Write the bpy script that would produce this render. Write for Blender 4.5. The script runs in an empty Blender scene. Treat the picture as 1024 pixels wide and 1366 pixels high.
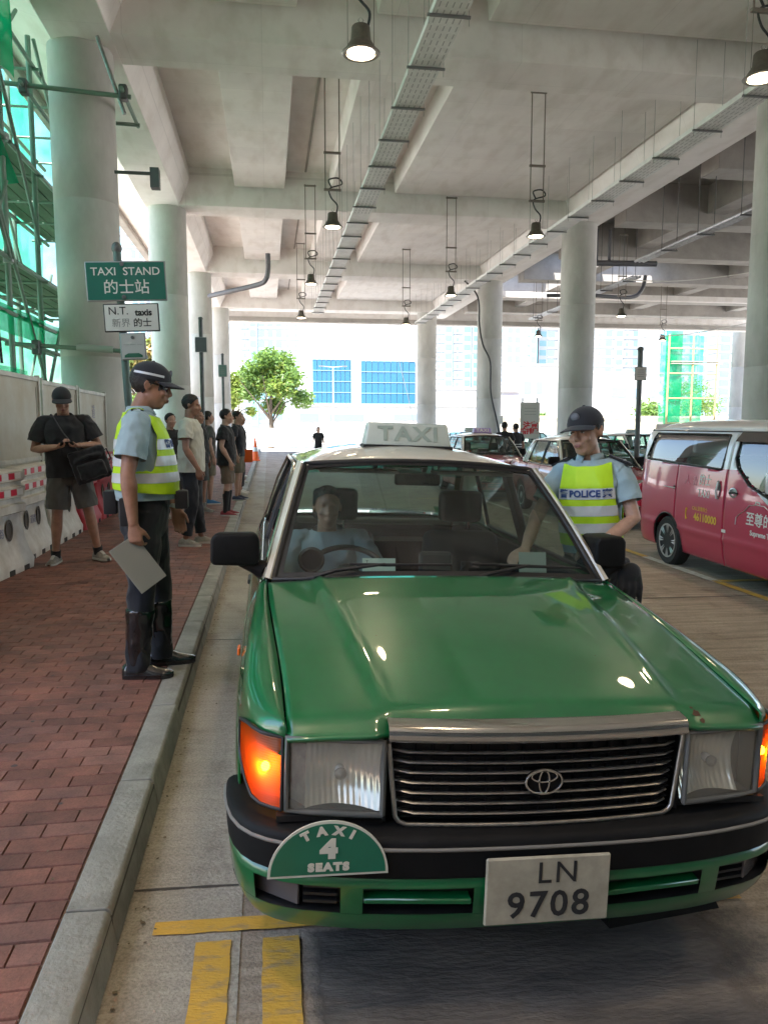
import bpy, bmesh, math, random
from math import sin, cos, pi, radians, atan, atan2, sqrt, tan
from mathutils import Vector as V, Matrix, noise
from mathutils.bvhtree import BVHTree
random.seed(7)
R = random.Random(11)
sc = bpy.context.scene
COL = sc.collection

# ------------------------------------------------------------------ camera, sky, sun, exposure
cam_d = bpy.data.cameras.new('camera'); cam = bpy.data.objects.new('camera', cam_d); COL.objects.link(cam)
cam.location = (0, 0, 1.65)
cam.rotation_euler = (radians(90 - 6.45), 0, radians(-8.5))
cam_d.sensor_fit = 'HORIZONTAL'; cam_d.sensor_width = 36; cam_d.lens = 36 * 1026 / 1024
cam_d.clip_start = .05; cam_d.clip_end = 3000
sc.camera = cam
world = bpy.data.worlds.new('World'); sc.world = world; world.use_nodes = True
SUN_EL, SUN_AZ = 66.0, 215.0          # degrees; azimuth clockwise from +Y (behind and left of the camera)
wn = world.node_tree; bgn = wn.nodes['Background']
sky = wn.nodes.new('ShaderNodeTexSky'); sky.sky_type = 'NISHITA'; sky.sun_disc = False
sky.sun_elevation = radians(SUN_EL); sky.sun_rotation = radians(SUN_AZ)
sky.air_density = 1.0; sky.dust_density = 1.5; sky.ozone_density = 1.0
wn.links.new(sky.outputs[0], bgn.inputs[0]); bgn.inputs[1].default_value = .15
sd = bpy.data.lights.new('sun', 'SUN'); sd.energy = 5.0; sd.angle = radians(.53); sd.color = (1, .96, .9)
sun = bpy.data.objects.new('sun', sd); COL.objects.link(sun)
_d = V((sin(radians(SUN_AZ)) * cos(radians(SUN_EL)), cos(radians(SUN_AZ)) * cos(radians(SUN_EL)), sin(radians(SUN_EL))))
sun.rotation_euler = (-_d).to_track_quat('-Z', 'Y').to_euler()
sun.location = (0, 0, 60)
vs = sc.view_settings
vs.view_transform = 'Standard'; vs.look = 'None'; vs.gamma = 1; vs.use_curve_mapping = False
vs.exposure = 2.38
sc.cycles.max_bounces = 10; sc.cycles.diffuse_bounces = 5; sc.cycles.glossy_bounces = 4
sc.cycles.transparent_max_bounces = 24; sc.cycles.transmission_bounces = 6
sc.cycles.use_denoising = True
sc.cycles.caustics_reflective = False; sc.cycles.caustics_refractive = False
sc.cycles.sample_clamp_indirect = 6

# ------------------------------------------------------------------ materials
MATS = {}
def mat(name, col, rough=.6, metal=0., var=0., vscale=4., bump=0., bscale=30., coat=0., var2=None, spec=.5, emit=None, estr=0, stretch=None, sheen=0, rvar=0):
    """Principled with noise-driven colour variation (var: 0..1 towards var2) and fine bump."""
    if name in MATS: return MATS[name]
    m = bpy.data.materials.new(name); m.use_nodes = True
    t = m.node_tree; N = t.nodes; L = t.links; b = N['Principled BSDF']
    b.inputs['Base Color'].default_value = (*col, 1); b.inputs['Roughness'].default_value = rough
    b.inputs['Metallic'].default_value = metal; b.inputs['Specular IOR Level'].default_value = spec
    if coat: b.inputs['Coat Weight'].default_value = coat; b.inputs['Coat Roughness'].default_value = .025
    if sheen: b.inputs['Sheen Weight'].default_value = sheen
    if emit: b.inputs['Emission Color'].default_value = (*emit, 1); b.inputs['Emission Strength'].default_value = estr
    if var or bump or rvar:
        tc = N.new('ShaderNodeTexCoord'); src = tc.outputs['Object']
        if stretch:
            mp = N.new('ShaderNodeMapping'); mp.inputs['Scale'].default_value = stretch; L.new(src, mp.inputs[0]); src = mp.outputs[0]
    if var:
        n = N.new('ShaderNodeTexNoise'); n.inputs['Scale'].default_value = vscale; n.inputs['Detail'].default_value = 8; n.inputs['Roughness'].default_value = .65
        L.new(src, n.inputs['Vector'])
        cr = N.new('ShaderNodeValToRGB'); cr.color_ramp.elements[0].position = .36; cr.color_ramp.elements[1].position = .66
        c2 = var2 or tuple(c * (1 - var) for c in col)
        cr.color_ramp.elements[0].color = (*c2, 1); cr.color_ramp.elements[1].color = (*col, 1)
        L.new(n.outputs[0], cr.inputs[0]); L.new(cr.outputs[0], b.inputs['Base Color'])
        if rvar:
            mr = N.new('ShaderNodeMapRange'); mr.inputs[3].default_value = rough + rvar; mr.inputs[4].default_value = rough
            L.new(n.outputs[0], mr.inputs[0]); L.new(mr.outputs[0], b.inputs['Roughness'])
    if bump:
        n2 = N.new('ShaderNodeTexNoise'); n2.inputs['Scale'].default_value = bscale; n2.inputs['Detail'].default_value = 6
        L.new(src, n2.inputs['Vector'])
        bp = N.new('ShaderNodeBump'); bp.inputs['Strength'].default_value = bump; bp.inputs['Distance'].default_value = .02
        L.new(n2.outputs[0], bp.inputs['Height']); L.new(bp.outputs[0], b.inputs['Normal'])
    MATS[name] = m; return m

def glassy(name, tint=(1, 1, 1), haze=0., hazecol=(.8, .8, .8), rough=.02, ior=1.5, spec=1.):
    """thin pane: tinted see-through with Fresnel reflection and an optional share of diffuse grime."""
    if name in MATS: return MATS[name]
    m = bpy.data.materials.new(name); m.use_nodes = True
    t = m.node_tree; N = t.nodes; L = t.links; N.remove(N['Principled BSDF']); out = N['Material Output']
    tr = N.new('ShaderNodeBsdfTransparent'); tr.inputs[0].default_value = (*tint, 1)
    gl = N.new('ShaderNodeBsdfGlossy'); gl.inputs['Roughness'].default_value = rough
    lw = N.new('ShaderNodeLayerWeight'); lw.inputs[0].default_value = .5        # Schlick, the same from both sides of a thin pane
    pw = N.new('ShaderNodeMath'); pw.operation = 'POWER'; pw.inputs[1].default_value = 5; L.new(lw.outputs['Facing'], pw.inputs[0])
    f0 = ((ior - 1) / (ior + 1))**2 * 1.8
    fr = N.new('ShaderNodeMath'); fr.operation = 'MULTIPLY_ADD'; fr.inputs[1].default_value = 1 - f0; fr.inputs[2].default_value = f0; L.new(pw.outputs[0], fr.inputs[0])
    base = tr.outputs[0]
    if haze:
        df = N.new('ShaderNodeBsdfDiffuse'); df.inputs[0].default_value = (*hazecol, 1)
        mx = N.new('ShaderNodeMixShader'); mx.inputs[0].default_value = haze
        L.new(tr.outputs[0], mx.inputs[1]); L.new(df.outputs[0], mx.inputs[2]); base = mx.outputs[0]
    ml = N.new('ShaderNodeMath'); ml.operation = 'MULTIPLY'; ml.inputs[1].default_value = spec; ml.use_clamp = True; L.new(fr.outputs[0], ml.inputs[0])
    m2 = N.new('ShaderNodeMixShader'); L.new(ml.outputs[0], m2.inputs[0]); L.new(base, m2.inputs[1]); L.new(gl.outputs[0], m2.inputs[2])
    L.new(m2.outputs[0], out.inputs[0]); MATS[name] = m; return m

def lamp_mat(name, col, strength):
    if name in MATS: return MATS[name]
    m = bpy.data.materials.new(name); m.use_nodes = True
    t = m.node_tree; t.nodes.remove(t.nodes['Principled BSDF'])
    e = t.nodes.new('ShaderNodeEmission'); e.inputs[0].default_value = (*col, 1); e.inputs[1].default_value = strength
    t.links.new(e.outputs[0], t.nodes['Material Output'].inputs[0]); MATS[name] = m; return m

def net_mat(name, col, alpha=.55, transl=.5):
    if name in MATS: return MATS[name]
    m = bpy.data.materials.new(name); m.use_nodes = True
    t = m.node_tree; N = t.nodes; L = t.links; N.remove(N['Principled BSDF'])
    d = N.new('ShaderNodeBsdfDiffuse'); d.inputs[0].default_value = (*col, 1)
    tl = N.new('ShaderNodeBsdfTranslucent'); tl.inputs[0].default_value = (*col, 1)
    mx = N.new('ShaderNodeMixShader'); mx.inputs[0].default_value = transl; L.new(d.outputs[0], mx.inputs[1]); L.new(tl.outputs[0], mx.inputs[2])
    tr = N.new('ShaderNodeBsdfTransparent'); m2 = N.new('ShaderNodeMixShader')
    tc = N.new('ShaderNodeTexCoord'); n = N.new('ShaderNodeTexNoise'); n.inputs['Scale'].default_value = 1.3; n.inputs['Detail'].default_value = 6
    L.new(tc.outputs['Object'], n.inputs['Vector'])
    mr = N.new('ShaderNodeMapRange'); mr.inputs[1].default_value = .3; mr.inputs[2].default_value = .7
    mr.inputs[3].default_value = max(0, alpha - .22); mr.inputs[4].default_value = min(1, alpha + .22)
    L.new(n.outputs[0], mr.inputs[0]); L.new(mr.outputs[0], m2.inputs[0])
    L.new(tr.outputs[0], m2.inputs[1]); L.new(mx.outputs[0], m2.inputs[2]); L.new(m2.outputs[0], N['Material Output'].inputs[0])
    MATS[name] = m; return m

# ------------------------------------------------------------------ mesh builder
class MB:
    def __init__(s): s.v = []; s.f = []; s.m = []
    def add(s, vs, fs, mi=0):
        o = len(s.v); s.v += [tuple(p) for p in vs]
        for f in fs: s.f.append(tuple(i + o for i in f)); s.m.append(mi)
        return s
    def box(s, x0, x1, y0, y1, z0, z1, mi=0, M=None):
        vs = [V((x, y, z)) for z in (z0, z1) for y in (y0, y1) for x in (x0, x1)]
        if M: vs = [M @ p for p in vs]
        return s.add(vs, [(0, 2, 3, 1), (4, 5, 7, 6), (0, 1, 5, 4), (2, 6, 7, 3), (0, 4, 6, 2), (1, 3, 7, 5)], mi)
    def tube(s, pts, r, n=8, mi=0, caps=True, up=None):
        """swept tube; r: number, list of numbers or list of (rx, ry); a tapered limb, a cable, a rod."""
        pts = [V(p) for p in pts]; k = len(pts)
        rs = r if isinstance(r, (list, tuple)) else [r] * k
        ref = V(up) if up else None; vs = []
        for i, p in enumerate(pts):
            t = (pts[min(i + 1, k - 1)] - pts[max(i - 1, 0)]).normalized()
            if ref is None: ref = V((0, 0, 1)) if abs(t.z) < .9 else V((0, 1, 0))
            a = t.cross(ref)
            if a.length < 1e-5: a = t.cross(V((1, 0, 0)))
            a.normalize(); b = a.cross(t).normalized(); ref = b
            rr = rs[i]; rx, ry = rr if isinstance(rr, (list, tuple)) else (rr, rr)
            for j in range(n):
                an = 2 * pi * j / n; vs.append(p + a * (rx * cos(an)) + b * (ry * sin(an)))
        fs = [(i * n + j, i * n + (j + 1) % n, (i + 1) * n + (j + 1) % n, (i + 1) * n + j) for i in range(k - 1) for j in range(n)]
        if caps: fs += [tuple(range(n))[::-1], tuple((k - 1) * n + j for j in range(n))]
        return s.add(vs, fs, mi)
    def cyl(s, p0, p1, r0, r1=None, n=12, mi=0, caps=True): return s.tube([p0, p1], [r0, r0 if r1 is None else r1], n, mi, caps)
    def lathe(s, prof, n=16, M=None, mi=0):
        vs = [V((r * cos(2 * pi * j / n), r * sin(2 * pi * j / n), z)) for r, z in prof for j in range(n)]
        if M: vs = [M @ p for p in vs]
        k = len(prof)
        fs = [(i * n + j, i * n + (j + 1) % n, (i + 1) * n + (j + 1) % n, (i + 1) * n + j) for i in range(k - 1) for j in range(n)]
        fs += [tuple(range(n))[::-1], tuple((k - 1) * n + j for j in range(n))]
        return s.add(vs, fs, mi)
    def ell(s, c, r, n=14, m=9, M=None, mi=0):
        vs = [V((0, 0, -1))]
        for i in range(1, m):
            a = -pi / 2 + pi * i / m
            vs += [V((cos(a) * cos(2 * pi * j / n), cos(a) * sin(2 * pi * j / n), sin(a))) for j in range(n)]
        vs.append(V((0, 0, 1)))
        vs = [V((p.x * r[0] + c[0], p.y * r[1] + c[1], p.z * r[2] + c[2])) for p in vs]
        if M: vs = [M @ p for p in vs]
        fs = [(0, 1 + (j + 1) % n, 1 + j) for j in range(n)]
        for i in range(m - 2):
            fs += [(1 + i * n + j, 1 + i * n + (j + 1) % n, 1 + (i + 1) * n + (j + 1) % n, 1 + (i + 1) * n + j) for j in range(n)]
        o = 1 + (m - 2) * n; fs += [(o + j, o + (j + 1) % n, len(vs) - 1) for j in range(n)]
        return s.add(vs, fs, mi)
    def grid(s, rows, mi=0, wrap=False, flip=False):
        n = len(rows[0]); vs = [p for r in rows for p in r]; fs = []
        for i in range(len(rows) - 1):
            for j in range(n if wrap else n - 1):
                q = (i * n + j, i * n + (j + 1) % n, (i + 1) * n + (j + 1) % n, (i + 1) * n + j)
                fs.append(q[::-1] if flip else q)
        return s.add(vs, fs, mi)
    def prism(s, a, b, mi=0):
        """closed solid between two equal polygons a and b."""
        n = len(a); return s.add(list(a) + list(b), [tuple(range(n))[::-1], tuple(range(n, 2 * n))] + [(i, (i + 1) % n, n + (i + 1) % n, n + i) for i in range(n)], mi)
    def rings(s, rings, n=20, mi=0):
        """closed loft of horizontal superellipse rings (cx, cy, z, rx, ry)."""
        rows = []
        for cx, cy, z, rx, ry in rings:
            row = []
            for j in range(n):
                a = 2 * pi * j / n; ca, sa = cos(a), sin(a)
                e = .82; row.append((cx + rx * math.copysign(abs(ca) ** e, ca), cy + ry * math.copysign(abs(sa) ** e, sa), z))
            rows.append(row)
        k = len(rows); o = len(s.v)
        s.grid(rows, mi, wrap=True)
        s.f += [tuple(o + j for j in range(n))[::-1], tuple(o + (k - 1) * n + j for j in range(n))]; s.m += [mi, mi]
        return s

def fin(me, mats, smooth=None, bevel=0, segs=2):
    if bevel:
        bm = bmesh.new(); bm.from_mesh(me)
        es = [e for e in bm.edges if len(e.link_faces) == 2 and e.calc_face_angle(0) > .5]
        bmesh.ops.bevel(bm, geom=es, offset=bevel, segments=segs, affect='EDGES', profile=.5, clamp_overlap=True)
        bm.to_mesh(me); bm.free()
    for m in (mats if isinstance(mats, (list, tuple)) else [mats]): me.materials.append(m)
    if smooth is not None:
        me.shade_smooth()
        if smooth < 179: me.set_sharp_from_angle(angle=radians(smooth))
    return me
def mesh_of(mb, name='mesh', fixn=False):
    me = bpy.data.meshes.new(name); me.from_pydata(mb.v, [], mb.f)
    if any(mb.m): me.polygons.foreach_set('material_index', mb.m)
    if fixn:
        bm = bmesh.new(); bm.from_mesh(me); bmesh.ops.remove_doubles(bm, verts=bm.verts, dist=1e-5)
        bmesh.ops.recalc_face_normals(bm, faces=bm.faces); bm.to_mesh(me); bm.free()
    me.update(); return me
def link(name, me, parent=None, loc=None, rot=None):
    o = bpy.data.objects.new(name, me); COL.objects.link(o)
    if parent is not None: o.parent = parent
    if loc is not None: o.location = loc
    if rot is not None: o.rotation_euler = rot
    return o
def tag(o, label=None, cat=None, group=None, kind=None):
    for k, v in (('label', label), ('category', cat), ('group', group), ('kind', kind)):
        if v: o[k] = v
    return o
def part(name, mb, mats, parent=None, smooth=35, bevel=0, segs=2, fixn=False):
    return link(name, fin(mesh_of(mb, name, fixn), mats, smooth, bevel, segs), parent)
def thing(name, label, cat, loc=(0, 0, 0), rz=0, group=None):
    return tag(link(name, None, None, loc, (0, 0, rz)), label, cat, group)
def dup(root, loc=None, rz=None, label=None):
    """copy of a thing with copies of its parts and sub-parts (mesh data shared)."""
    def cp(o, par):
        c = o.copy(); COL.objects.link(c)
        if par is not None: c.parent = par
        for ch in kids.get(o.name, []): cp(ch, c)
        return c
    kids = {}
    for o in list(COL.objects):
        if o.parent is not None: kids.setdefault(o.parent.name, []).append(o)
    c = cp(root, None)
    if loc is not None: c.location = loc
    if rz is not None: c.rotation_euler = (c.rotation_euler[0], c.rotation_euler[1], rz)
    if label: c['label'] = label
    return c
def remesh(mb, vox, it=4, wr=0, wf=14, seed=0, dirs=(1, 1, 1)):
    """one continuous skin over overlapping closed volumes."""
    me = mesh_of(mb); o = bpy.data.objects.new('tmp', me); COL.objects.link(o)
    m = o.modifiers.new('r', 'REMESH'); m.mode = 'VOXEL'; m.voxel_size = vox
    if it: s = o.modifiers.new('s', 'SMOOTH'); s.iterations = it; s.factor = .5
    dg = bpy.context.evaluated_depsgraph_get()
    r = bpy.data.meshes.new_from_object(o.evaluated_get(dg))
    bpy.data.objects.remove(o); bpy.data.meshes.remove(me)
    if wr:
        off = V((seed * 3.1, seed * 1.7, seed)); ns = [v.normal.copy() for v in r.vertices]
        for v, n in zip(r.vertices, ns):
            p = V((v.co.x * dirs[0], v.co.y * dirs[1], v.co.z * dirs[2])) * wf + off
            a = noise.noise(p); b = noise.noise(p * 2.3)
            v.co += n * wr * ((1 - abs(a) * 2.2) * .7 + b * .4)
        r.update()
    return r
def cut(me, co, no, rad=None, outer=True):
    """trim the half of the mesh beyond a plane (only near co when rad is given): clean hems and cuffs."""
    bm = bmesh.new(); bm.from_mesh(me); co = V(co); no = V(no)
    fs = [f for f in bm.faces if rad is None or (f.calc_center_median() - co).length < rad]
    g = list({v for f in fs for v in f.verts}) + list({e for f in fs for e in f.edges}) + fs
    bmesh.ops.bisect_plane(bm, geom=g, plane_co=co, plane_no=no, clear_outer=outer, clear_inner=not outer)
    bm.to_mesh(me); bm.free(); return me
_TX = {}
def text_mesh(s, size=1., ext=.0, bold=0., spacing=1.):
    k = (s, size, ext, bold, spacing)
    if k not in _TX:
        c = bpy.data.curves.new('t', 'FONT'); c.body = s; c.size = size; c.extrude = ext; c.offset = bold
        c.align_x = 'CENTER'; c.align_y = 'CENTER'; c.space_character = spacing; c.resolution_u = 3
        o = bpy.data.objects.new('t', c); COL.objects.link(o)
        dg = bpy.context.evaluated_depsgraph_get(); me = bpy.data.meshes.new_from_object(o.evaluated_get(dg))
        _TX[k] = ([v.co.copy() for v in me.vertices], [tuple(p.vertices) for p in me.polygons])
        bpy.data.objects.remove(o); bpy.data.curves.remove(c); bpy.data.meshes.remove(me)
    return _TX[k]
def frame(o, xa, ya):
    """matrix with origin o, local x along xa, local y along ya."""
    xa = V(xa).normalized(); ya = V(ya).normalized(); za = xa.cross(ya).normalized(); ya = za.cross(xa)
    return Matrix(((xa.x, ya.x, za.x, o[0]), (xa.y, ya.y, za.y, o[1]), (xa.z, ya.z, za.z, o[2]), (0, 0, 0, 1)))
def text(s, M, size, m, parent, ext=.0008, bold=0., spacing=1., name='lettering', sx=1., bvh=None, off=.002):
    vs, fs = text_mesh(s, size, ext, bold, spacing); mb = MB()
    if bvh:
        za = M.to_3x3() @ V((0, 0, 1)); out = []
        for p in vs:
            q = M @ V((p.x * sx, p.y, 0)); h = bvh.ray_cast(q + za * .25, -za)
            out.append((h[0] + za * (off + p.z)) if h[0] is not None else q)
        mb.add(out, fs)
    else: mb.add([M @ V((p.x * sx, p.y, p.z)) for p in vs], fs)
    return part(name, mb, m, parent, None)
def arc(cx, cy, r, a0, a1, n): return [(cx + r * cos(a0 + (a1 - a0) * i / n), cy + r * sin(a0 + (a1 - a0) * i / n)) for i in range(n + 1)]
def lerp(a, b, t): return a + (b - a) * t
def ss(a, b, x): t = max(0, min(1, (x - a) / (b - a))); return t * t * (3 - 2 * t)
def interp(x, tab):
    if x <= tab[0][0]: return tab[0][1]
    for (a, p), (b, q) in zip(tab, tab[1:]):
        if x <= b: return p + (q - p) * (x - a) / (b - a)
    return tab[-1][1]
def sinterp(x, tab):
    """smooth (monotone-ish Catmull-Rom) interpolation through a table."""
    if x <= tab[0][0]: return tab[0][1]
    if x >= tab[-1][0]: return tab[-1][1]
    for i in range(len(tab) - 1):
        if x <= tab[i + 1][0]:
            p0 = tab[max(i - 1, 0)]; p1 = tab[i]; p2 = tab[i + 1]; p3 = tab[min(i + 2, len(tab) - 1)]
            h = p2[0] - p1[0]; t = (x - p1[0]) / h
            m1 = (p2[1] - p0[1]) / (p2[0] - p0[0]) * h; m2 = (p3[1] - p1[1]) / (p3[0] - p1[0]) * h
            return (2 * t**3 - 3 * t**2 + 1) * p1[1] + (t**3 - 2 * t**2 + t) * m1 + (-2 * t**3 + 3 * t**2) * p2[1] + (t**3 - t**2) * m2
def road_z(x):
    if x < -.47: return 0.
    if x < 2.2: return -.034 * (x + .47)
    return -.0908 - .01 * (min(x, 30) - 2.2)
PAVE = .13

# ------------------------------------------------------------------ ground, road, pavement
def road_mat(name, light, dark, stains=True, groove=1.):
    m = bpy.data.materials.new(name); m.use_nodes = True
    t = m.node_tree; N = t.nodes; L = t.links; b = N['Principled BSDF']
    tc = N.new('ShaderNodeTexCoord')
    def nz(scale, vec, det=8):
        n = N.new('ShaderNodeTexNoise'); n.inputs['Scale'].default_value = scale; n.inputs['Detail'].default_value = det; n.inputs['Roughness'].default_value = .65
        L.new(vec, n.inputs['Vector']); return n.outputs[0]
    def mp(sc_):
        q = N.new('ShaderNodeMapping'); q.inputs['Scale'].default_value = sc_; L.new(tc.outputs['Object'], q.inputs[0]); return q.outputs[0]
    big = nz(.9, mp((1, .7, 1))); streak = nz(14, mp((.12, 1.6, 1))); fine = nz(90, mp((1, 1, 1)), 4)
    def ramp(f, a, b_, c0, c1):
        r = N.new('ShaderNodeValToRGB'); r.color_ramp.elements[0].position = a; r.color_ramp.elements[1].position = b_
        r.color_ramp.elements[0].color = (*c0, 1); r.color_ramp.elements[1].color = (*c1, 1); L.new(f, r.inputs[0]); return r.outputs[0]
    def mul(a, c, fac=1):
        x = N.new('ShaderNodeMix'); x.data_type = 'RGBA'; x.blend_type = 'MULTIPLY'; x.inputs[0].default_value = fac
        L.new(a, x.inputs[6]); L.new(c, x.inputs[7]); return x.outputs[2]
    c = ramp(big, .3, .7, dark, light)
    c = mul(c, ramp(streak, .3, .62, (.55, .52, .5), (1.1, 1.1, 1.1)), .9 * groove)
    c = mul(c, ramp(fine, .35, .6, (.6, .6, .6), (1.1, 1.1, 1.1)), .7)
    if stains:
        st = nz(2.3, mp((1.3, .6, 1))); c = mul(c, ramp(st, .52, .72, (1, 1, 1), (.45, .42, .4)), .75)
    L.new(c, b.inputs['Base Color']); b.inputs['Roughness'].default_value = .72; b.inputs['Specular IOR Level'].default_value = .35
    ad = N.new('ShaderNodeMath'); ad.operation = 'ADD'; L.new(streak, ad.inputs[0]); L.new(fine, ad.inputs[1])
    bp = N.new('ShaderNodeBump'); bp.inputs['Strength'].default_value = .55; bp.inputs['Distance'].default_value = .012
    L.new(ad.outputs[0], bp.inputs['Height']); L.new(bp.outputs[0], b.inputs['Normal'])
    return m
M_road = road_mat('road_concrete', (.43, .365, .29), (.29, .24, .185))
M_gut = road_mat('gutter_concrete', (.47, .43, .36), (.32, .285, .23), True, .35)
M_plaza = mat('outdoor_ground', (.56, .53, .49), .8, var=.2, vscale=.3)
xs = [-.66, -.3, .5, 1.3, 2.2, 4, 7, 12, 30]
mb = MB(); mb.grid([[(x, y, road_z(x)) for x in xs] for y in (-32, -8, 0, 6, 12, 20, 30, 40, 50)], flip=True)
tag(part('road', mb, M_road, None, 60), kind='structure')
mb = MB()
mb.grid([[(x, y, -.45 + (.0 if True else 0)) for x in (-900, 0, 900)] for y in (-700, 0, 48, 400, 1500)], flip=True)
tag(part('ground', mb, M_plaza), kind='structure')
mb = MB(); mb.grid([[(-70, y, -.02), (-.7, y, -.02)] for y in (-32, 50)], flip=True)
mb.grid([[(x, y, z) for x in (-70, -.66, 30)] for y, z in ((50, -.02), (54, -.44))], flip=True)
tag(part('side_ground', mb, M_plaza), kind='structure')
# worn gutter strip, joint lines and painted markings
def sheet(name, poly, dz, m, parent=None):
    b = MB(); n = max(1, 1)
    b.add([(x, y, road_z(x) + dz) for x, y in poly], [tuple(range(len(poly)))]); return b
def flat(name, polys, m, dz=.004, step=.25):
    """ragged-edged painted strip lying on the cambered road."""
    b = MB()
    for x0, x1, y0, y1 in polys:
        nx = max(1, int((x1 - x0) / step)); ny = max(1, int((y1 - y0) / .06)) if y1 - y0 < 3 else int((y1 - y0) / .5)
        nx = max(nx, int((x1 - x0) / .06) if x1 - x0 < 2.5 else nx)
        jit = lambda: R.uniform(-.0028, .0028)
        rows = []
        for j in range(ny + 1):
            row = []
            for i in range(nx + 1):
                x = lerp(x0, x1, i / nx); y = lerp(y0, y1, j / ny)
                if i in (0, nx): x += jit()
                if j in (0, ny): y += jit()
                row.append((x, y, road_z(x) + dz))
            rows.append(row)
        b.grid(rows, flip=True)
    return tag(part(name, b, m, None, None), kind='structure')
def worn(name, col, under, amt=.5):
    m = mat(name, col, .65, var=1, vscale=22, var2=under, bump=.3, bscale=90, stretch=(.5, 1.4, 1))
    for n in m.node_tree.nodes:
        if n.type == 'VALTORGB': n.color_ramp.elements[0].position = .30; n.color_ramp.elements[1].position = .30 + .25 * amt
    return m
M_yel = worn('yellow_road_paint', (.60, .345, .05), (.33, .24, .13), .8); M_whl = worn('white_road_paint', (.6, .58, .52), (.32, .29, .24), .9)
flat('gutter', [(-.51, -.115, -6, 50)], M_gut)
flat('gutter_joint', [(-.50, -.115, 2.66, 2.672), (-.50, -.115, 5.9, 5.915), (-.50, -.115, 9.2, 9.22), (-.5, -.115, 13, 13.03)], mat('joint_dirt', (.07, .06, .05), .9), .007)
flat('road_marking', [(-.40, .55, 2.405, 2.475), (.95, 1.68, 2.405, 2.485), (-.255, -.145, .6, 2.36), (-.045, .07, .6, 2.36)], M_yel, .009)
flat('road_marking', [(4.95, 5.05, 5.5, 7.9), (4.95, 8.2, 7.9, 8.0), (4.95, 5.05, 9.6, 12.6), (3.5, 9, 18, 18.1)], M_yel, .008)
flat('road_marking', [(4.94, 5.06, 7.9, 9.6), (4.94, 5.06, 13.2, 18)], M_whl, .008)
# dark oil- and rubber-stained slab in front of the stopping line: it thins out in blotches towards its rim
m = mat('stained_slab', (.165, .14, .115), .75, var=1, vscale=3.2, var2=(.05, .045, .04), bump=.6, bscale=40, stretch=(.55, 1.6, 1))
nt = m.node_tree; N = nt.nodes; at_ = N.new('ShaderNodeAttribute'); at_.attribute_name = 'fade'
nz_ = N.new('ShaderNodeTexNoise'); nz_.inputs['Scale'].default_value = 9; nz_.inputs['Detail'].default_value = 9; nz_.inputs['Roughness'].default_value = .7
tc_ = N.new('ShaderNodeTexCoord'); nt.links.new(tc_.outputs['Object'], nz_.inputs['Vector'])
ad_ = N.new('ShaderNodeMath'); ad_.operation = 'ADD'; nt.links.new(at_.outputs['Fac'], ad_.inputs[0]); nt.links.new(nz_.outputs[0], ad_.inputs[1])
mr_ = N.new('ShaderNodeMapRange'); mr_.inputs[1].default_value = .58; mr_.inputs[2].default_value = 1.05; nt.links.new(ad_.outputs[0], mr_.inputs[0])
nt.links.new(mr_.outputs[0], N['Principled BSDF'].inputs['Alpha'])
b = MB(); rows = []; fade = []
for j in range(41):
    y = lerp(1.2, 2.40, j / 40); row = []
    for i in range(41):
        x = lerp(.07, 1.75, i / 40); row.append((x, y, road_z(x) + .006))
        fade.append(min(ss(.07, .20, x), ss(1.75, 1.0, x) if 0 else 1 - ss(1.05, 1.72, x), 1 - ss(2.34, 2.40, y), ss(1.2, 1.9, y) * .6 + .4) * 1.0)
    rows.append(row)
b.grid(rows, flip=True); o = tag(part('oil_stain', b, m, None, None), kind='structure')
fa = o.data.attributes.new('fade', 'FLOAT', 'POINT'); fa.data.foreach_set('value', fade)
flat('slab_joint', [(1.6, 14, 3.9, 3.92), (1.6, 14, 7.2, 7.22), (-.1, 14, 10.6, 10.63)], MATS['joint_dirt'], .004)

# kerb: a row of dressed stones
M_kerb = mat('kerb_stone', (.34, .335, .295), .78, var=1, vscale=5, var2=(.20, .20, .175), bump=.35, bscale=60)
M_kerb2 = mat('kerb_bed', (.08, .075, .065), .9)
kr = MB(); kr.box(-.655, -.515, -6, 50, -.05, PAVE - .03); kerb = tag(part('kerb', kr, M_kerb2), kind='structure')
y = -.35; stones = []
while y < 50:
    L_ = .91 + R.uniform(-.01, .01); w = R.uniform(-.004, .004)
    b = MB(); e = R.uniform(.006, .010)
    prof = [(-.655, PAVE + R.uniform(-.002, .003)), (-.532 + w, PAVE + R.uniform(-.003, .002)), (-.520 + w, PAVE - .014), (-.500 + w, .002), (-.655, .002)]
    b.prism([(px, y + e, pz) for px, pz in prof], [(px, y + L_ - e, pz) for px, pz in prof])
    o = part('kerb_stone', b, M_kerb, kerb, 30, .004, 1); y += L_

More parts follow.
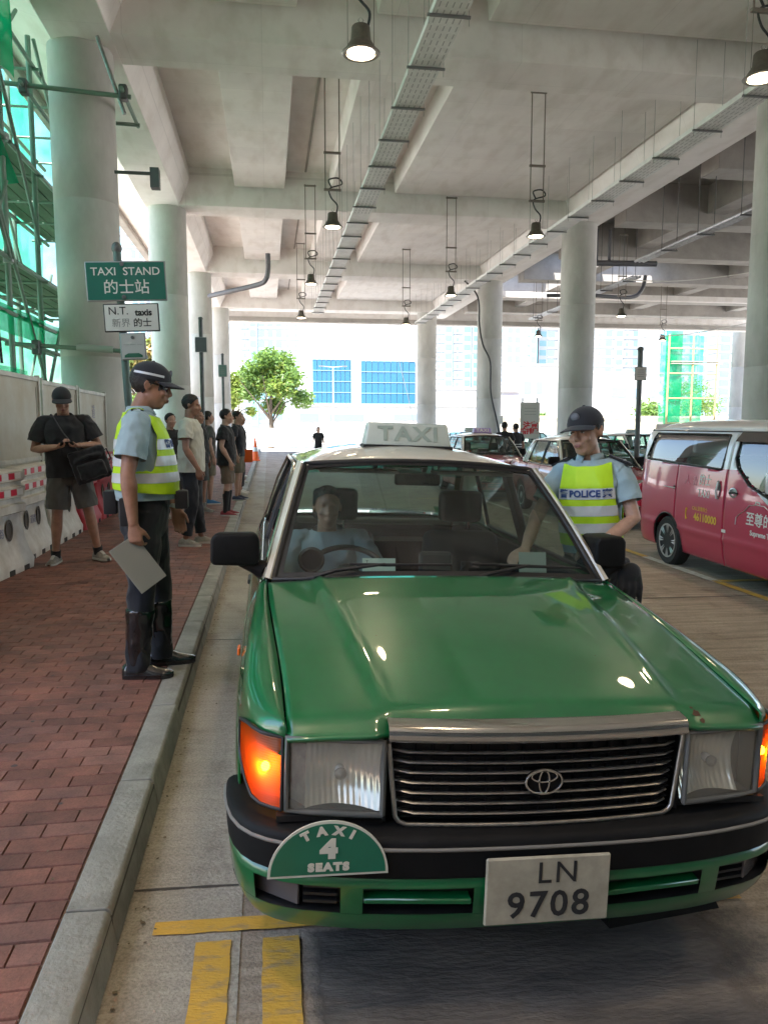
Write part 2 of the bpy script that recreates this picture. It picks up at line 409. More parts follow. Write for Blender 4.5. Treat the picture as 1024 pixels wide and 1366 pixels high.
# brick pavement: every paver has its own block, the nearest 300 as parts
M_mort = mat('paver_joint_sand', (.17, .115, .085), .95, var=.5, vscale=30)
def brick_mat(name, by_obj):
    m = bpy.data.materials.new(name); m.use_nodes = True; t = m.node_tree; N = t.nodes; L = t.links; b = N['Principled BSDF']
    if by_obj: fac = N.new('ShaderNodeObjectInfo').outputs['Random']
    else:
        a = N.new('ShaderNodeAttribute'); a.attribute_name = 'tone'; fac = a.outputs['Fac']
    cr = N.new('ShaderNodeValToRGB'); cs = [(0, (.185, .085, .066)), (.3, (.24, .106, .080)), (.6, (.275, .122, .09)), (.85, (.23, .112, .09)), (1, (.32, .155, .12))]
    cr.color_ramp.elements[0].color = (*cs[0][1], 1); cr.color_ramp.elements[1].color = (*cs[-1][1], 1)
    for p, c in cs[1:-1]: e = cr.color_ramp.elements.new(p); e.color = (*c, 1)
    L.new(fac, cr.inputs[0])
    g = N.new('ShaderNodeNewGeometry')
    n = N.new('ShaderNodeTexNoise'); n.inputs['Scale'].default_value = 3.5; n.inputs['Detail'].default_value = 8; n.inputs['Roughness'].default_value = .7
    L.new(g.outputs['Position'], n.inputs['Vector'])
    r2 = N.new('ShaderNodeValToRGB'); r2.color_ramp.elements[0].position = .38; r2.color_ramp.elements[1].position = .62
    r2.color_ramp.elements[0].color = (.62, .66, .68, 1); r2.color_ramp.elements[1].color = (1.08, 1.03, 1, 1); L.new(n.outputs[0], r2.inputs[0])
    x = N.new('ShaderNodeMix'); x.data_type = 'RGBA'; x.blend_type = 'MULTIPLY'; x.inputs[0].default_value = 1
    L.new(cr.outputs[0], x.inputs[6]); L.new(r2.outputs[0], x.inputs[7])
    n2 = N.new('ShaderNodeTexNoise'); n2.inputs['Scale'].default_value = 120; n2.inputs['Detail'].default_value = 3; L.new(g.outputs['Position'], n2.inputs['Vector'])
    r3 = N.new('ShaderNodeValToRGB'); r3.color_ramp.elements[0].position = .3; r3.color_ramp.elements[1].position = .6
    r3.color_ramp.elements[0].color = (.7, .7, .7, 1); L.new(n2.outputs[0], r3.inputs[0])
    x2 = N.new('ShaderNodeMix'); x2.data_type = 'RGBA'; x2.blend_type = 'MULTIPLY'; x2.inputs[0].default_value = .8
    L.new(x.outputs[2], x2.inputs[6]); L.new(r3.outputs[0], x2.inputs[7]); L.new(x2.outputs[2], b.inputs['Base Color'])
    b.inputs['Roughness'].default_value = .62
    bp = N.new('ShaderNodeBump'); bp.inputs['Strength'].default_value = .4; bp.inputs['Distance'].default_value = .006
    L.new(n2.outputs[0], bp.inputs['Height']); L.new(bp.outputs[0], b.inputs['Normal']); return m
M_br1 = brick_mat('red_paver', True); M_br2 = brick_mat('red_paver_field', False)
b = MB(); b.grid([[(x, y, PAVE - .008) for x in (-9, -.655)] for y in (-6, 50)], flip=True)
pave = tag(part('pavement', b, M_mort), kind='structure')
def paver(mb, x0, x1, y0, y1, z, M=None):
    a, d = .0022, .004; vs = []
    for (i, zz) in ((0, -.03), (0, -d), (a, 0)):
        vs += [V((x0 + i, y0 + i, zz)), V((x1 - i, y0 + i, zz)), V((x1 - i, y1 - i, zz)), V((x0 + i, y1 - i, zz))]
    if M: vs = [M @ p for p in vs]
    else: vs = [p + V((0, 0, z)) for p in vs]
    fs = [(8, 9, 10, 11)] + [(k * 4 + i, k * 4 + (i + 1) % 4, k * 4 + 4 + (i + 1) % 4, k * 4 + 4 + i) for k in (0, 1) for i in range(4)]
    mb.add(vs, fs); return len(fs)
BX, BY, J = .200, .1015, .0075
cells = []
for r in range(int((36 + 1) / BY)):
    y0 = -1 + r * BY; off = (BX / 2 if r % 2 else 0) + .012 * sin(r * .37)
    x = -.662
    first = True
    while x > -3.7:
        w = (BX / 2 if r % 2 else BX) if first else BX
        first = False
        cells.append((x - w + .0015, x - .0015, y0 + J / 2, y0 + BY - J / 2)); x -= w
def seen_px(c):
    cx, cy = (c[0] + c[1]) / 2, (c[2] + c[3]) / 2
    dep = cx * sin(radians(8.5)) + cy * cos(radians(8.5)); lat = cx * cos(radians(8.5)) - cy * sin(radians(8.5))
    if dep < 1.5 or lat / dep < -.52: return -1
    dd = dep * cos(radians(6.45)) + 1.52 * sin(radians(6.45))
    v = (-1.52 * cos(radians(6.45)) + dep * sin(radians(6.45))) / dd
    return -1 if v < -.69 else 1 / dep
cells.sort(key=seen_px, reverse=True)
bmesh_full = {}
def brick_data(w):
    k = round(w, 3)
    if k not in bmesh_full:
        q = MB(); paver(q, -w / 2, w / 2, -(BY - J) / 2, (BY - J) / 2, 0); bmesh_full[k] = fin(mesh_of(q, 'brick'), M_br1, 50)
    return bmesh_full[k]
for c in cells[:300]:
    w = c[1] - c[0]
    o = link('brick', brick_data(w), pave, ((c[0] + c[1]) / 2, (c[2] + c[3]) / 2, PAVE + R.uniform(-.0015, .0015)),
             (R.uniform(-.012, .012), R.uniform(-.006, .006), R.uniform(-.006, .006)))
q = MB(); tones = []
for c in cells[300:]:
    if seen_px(c) < 0 and c[2] > 2: pass
    M = Matrix.Translation(((c[0] + c[1]) / 2, (c[2] + c[3]) / 2, PAVE + R.uniform(-.0015, .0015))) @ Matrix.Rotation(R.uniform(-.012, .012), 4, 'X')
    w = (c[1] - c[0]) / 2; n = paver(q, -w, w, -(BY - J) / 2, (BY - J) / 2, 0, M); tones += [R.random()] * n
me = fin(mesh_of(q, 'brick_field'), M_br2, 50); at = me.attributes.new('tone', 'FLOAT', 'FACE'); at.data.foreach_set('value', tones)
tag(link('brick_field', me, pave), kind='stuff')

# ------------------------------------------------------------------ the deck overhead
M_con = mat('painted_concrete', (.88, .84, .80), .85, var=.12, vscale=.8, bump=.10, bscale=14, var2=(.80, .76, .725))
def form_joints(m, sx=2.4, sy=1.2, dark=.86):
    t = m.node_tree; N = t.nodes; L = t.links; b = N['Principled BSDF']; src = b.inputs['Base Color'].links[0].from_socket
    tc = N.new('ShaderNodeTexCoord'); br = N.new('ShaderNodeTexBrick'); br.offset = 0; br.inputs['Scale'].default_value = 1; br.inputs['Brick Width'].default_value = sx; br.inputs['Row Height'].default_value = sy
    br.inputs['Mortar Size'].default_value = .006; br.inputs['Color1'].default_value = (1, 1, 1, 1); br.inputs['Color2'].default_value = (.955, .955, .96, 1); br.inputs['Mortar'].default_value = (dark, dark, dark, 1); L.new(tc.outputs['Object'], br.inputs['Vector'])
    n = N.new('ShaderNodeTexNoise'); n.inputs['Scale'].default_value = 5; n.inputs['Detail'].default_value = 9; mp = N.new('ShaderNodeMapping'); mp.inputs['Scale'].default_value = (.5, .15, .4); L.new(tc.outputs['Object'], mp.inputs[0]); L.new(mp.outputs[0], n.inputs['Vector'])
    cr = N.new('ShaderNodeValToRGB'); cr.color_ramp.elements[0].position = .34; cr.color_ramp.elements[0].color = (.90, .885, .865, 1); cr.color_ramp.elements[1].position = .52; L.new(n.outputs[0], cr.inputs[0])
    x = N.new('ShaderNodeMix'); x.data_type = 'RGBA'; x.blend_type = 'MULTIPLY'; x.inputs[0].default_value = 1; L.new(src, x.inputs[6]); L.new(br.outputs[0], x.inputs[7])
    y = N.new('ShaderNodeMix'); y.data_type = 'RGBA'; y.blend_type = 'MULTIPLY'; y.inputs[0].default_value = 1; L.new(x.outputs[2], y.inputs[6]); L.new(cr.outputs[0], y.inputs[7]); L.new(y.outputs[2], b.inputs['Base Color'])
form_joints(M_con)
M_col = mat('column_concrete', (.60, .59, .555), .85, var=1, vscale=1.1, var2=(.45, .44, .41), bump=.12, bscale=10, stretch=(1, 1, .45))
M_dk = mat('bare_concrete', (.42, .39, .355), .9, var=1, vscale=.9, var2=(.30, .28, .255), bump=.15, bscale=12)
M_steel = mat('galvanised_steel', (.48, .49, .50), .42, .85, var=.3, vscale=8)
M_dks = mat('dark_steel', (.12, .12, .12), .5, .5); M_rod = mat('rod_steel', (.42, .41, .39), .5, .2)
M_tray = mat('cable_tray_steel', (.80, .80, .78), .55, .0, var=.15, vscale=5)
Z0, ZP, ZS = 8.4, 8.95, 9.5
deck = thing('flyover_deck', 'pale concrete flyover deck of crossing beams over the taxi stand', 'bridge deck', (0, 12, 0))
deck.location = (0, 0, 0)
ROWS = [15.3, 25.85, 36.4, 46.9]; ALLROWS = [-16.3, -5.8, 4.75] + ROWS
XL, XR = -3.05, 10.55
for yc in ALLROWS:
    b = MB(); w, h = .6, .95
    prof = [(-w, Z0), (w, Z0), (w, Z0 + .62), (h * .72, ZS + .02), (-h * .72, ZS + .02), (-w, Z0 + .62)]
    x0, x1 = XL + .45, XR - .45
    b.prism([(x0, yc + p, z) for p, z in prof], [(x1, yc + p, z) for p, z in prof])
    part('cross_beam', b, M_con, deck, 20, .012, 1, True)
EDGE = 49.6
for xc, wl, wr in ((XL, .62, .45), (XR, .45, .68)):
    b = MB()
    prof = [(-wl, Z0 - .002), (wr, Z0 - .002), (wr + .32, Z0 + .75), (wr + .32, ZS + .03), (-wl - .3, ZS + .03), (-wl - .3, Z0 + .75)]
    b.prism([(xc + p, -22, z) for p, z in prof], [(xc + p, EDGE - .3, z) for p, z in prof])
    part('long_beam', b, M_con, deck, 20, .012, 1, True)
b = MB(); b.box(XL - 1.9, XR + 1.1, -22, EDGE, ZS, ZS + .5); part('deck_slab', b, M_con, deck)
# sloping soffit of the left cantilever and its edge beam
b = MB(); b.prism([(XL - .64, -22, Z0 + .5), (XL - 2.1, -22, Z0 + .95), (XL - 2.1, -22, ZS + .1), (XL - .64, -22, ZS + .1)],
                  [(XL - .64, EDGE, Z0 + .5), (XL - 2.1, EDGE, Z0 + .95), (XL - 2.1, EDGE, ZS + .1), (XL - .64, EDGE, ZS + .1)])
part('cantilever', b, M_con, deck, 20)
b = MB(); b.box(XL - 2.4, XL - 2.1, -22, EDGE, Z0 + .75, ZS + 1.4); part('edge_beam', b, M_dk, deck, 20, .02, 1)
# ribs hanging below the slab in each bay
for y0, y1 in zip(ALLROWS, ALLROWS[1:]):
    for xa, xb, zz in ((-.9, .62, ZP), (2.05, 3.35, ZP), (4.1, XR - .8, ZP + .02)):
        b = MB(); t = .06
        b.prism([(xa, y0 + .8, zz), (xb, y0 + .8, zz), (xb + t, y0 + .8, ZS + .01), (xa - t, y0 + .8, ZS + .01)],
                [(xa, y1 - .8, zz), (xb, y1 - .8, zz), (xb + t, y1 - .8, ZS + .01), (xa - t, y1 - .8, ZS + .01)])
        part('ceiling_panel', b, M_con, deck, 20, .01, 1, True)
    b = MB(); b.box(1.25, 1.31, y0 + .8, y1 - .8, ZS - .03, ZS + .01); part('slab_joint', b, M_dk, deck)
# front and far fascia of the deck
b = MB(); b.box(XL - 2, 33.5, EDGE, EDGE + .5, Z0 - .35, ZS + 1.2); part('fascia_beam', b, M_con, deck, 20, .02, 1)
b = MB(); b.box(XL + .6, 33, EDGE - .16, EDGE - .01, Z0 - .30, Z0 - .05); part('fascia_strip', b, M_dk, deck)
# the neighbouring deck on the right, rougher, with open slots to the sky
deck2 = thing('flyover_deck', 'rough grey second deck with sky slots beyond the right-hand columns', 'bridge deck')
for yc in (4.75, 15.3, 20.4, 25.85, 31.1, 36.4, 41.6, 46.9):
    b = MB(); b.box(XR + 1.5, 34, yc - .45, yc + .45, Z0 + .1, ZS + .3); part('cross_beam', b, M_dk, deck2, 20, .015, 1)
for x0, x1, y0, y1 in ((XR + 1.05, 34, -22, 31.2), (XR + 1.05, 13.2, 31.2, 35.6), (18.2, 34, 31.2, 35.6), (XR + 1.05, 34, 35.6, 37.4), (15.2, 34, 37.4, 40.8), (XR + 1.05, 34, 40.8, EDGE)):
    b = MB(); b.box(x0, x1, y0, y1, ZS + .302, ZS + .6); part('deck_slab', b, M_dk, deck2, 20)
for x0 in (15, 22.5, 29):
    b = MB(); b.box(x0, x0 + .7, -22, EDGE - .2, Z0 + .45, ZS + .29); part('long_beam', b, M_dk, deck2, 20)
b = MB(); b.box(XR + 1.3, 34.2, 38.8, 39.1, Z0 - .25, Z0 + .02); part('parapet', b, M_con, deck2, 20)

# columns
def column(x, y, label, r=.59, z1=Z0, zb=-.2):
    c = thing('concrete_column', label, 'column', (x, y, 0), 0, 'columns carrying the flyover')
    b = MB(); n = 40
    b.lathe([(r, zb), (r, 2.9), (r - .004, 2.905), (r - .004, 2.915), (r, 2.92), (r, 5.7), (r - .004, 5.705), (r - .004, 5.715), (r, 5.72), (r, z1 + .02)], n)
    part('shaft', b, M_col, c, 40); return c
CL = [column(XL - .22, ROWS[0] + .2, 'nearest left-hand column behind the TAXI STAND sign', .57), column(XL, ROWS[1], 'second left-hand column, right of the TAXI STAND sign'),
      column(XL + .03, ROWS[2], 'third left-hand column with a thin grey post before it'), column(XL + .3, ROWS[3] , 'farthest left-hand column at the deck edge with thin pipes')]
CR = [column(XR + .38, ROWS[0] + .3, 'big column cut by the right picture edge behind the red van'), column(XR + .05, ROWS[1], 'column behind the officer standing at the green taxi'),
      column(XR, ROWS[2], 'column with a black cable hanging down its left side'), column(XR - .9, ROWS[3], 'slimmest column standing above the green taxi roof sign')]
column(33, 50.8, 'far column beside the distant green scaffold net', .6)
for yc in (4.75, -5.8): column(XL, yc, 'left-hand column behind the viewer'); column(XR + .1, yc, 'right-hand column behind the viewer')
# collar strips, plaster patch and pipes on columns
def cable(name, pts, r, m, label=None, cat='cable', parent=None, n=6):
    pts = [V(p) for p in pts]; out = []
    for i in range(len(pts) - 1):
        p0 = pts[max(i - 1, 0)]; p1 = pts[i]; p2 = pts[i + 1]; p3 = pts[min(i + 2, len(pts) - 1)]
        for k in range(6):
            t = k / 6; out.append(.5 * ((2 * p1) + (p2 - p0) * t + (2 * p0 - 5 * p1 + 4 * p2 - p3) * t * t + (3 * p1 - p0 - 3 * p2 + p3) * t**3))
    out.append(pts[-1]); b = MB(); b.tube(out, r, n); o = part(name, b, m, parent, 60)
    if label: tag(o, label, cat)
    return o
M_blk = mat('black_rubber', (.022, .022, .022), .6)
x, y = XR - .55, ROWS[2] - .45
cable('hanging_cable', [(x - .9, y - .3, Z0 - .1), (x - .25, y - .25, 7.6), (x - .12, y - .15, 6.3), (x + .05, y - .2, 5.4), (x + .4, y - .25, 4.6), (x + .45, y - .25, 3.2), (x + .75, y - .2, 2.0), (x + .95, y - .2, 1.1)], .04, M_blk, 'black cable hanging down the side of the column', 'cable')
b = MB(); b.box(x + .85, x + 1.05, y - .3, y - .27, 1.7, 2.1); tag(part('paper_notice', b, mat('paper', (.75, .75, .72), .8)), 'small white paper tied to the hanging black cable', 'notice')
cable('sling_wire', [(XR + 1.7, 26, 6.7), (15, 27, 6.9), (19, 28, 7.6), (22, 28.5, 8.5)], .02, mat('pale_wire', (.6, .58, .52), .7), 'thin pale wire sagging between the right-hand beams', 'wire')
cable('sling_wire', [(17, 36, 5.9), (21, 36.5, 6.2), (27, 37, 7.4)], .025, MATS['pale_wire'], 'thin pale wire low above the red van roof', 'wire')
cable('lamp_wire', [(1.7, 9.2, 7.9), (1.85, 9.3, 7.15), (2.0, 9.6, 6.95), (2.2, 9.7, 6.98)], .012, MATS['pale_wire'], 'thin grey wire looping from the lamp to the cable tray', 'wire')
def pipe(label, pts, r, m=M_steel): return cable('drain_pipe', pts, r, m, label, 'pipe', None, 10)
pipe('dark drain pipe bending up below the left beam', [(-2.4, 34.5, 7.15), (-1.5, 33.5, 7.2), (-.3, 32.6, 7.35), (.0, 32.3, 7.5), (.1, 32.2, 7.9), (.1, 32.2, 8.5)], .10, mat('dark_pipe', (.11, .11, .12), .5))
pipe('dark pipe under the far right beams with an elbow', [(11.2, 30.5, 6.85), (13, 30.5, 6.9), (15, 31, 6.95), (15.6, 31.2, 7.3), (15.8, 31.3, 7.9)], .08, MATS['dark_pipe'])
b = MB(); b.cyl((12.1, 28.5, 7.75), (14.8, 28.5, 7.8), .11); b.cyl((12.9, 28.5, 7.8), (12.9, 28.5, 9.0), .06); b.cyl((12.4, 28.5, 7.8), (12.4, 28.5, 9.0), .05)
tag(part('drain_pipe', b, MATS['dark_pipe']), 'stub of black pipe beside the column behind the officer', 'pipe')
for i, (x, lab) in enumerate(((12.0, 'long'), (13.4, 'short'))):
    t = thing('conduit_run', ('long' if not i else 'short') + ' grey conduit rack hung below the second deck', 'conduit')
    y0, y1, z = ((14, 24.5, 7.0) if not i else (27.5, 39, 7.1))
    for k in (0, .14, .28): part('conduit', MB().cyl((x + k, y0, z), (x + k, y1, z), .05, n=8), M_steel, t)
    yy = y0 + .6
    while yy < y1:
        part('bracket', MB().box(x - .12, x + .4, yy - .03, yy + .03, z - .09, z - .05), M_dks, t)
        b = MB(); b.cyl((x - .1, yy, z - .07), (x - .1, yy, ZS + .35), .012, n=5); b.cyl((x + .38, yy, z - .07), (x + .38, yy, ZS + .35), .012, n=5); part('hanger_rod', b, M_dks, t); yy += 2
b = MB(); b.cyl((13.9, 16.5, 6.95), (16, 17.2, 7.1), .16, n=14); tag(part('fan_unit', b, M_steel, None, 40), 'grey round fan casing hung beside the right picture edge', 'fan')

# cable trays on hanger rods
M_trh = mat('tray_holes', (.42, .42, .42), .7)
def tray(label, x, z, y0, y1, step, off, w=.46, lid=True, top=ZP):
    t = thing('cable_tray', label, 'cable tray', (0, 0, 0), 0, 'cable trays below the deck')
    b = MB(); b.box(x, x + w, y0, y1, z, z + .004); b.box(x - .003, x, y0, y1, z - .0, z + .09); b.box(x + w, x + w + .003, y0, y1, z, z + .09); part('tray_bed', b, M_tray, t)
    b = MB()
    yy = max(y0, 6)
    while yy < min(y1, 20):                # perforated slots punched in the bed, shown as shallow dark recess plates
        for k in range(5): b.box(x + .05 + k * .09, x + .066 + k * .09, yy, yy + .13, z - .002, z)
        yy += .2
    tag(part('tray_slot', b, M_trh, t), kind='stuff')
    yy = y0 + off
    while yy < y1:
        part('cross_bar', MB().box(x - .06, x + w + .06, yy - .018, yy + .018, z - .036, z - .004), mat('tray_bracket', (.20, .20, .20), .5, .3), t)
        for xx in (x - .04, x + w + .04): part('hanger_rod', MB().cyl((xx, yy, z - .13), (xx, yy, top + .3), .006, n=5), M_rod, t)
        yy += step
tray('perforated grey cable tray running up the middle of the ceiling', 2.2, 7.0, -8, 38, 1.5, .5, top=ZP - .25)
tray('pale cable tray running beside the long white beam on the right', 8.35, 7.4, -8, 44, 1.6, .3, .5)

# pendant lamps
M_lit = lamp_mat('lamp_glow', (1, .83, .58), 9.0); M_shade = mat('lamp_shade_metal', (.16, .14, .11), .45, .5, var=.3, vscale=20)
M_rod2 = mat('brown_rod', (.20, .17, .14), .5, .3)
M_rim = mat('lamp_rim', (.35, .33, .30), .35, .7)
def pendant(x, y, label, z=5.86, top=8.95, lit=True, watts=0):
    t = thing('pendant_lamp', label, 'lamp', (x, y, 0), 0, 'pendant lamps below the deck')
    part('shade', MB().lathe([(.09, z + .28), (.105, z + .26), (.115, z + .13), (.13, z + .10), (.19, z + .01), (.205, z), (.195, z - .015), (.165, z - .005), (.165, z + .02)], 24), M_shade, t, 40)
    part('rim', MB().lathe([(.205, z - .002), (.222, z - .012), (.205, z - .025), (.17, z - .02), (.17, z - .004)], 24), M_rim, t, 40)
    part('bulb', MB().ell((0, 0, z + .0), (.16, .16, .028), 18, 6), M_lit if lit else M_rim, t, 180)
    part('hook', MB().tube([(.0, 0, z + .3), (-.03, 0, z + .34), (0, 0, z + .38), (.03, 0, z + .34), (0, 0, z + .3)], .006, 6), M_rim, t)
    for s in (-1, 1): part('hanger_rod', MB().cyl((s * .15, 0, z + .75), (s * .15, 0, top), .014, n=8), M_rod2, t); part('wire', MB().cyl((s * .15, 0, z + .0), (s * .15, 0, z + .75), .004, n=5), M_rod2, t)
    for zz in (z + .75, z + 1.5, top - .04): part('cross_bar', MB().box(-.18, .18, -.025, .025, zz - .022, zz + .022), M_rod2, t)
    if watts:
        ld = bpy.data.lights.new('lamp_light', 'SPOT'); ld.energy = watts; ld.color = (1, .76, .48); ld.spot_size = radians(135); ld.spot_blend = .8; ld.shadow_soft_size = .15
        lo = bpy.data.objects.new('lamp_light', ld); COL.objects.link(lo); lo.parent = t; lo.location = (0, 0, z - .06)
    cable('cord', [(-.02, 0, z + .8), (-.08, .0, z + .95), (.12, .02, z + 1.0), (.2, .02, z + .88), (-.06, .02, z + .78), (-.03, .02, z + .6), (.1, .02, z + .45), (.08, 0, z + .28)], .016, M_blk, None, None, t)
    return t
Lm = [pendant(1.11, 9.2, 'nearest lit pendant lamp hanging before the first beam', watts=40), pendant(1.43, 16.95, 'second pendant lamp of the middle row', watts=27),
      pendant(1.38, 24.5, 'third pendant lamp of the middle row, left of the cable tray end', 6.0), pendant(1.40, 32.1, 'small farthest pendant lamp of the middle row', 6.0),
      pendant(6.0, 9.1, 'lit pendant lamp cut by the upper right picture corner', watts=40), pendant(5.99, 17.1, 'pendant lamp hanging between the two trays on the right', watts=27),
      pendant(5.95, 25.1, 'pendant lamp hanging left of the column with the black cable'), pendant(5.8, 32.5, 'small pendant lamp above the green taxi roof sign'),
      pendant(13.6, 28.8, 'pendant lamp right of the column behind the officer'), pendant(19.5, 36.6, 'farthest lamp, above the pole by the red van'), pendant(13.05, 36.6, 'small unlit pendant lamp right of the column with the black cable', 5.95, 8.95)]
pendant(1.2, 1.5, 'lit pendant lamp above the green taxi bonnet, out of view', watts=16); pendant(6.0, 1.5, 'lit pendant lamp above the right lane, out of view', watts=40); pendant(-1.6, 1.0, 'lit pendant lamp above the pavement, out of view', watts=40)

# ------------------------------------------------------------------ vehicles
def car_paint(name, c, dirt=.15):
    return mat(name, c, .30, 0, var=dirt, vscale=9, coat=1., spec=.5, bump=.004, bscale=5)
M_green = car_paint('green_car_paint', (.003, .125, .035)); M_ivory = car_paint('ivory_car_paint', (.62, .57, .47), .06)
M_red = car_paint('red_car_paint', (.30, .012, .018)); M_silver = car_paint('silver_white_paint', (.66, .66, .67), .05)
M_pla = mat('black_bumper_plastic', (.009, .009, .009), .55, var=.4, vscale=9, rvar=.1, spec=.18)
M_trim = mat('black_trim', (.012, .012, .012), .5); M_chr = mat('chrome', (.60, .59, .56), .13, 1., var=.10, vscale=14)
M_chrome2 = mat('dull_chrome', (.50, .48, .44), .30, 1., var=.4, vscale=20, rvar=.25)
M_glass = glassy('car_glass', (.62, .74, .69), .02, (.40, .42, .38), .01, 1.5, .9); M_gtop = glassy('green_sun_strip', (.22, .80, .66), .03, (.05, .3, .2))
M_sideg = glassy('side_glass', (.66, .76, .74), .05, (.25, .3, .3))
M_lens = glassy('headlight_lens', (.96, .95, .90), .26, (.60, .56, .46), .05)
M_refl = mat('reflector', (.88, .87, .80), .16, .55, var=.12, vscale=9)
def flutes(m, sc_=26., st=.5):
    t = m.node_tree; N = t.nodes; L = t.links; tc = N.new('ShaderNodeTexCoord'); w = N.new('ShaderNodeTexWave'); w.bands_direction = 'X'; w.inputs['Scale'].default_value = sc_; w.inputs['Distortion'].default_value = .6
    L.new(tc.outputs['Object'], w.inputs['Vector']); bp = N.new('ShaderNodeBump'); bp.inputs['Strength'].default_value = st; bp.inputs['Distance'].default_value = .006; L.new(w.outputs[1], bp.inputs['Height']); L.new(bp.outputs[0], N['Principled BSDF'].inputs['Normal'])
flutes(M_refl, 20, .22)
M_refd = mat('reflector_side', (.30, .29, .26), .5, .3, var=.5, vscale=25)
M_amber = None
def amber():
    m = bpy.data.materials.new('amber_lens'); m.use_nodes = True; t = m.node_tree; N = t.nodes; L = t.links; N.remove(N['Principled BSDF'])
    tr = N.new('ShaderNodeBsdfTransparent'); tr.inputs[0].default_value = (1, .36, .03, 1)
    tl = N.new('ShaderNodeBsdfTranslucent'); tl.inputs[0].default_value = (.95, .16, .004, 1)
    df = N.new('ShaderNodeBsdfDiffuse'); df.inputs[0].default_value = (.75, .10, .004, 1)
    gl = N.new('ShaderNodeBsdfGlossy'); gl.inputs[1].default_value = .08
    w = N.new('ShaderNodeTexWave'); w.inputs['Scale'].default_value = 42; w.bands_direction = 'Z'; tc = N.new('ShaderNodeTexCoord'); L.new(tc.outputs['Object'], w.inputs['Vector'])
    bp = N.new('ShaderNodeBump'); bp.inputs['Strength'].default_value = .3; bp.inputs['Distance'].default_value = .003; L.new(w.outputs[1], bp.inputs['Height'])
    for n in (df, gl): L.new(bp.outputs[0], n.inputs['Normal'])
    a = N.new('ShaderNodeMixShader'); a.inputs[0].default_value = .35; L.new(tl.outputs[0], a.inputs[1]); L.new(df.outputs[0], a.inputs[2])
    b = N.new('ShaderNodeMixShader'); b.inputs[0].default_value = .42; L.new(a.outputs[0], b.inputs[1]); L.new(tr.outputs[0], b.inputs[2])
    c = N.new('ShaderNodeMixShader'); c.inputs[0].default_value = .06; L.new(b.outputs[0], c.inputs[1]); L.new(gl.outputs[0], c.inputs[2])
    L.new(c.outputs[0], N['Material Output'].inputs[0]); return m
M_amber = amber(); M_bulb = lamp_mat('indicator_bulb', (1, .62, .18), 26.); M_bulboff = mat('bulb_off', (.5, .25, .08), .3)
M_amref = mat('amber_reflector', (.85, .35, .06), .4)
M_int = mat('car_interior', (.022, .023, .024), .75, var=.3, vscale=12); M_seat = mat('seat_vinyl', (.03, .033, .033), .55, var=.3, vscale=6)
M_intl = mat('car_headliner', (.30, .29, .26), .9); M_tyre = mat('tyre', (.022, .022, .022), .8, var=.3, vscale=20); M_rimw = mat('wheel_rim', (.45, .45, .45), .35, .7)
M_white = mat('white_print', (.75, .74, .70), .6); M_card = mat('white_card', (.72, .76, .70), .7); M_black = mat('black_print', (.02, .02, .02), .6)
M_sgreen = mat('sign_green', (.004, .145, .08), .35, var=.12, vscale=5, coat=.3)

PLAN = [(.12, .69), (.15, .725), (.20, .775), (.27, .805), (.36, .828), (.5, .846), (.9, .856), (3.9, .856), (4.4, .838), (4.62, .80), (4.72, .74)]
FRONT = [(0, .06), (.2, .062), (.42, .076), (.55, .096), (.70, .132), (.78, .20), (.82, .30)]
def Wd(y): return sinterp(y, PLAN)
def fy(x): return sinterp(abs(x), FRONT)
def S(z): return interp(z, [(.22, .93), (.30, .965), (.42, .987), (.60, 1.0), (.74, .998), (.84, .978), (.92, .945), (1.0, .90)])
def gapx(y): return lerp(.700, .752, ss(.1, 1.35, y))
def gapz(y): return sinterp(y, [(.10, .836), (.2, .857), (.5, .902), (.9, .953), (1.38, 1.0)])
ARCH_R = .345
def side_rows(y0, y1, z0, z1, ny, nz, X, arch=None):
    """grid of the body side with a wheel arch nibbled out and its rim pulled onto the circle."""
    rows = []
    for i in range(ny + 1):
        y = lerp(y0, y1, i / ny); rows.append([[X(y, lerp(z0, z1, k / nz)), y, lerp(z0, z1, k / nz)] for k in range(nz + 1)])
    keep = []
    if arch:
        ay, az, ar = arch
        for i in range(ny + 1):
            for k in range(nz + 1):
                p = rows[i][k]; d = sqrt((p[1] - ay)**2 + (p[2] - az)**2)
                if abs(d - ar) < .030 and d > 1e-4:
                    p[1] = ay + (p[1] - ay) * ar / d; p[2] = max(z0, az + (p[2] - az) * ar / d); p[0] = X(p[1], p[2])
    vs = [tuple(p) for r in rows for p in r]; fs = []
    for i in range(ny):
        for k in range(nz):
            q = (i * (nz + 1) + k, (i + 1) * (nz + 1) + k, (i + 1) * (nz + 1) + k + 1, i * (nz + 1) + k + 1)
            if arch:
                c = [sum(vs[a][d] for a in q) / 4 for d in (1, 2)]
                if sqrt((c[0] - ay)**2 + (c[1] - az)**2) < ar: continue
            fs.append(q)
    return vs, fs
def mirror_add(mb, vs, fs, mi=0, sides=(-1, 1)):
    for s in sides:
        v2 = [(x * s, y, z) for x, y, z in vs]
        mb.add(v2, fs if s > 0 else [f[::-1] for f in fs], mi)
def shell(name, mb, m, parent, th=.004, smooth=40):
    """thin sheet metal with a real edge."""
    o = part(name, mb, m, parent, smooth); me = o.data
    bm = bmesh.new(); bm.from_mesh(me); bmesh.ops.remove_doubles(bm, verts=bm.verts, dist=1e-4); bm.to_mesh(me); bm.free()
    me.shade_smooth(); me.set_sharp_from_angle(angle=radians(smooth))
    md = o.modifiers.new('thickness', 'SOLIDIFY'); md.thickness = th; md.offset = -1; md.use_rim = True
    return o
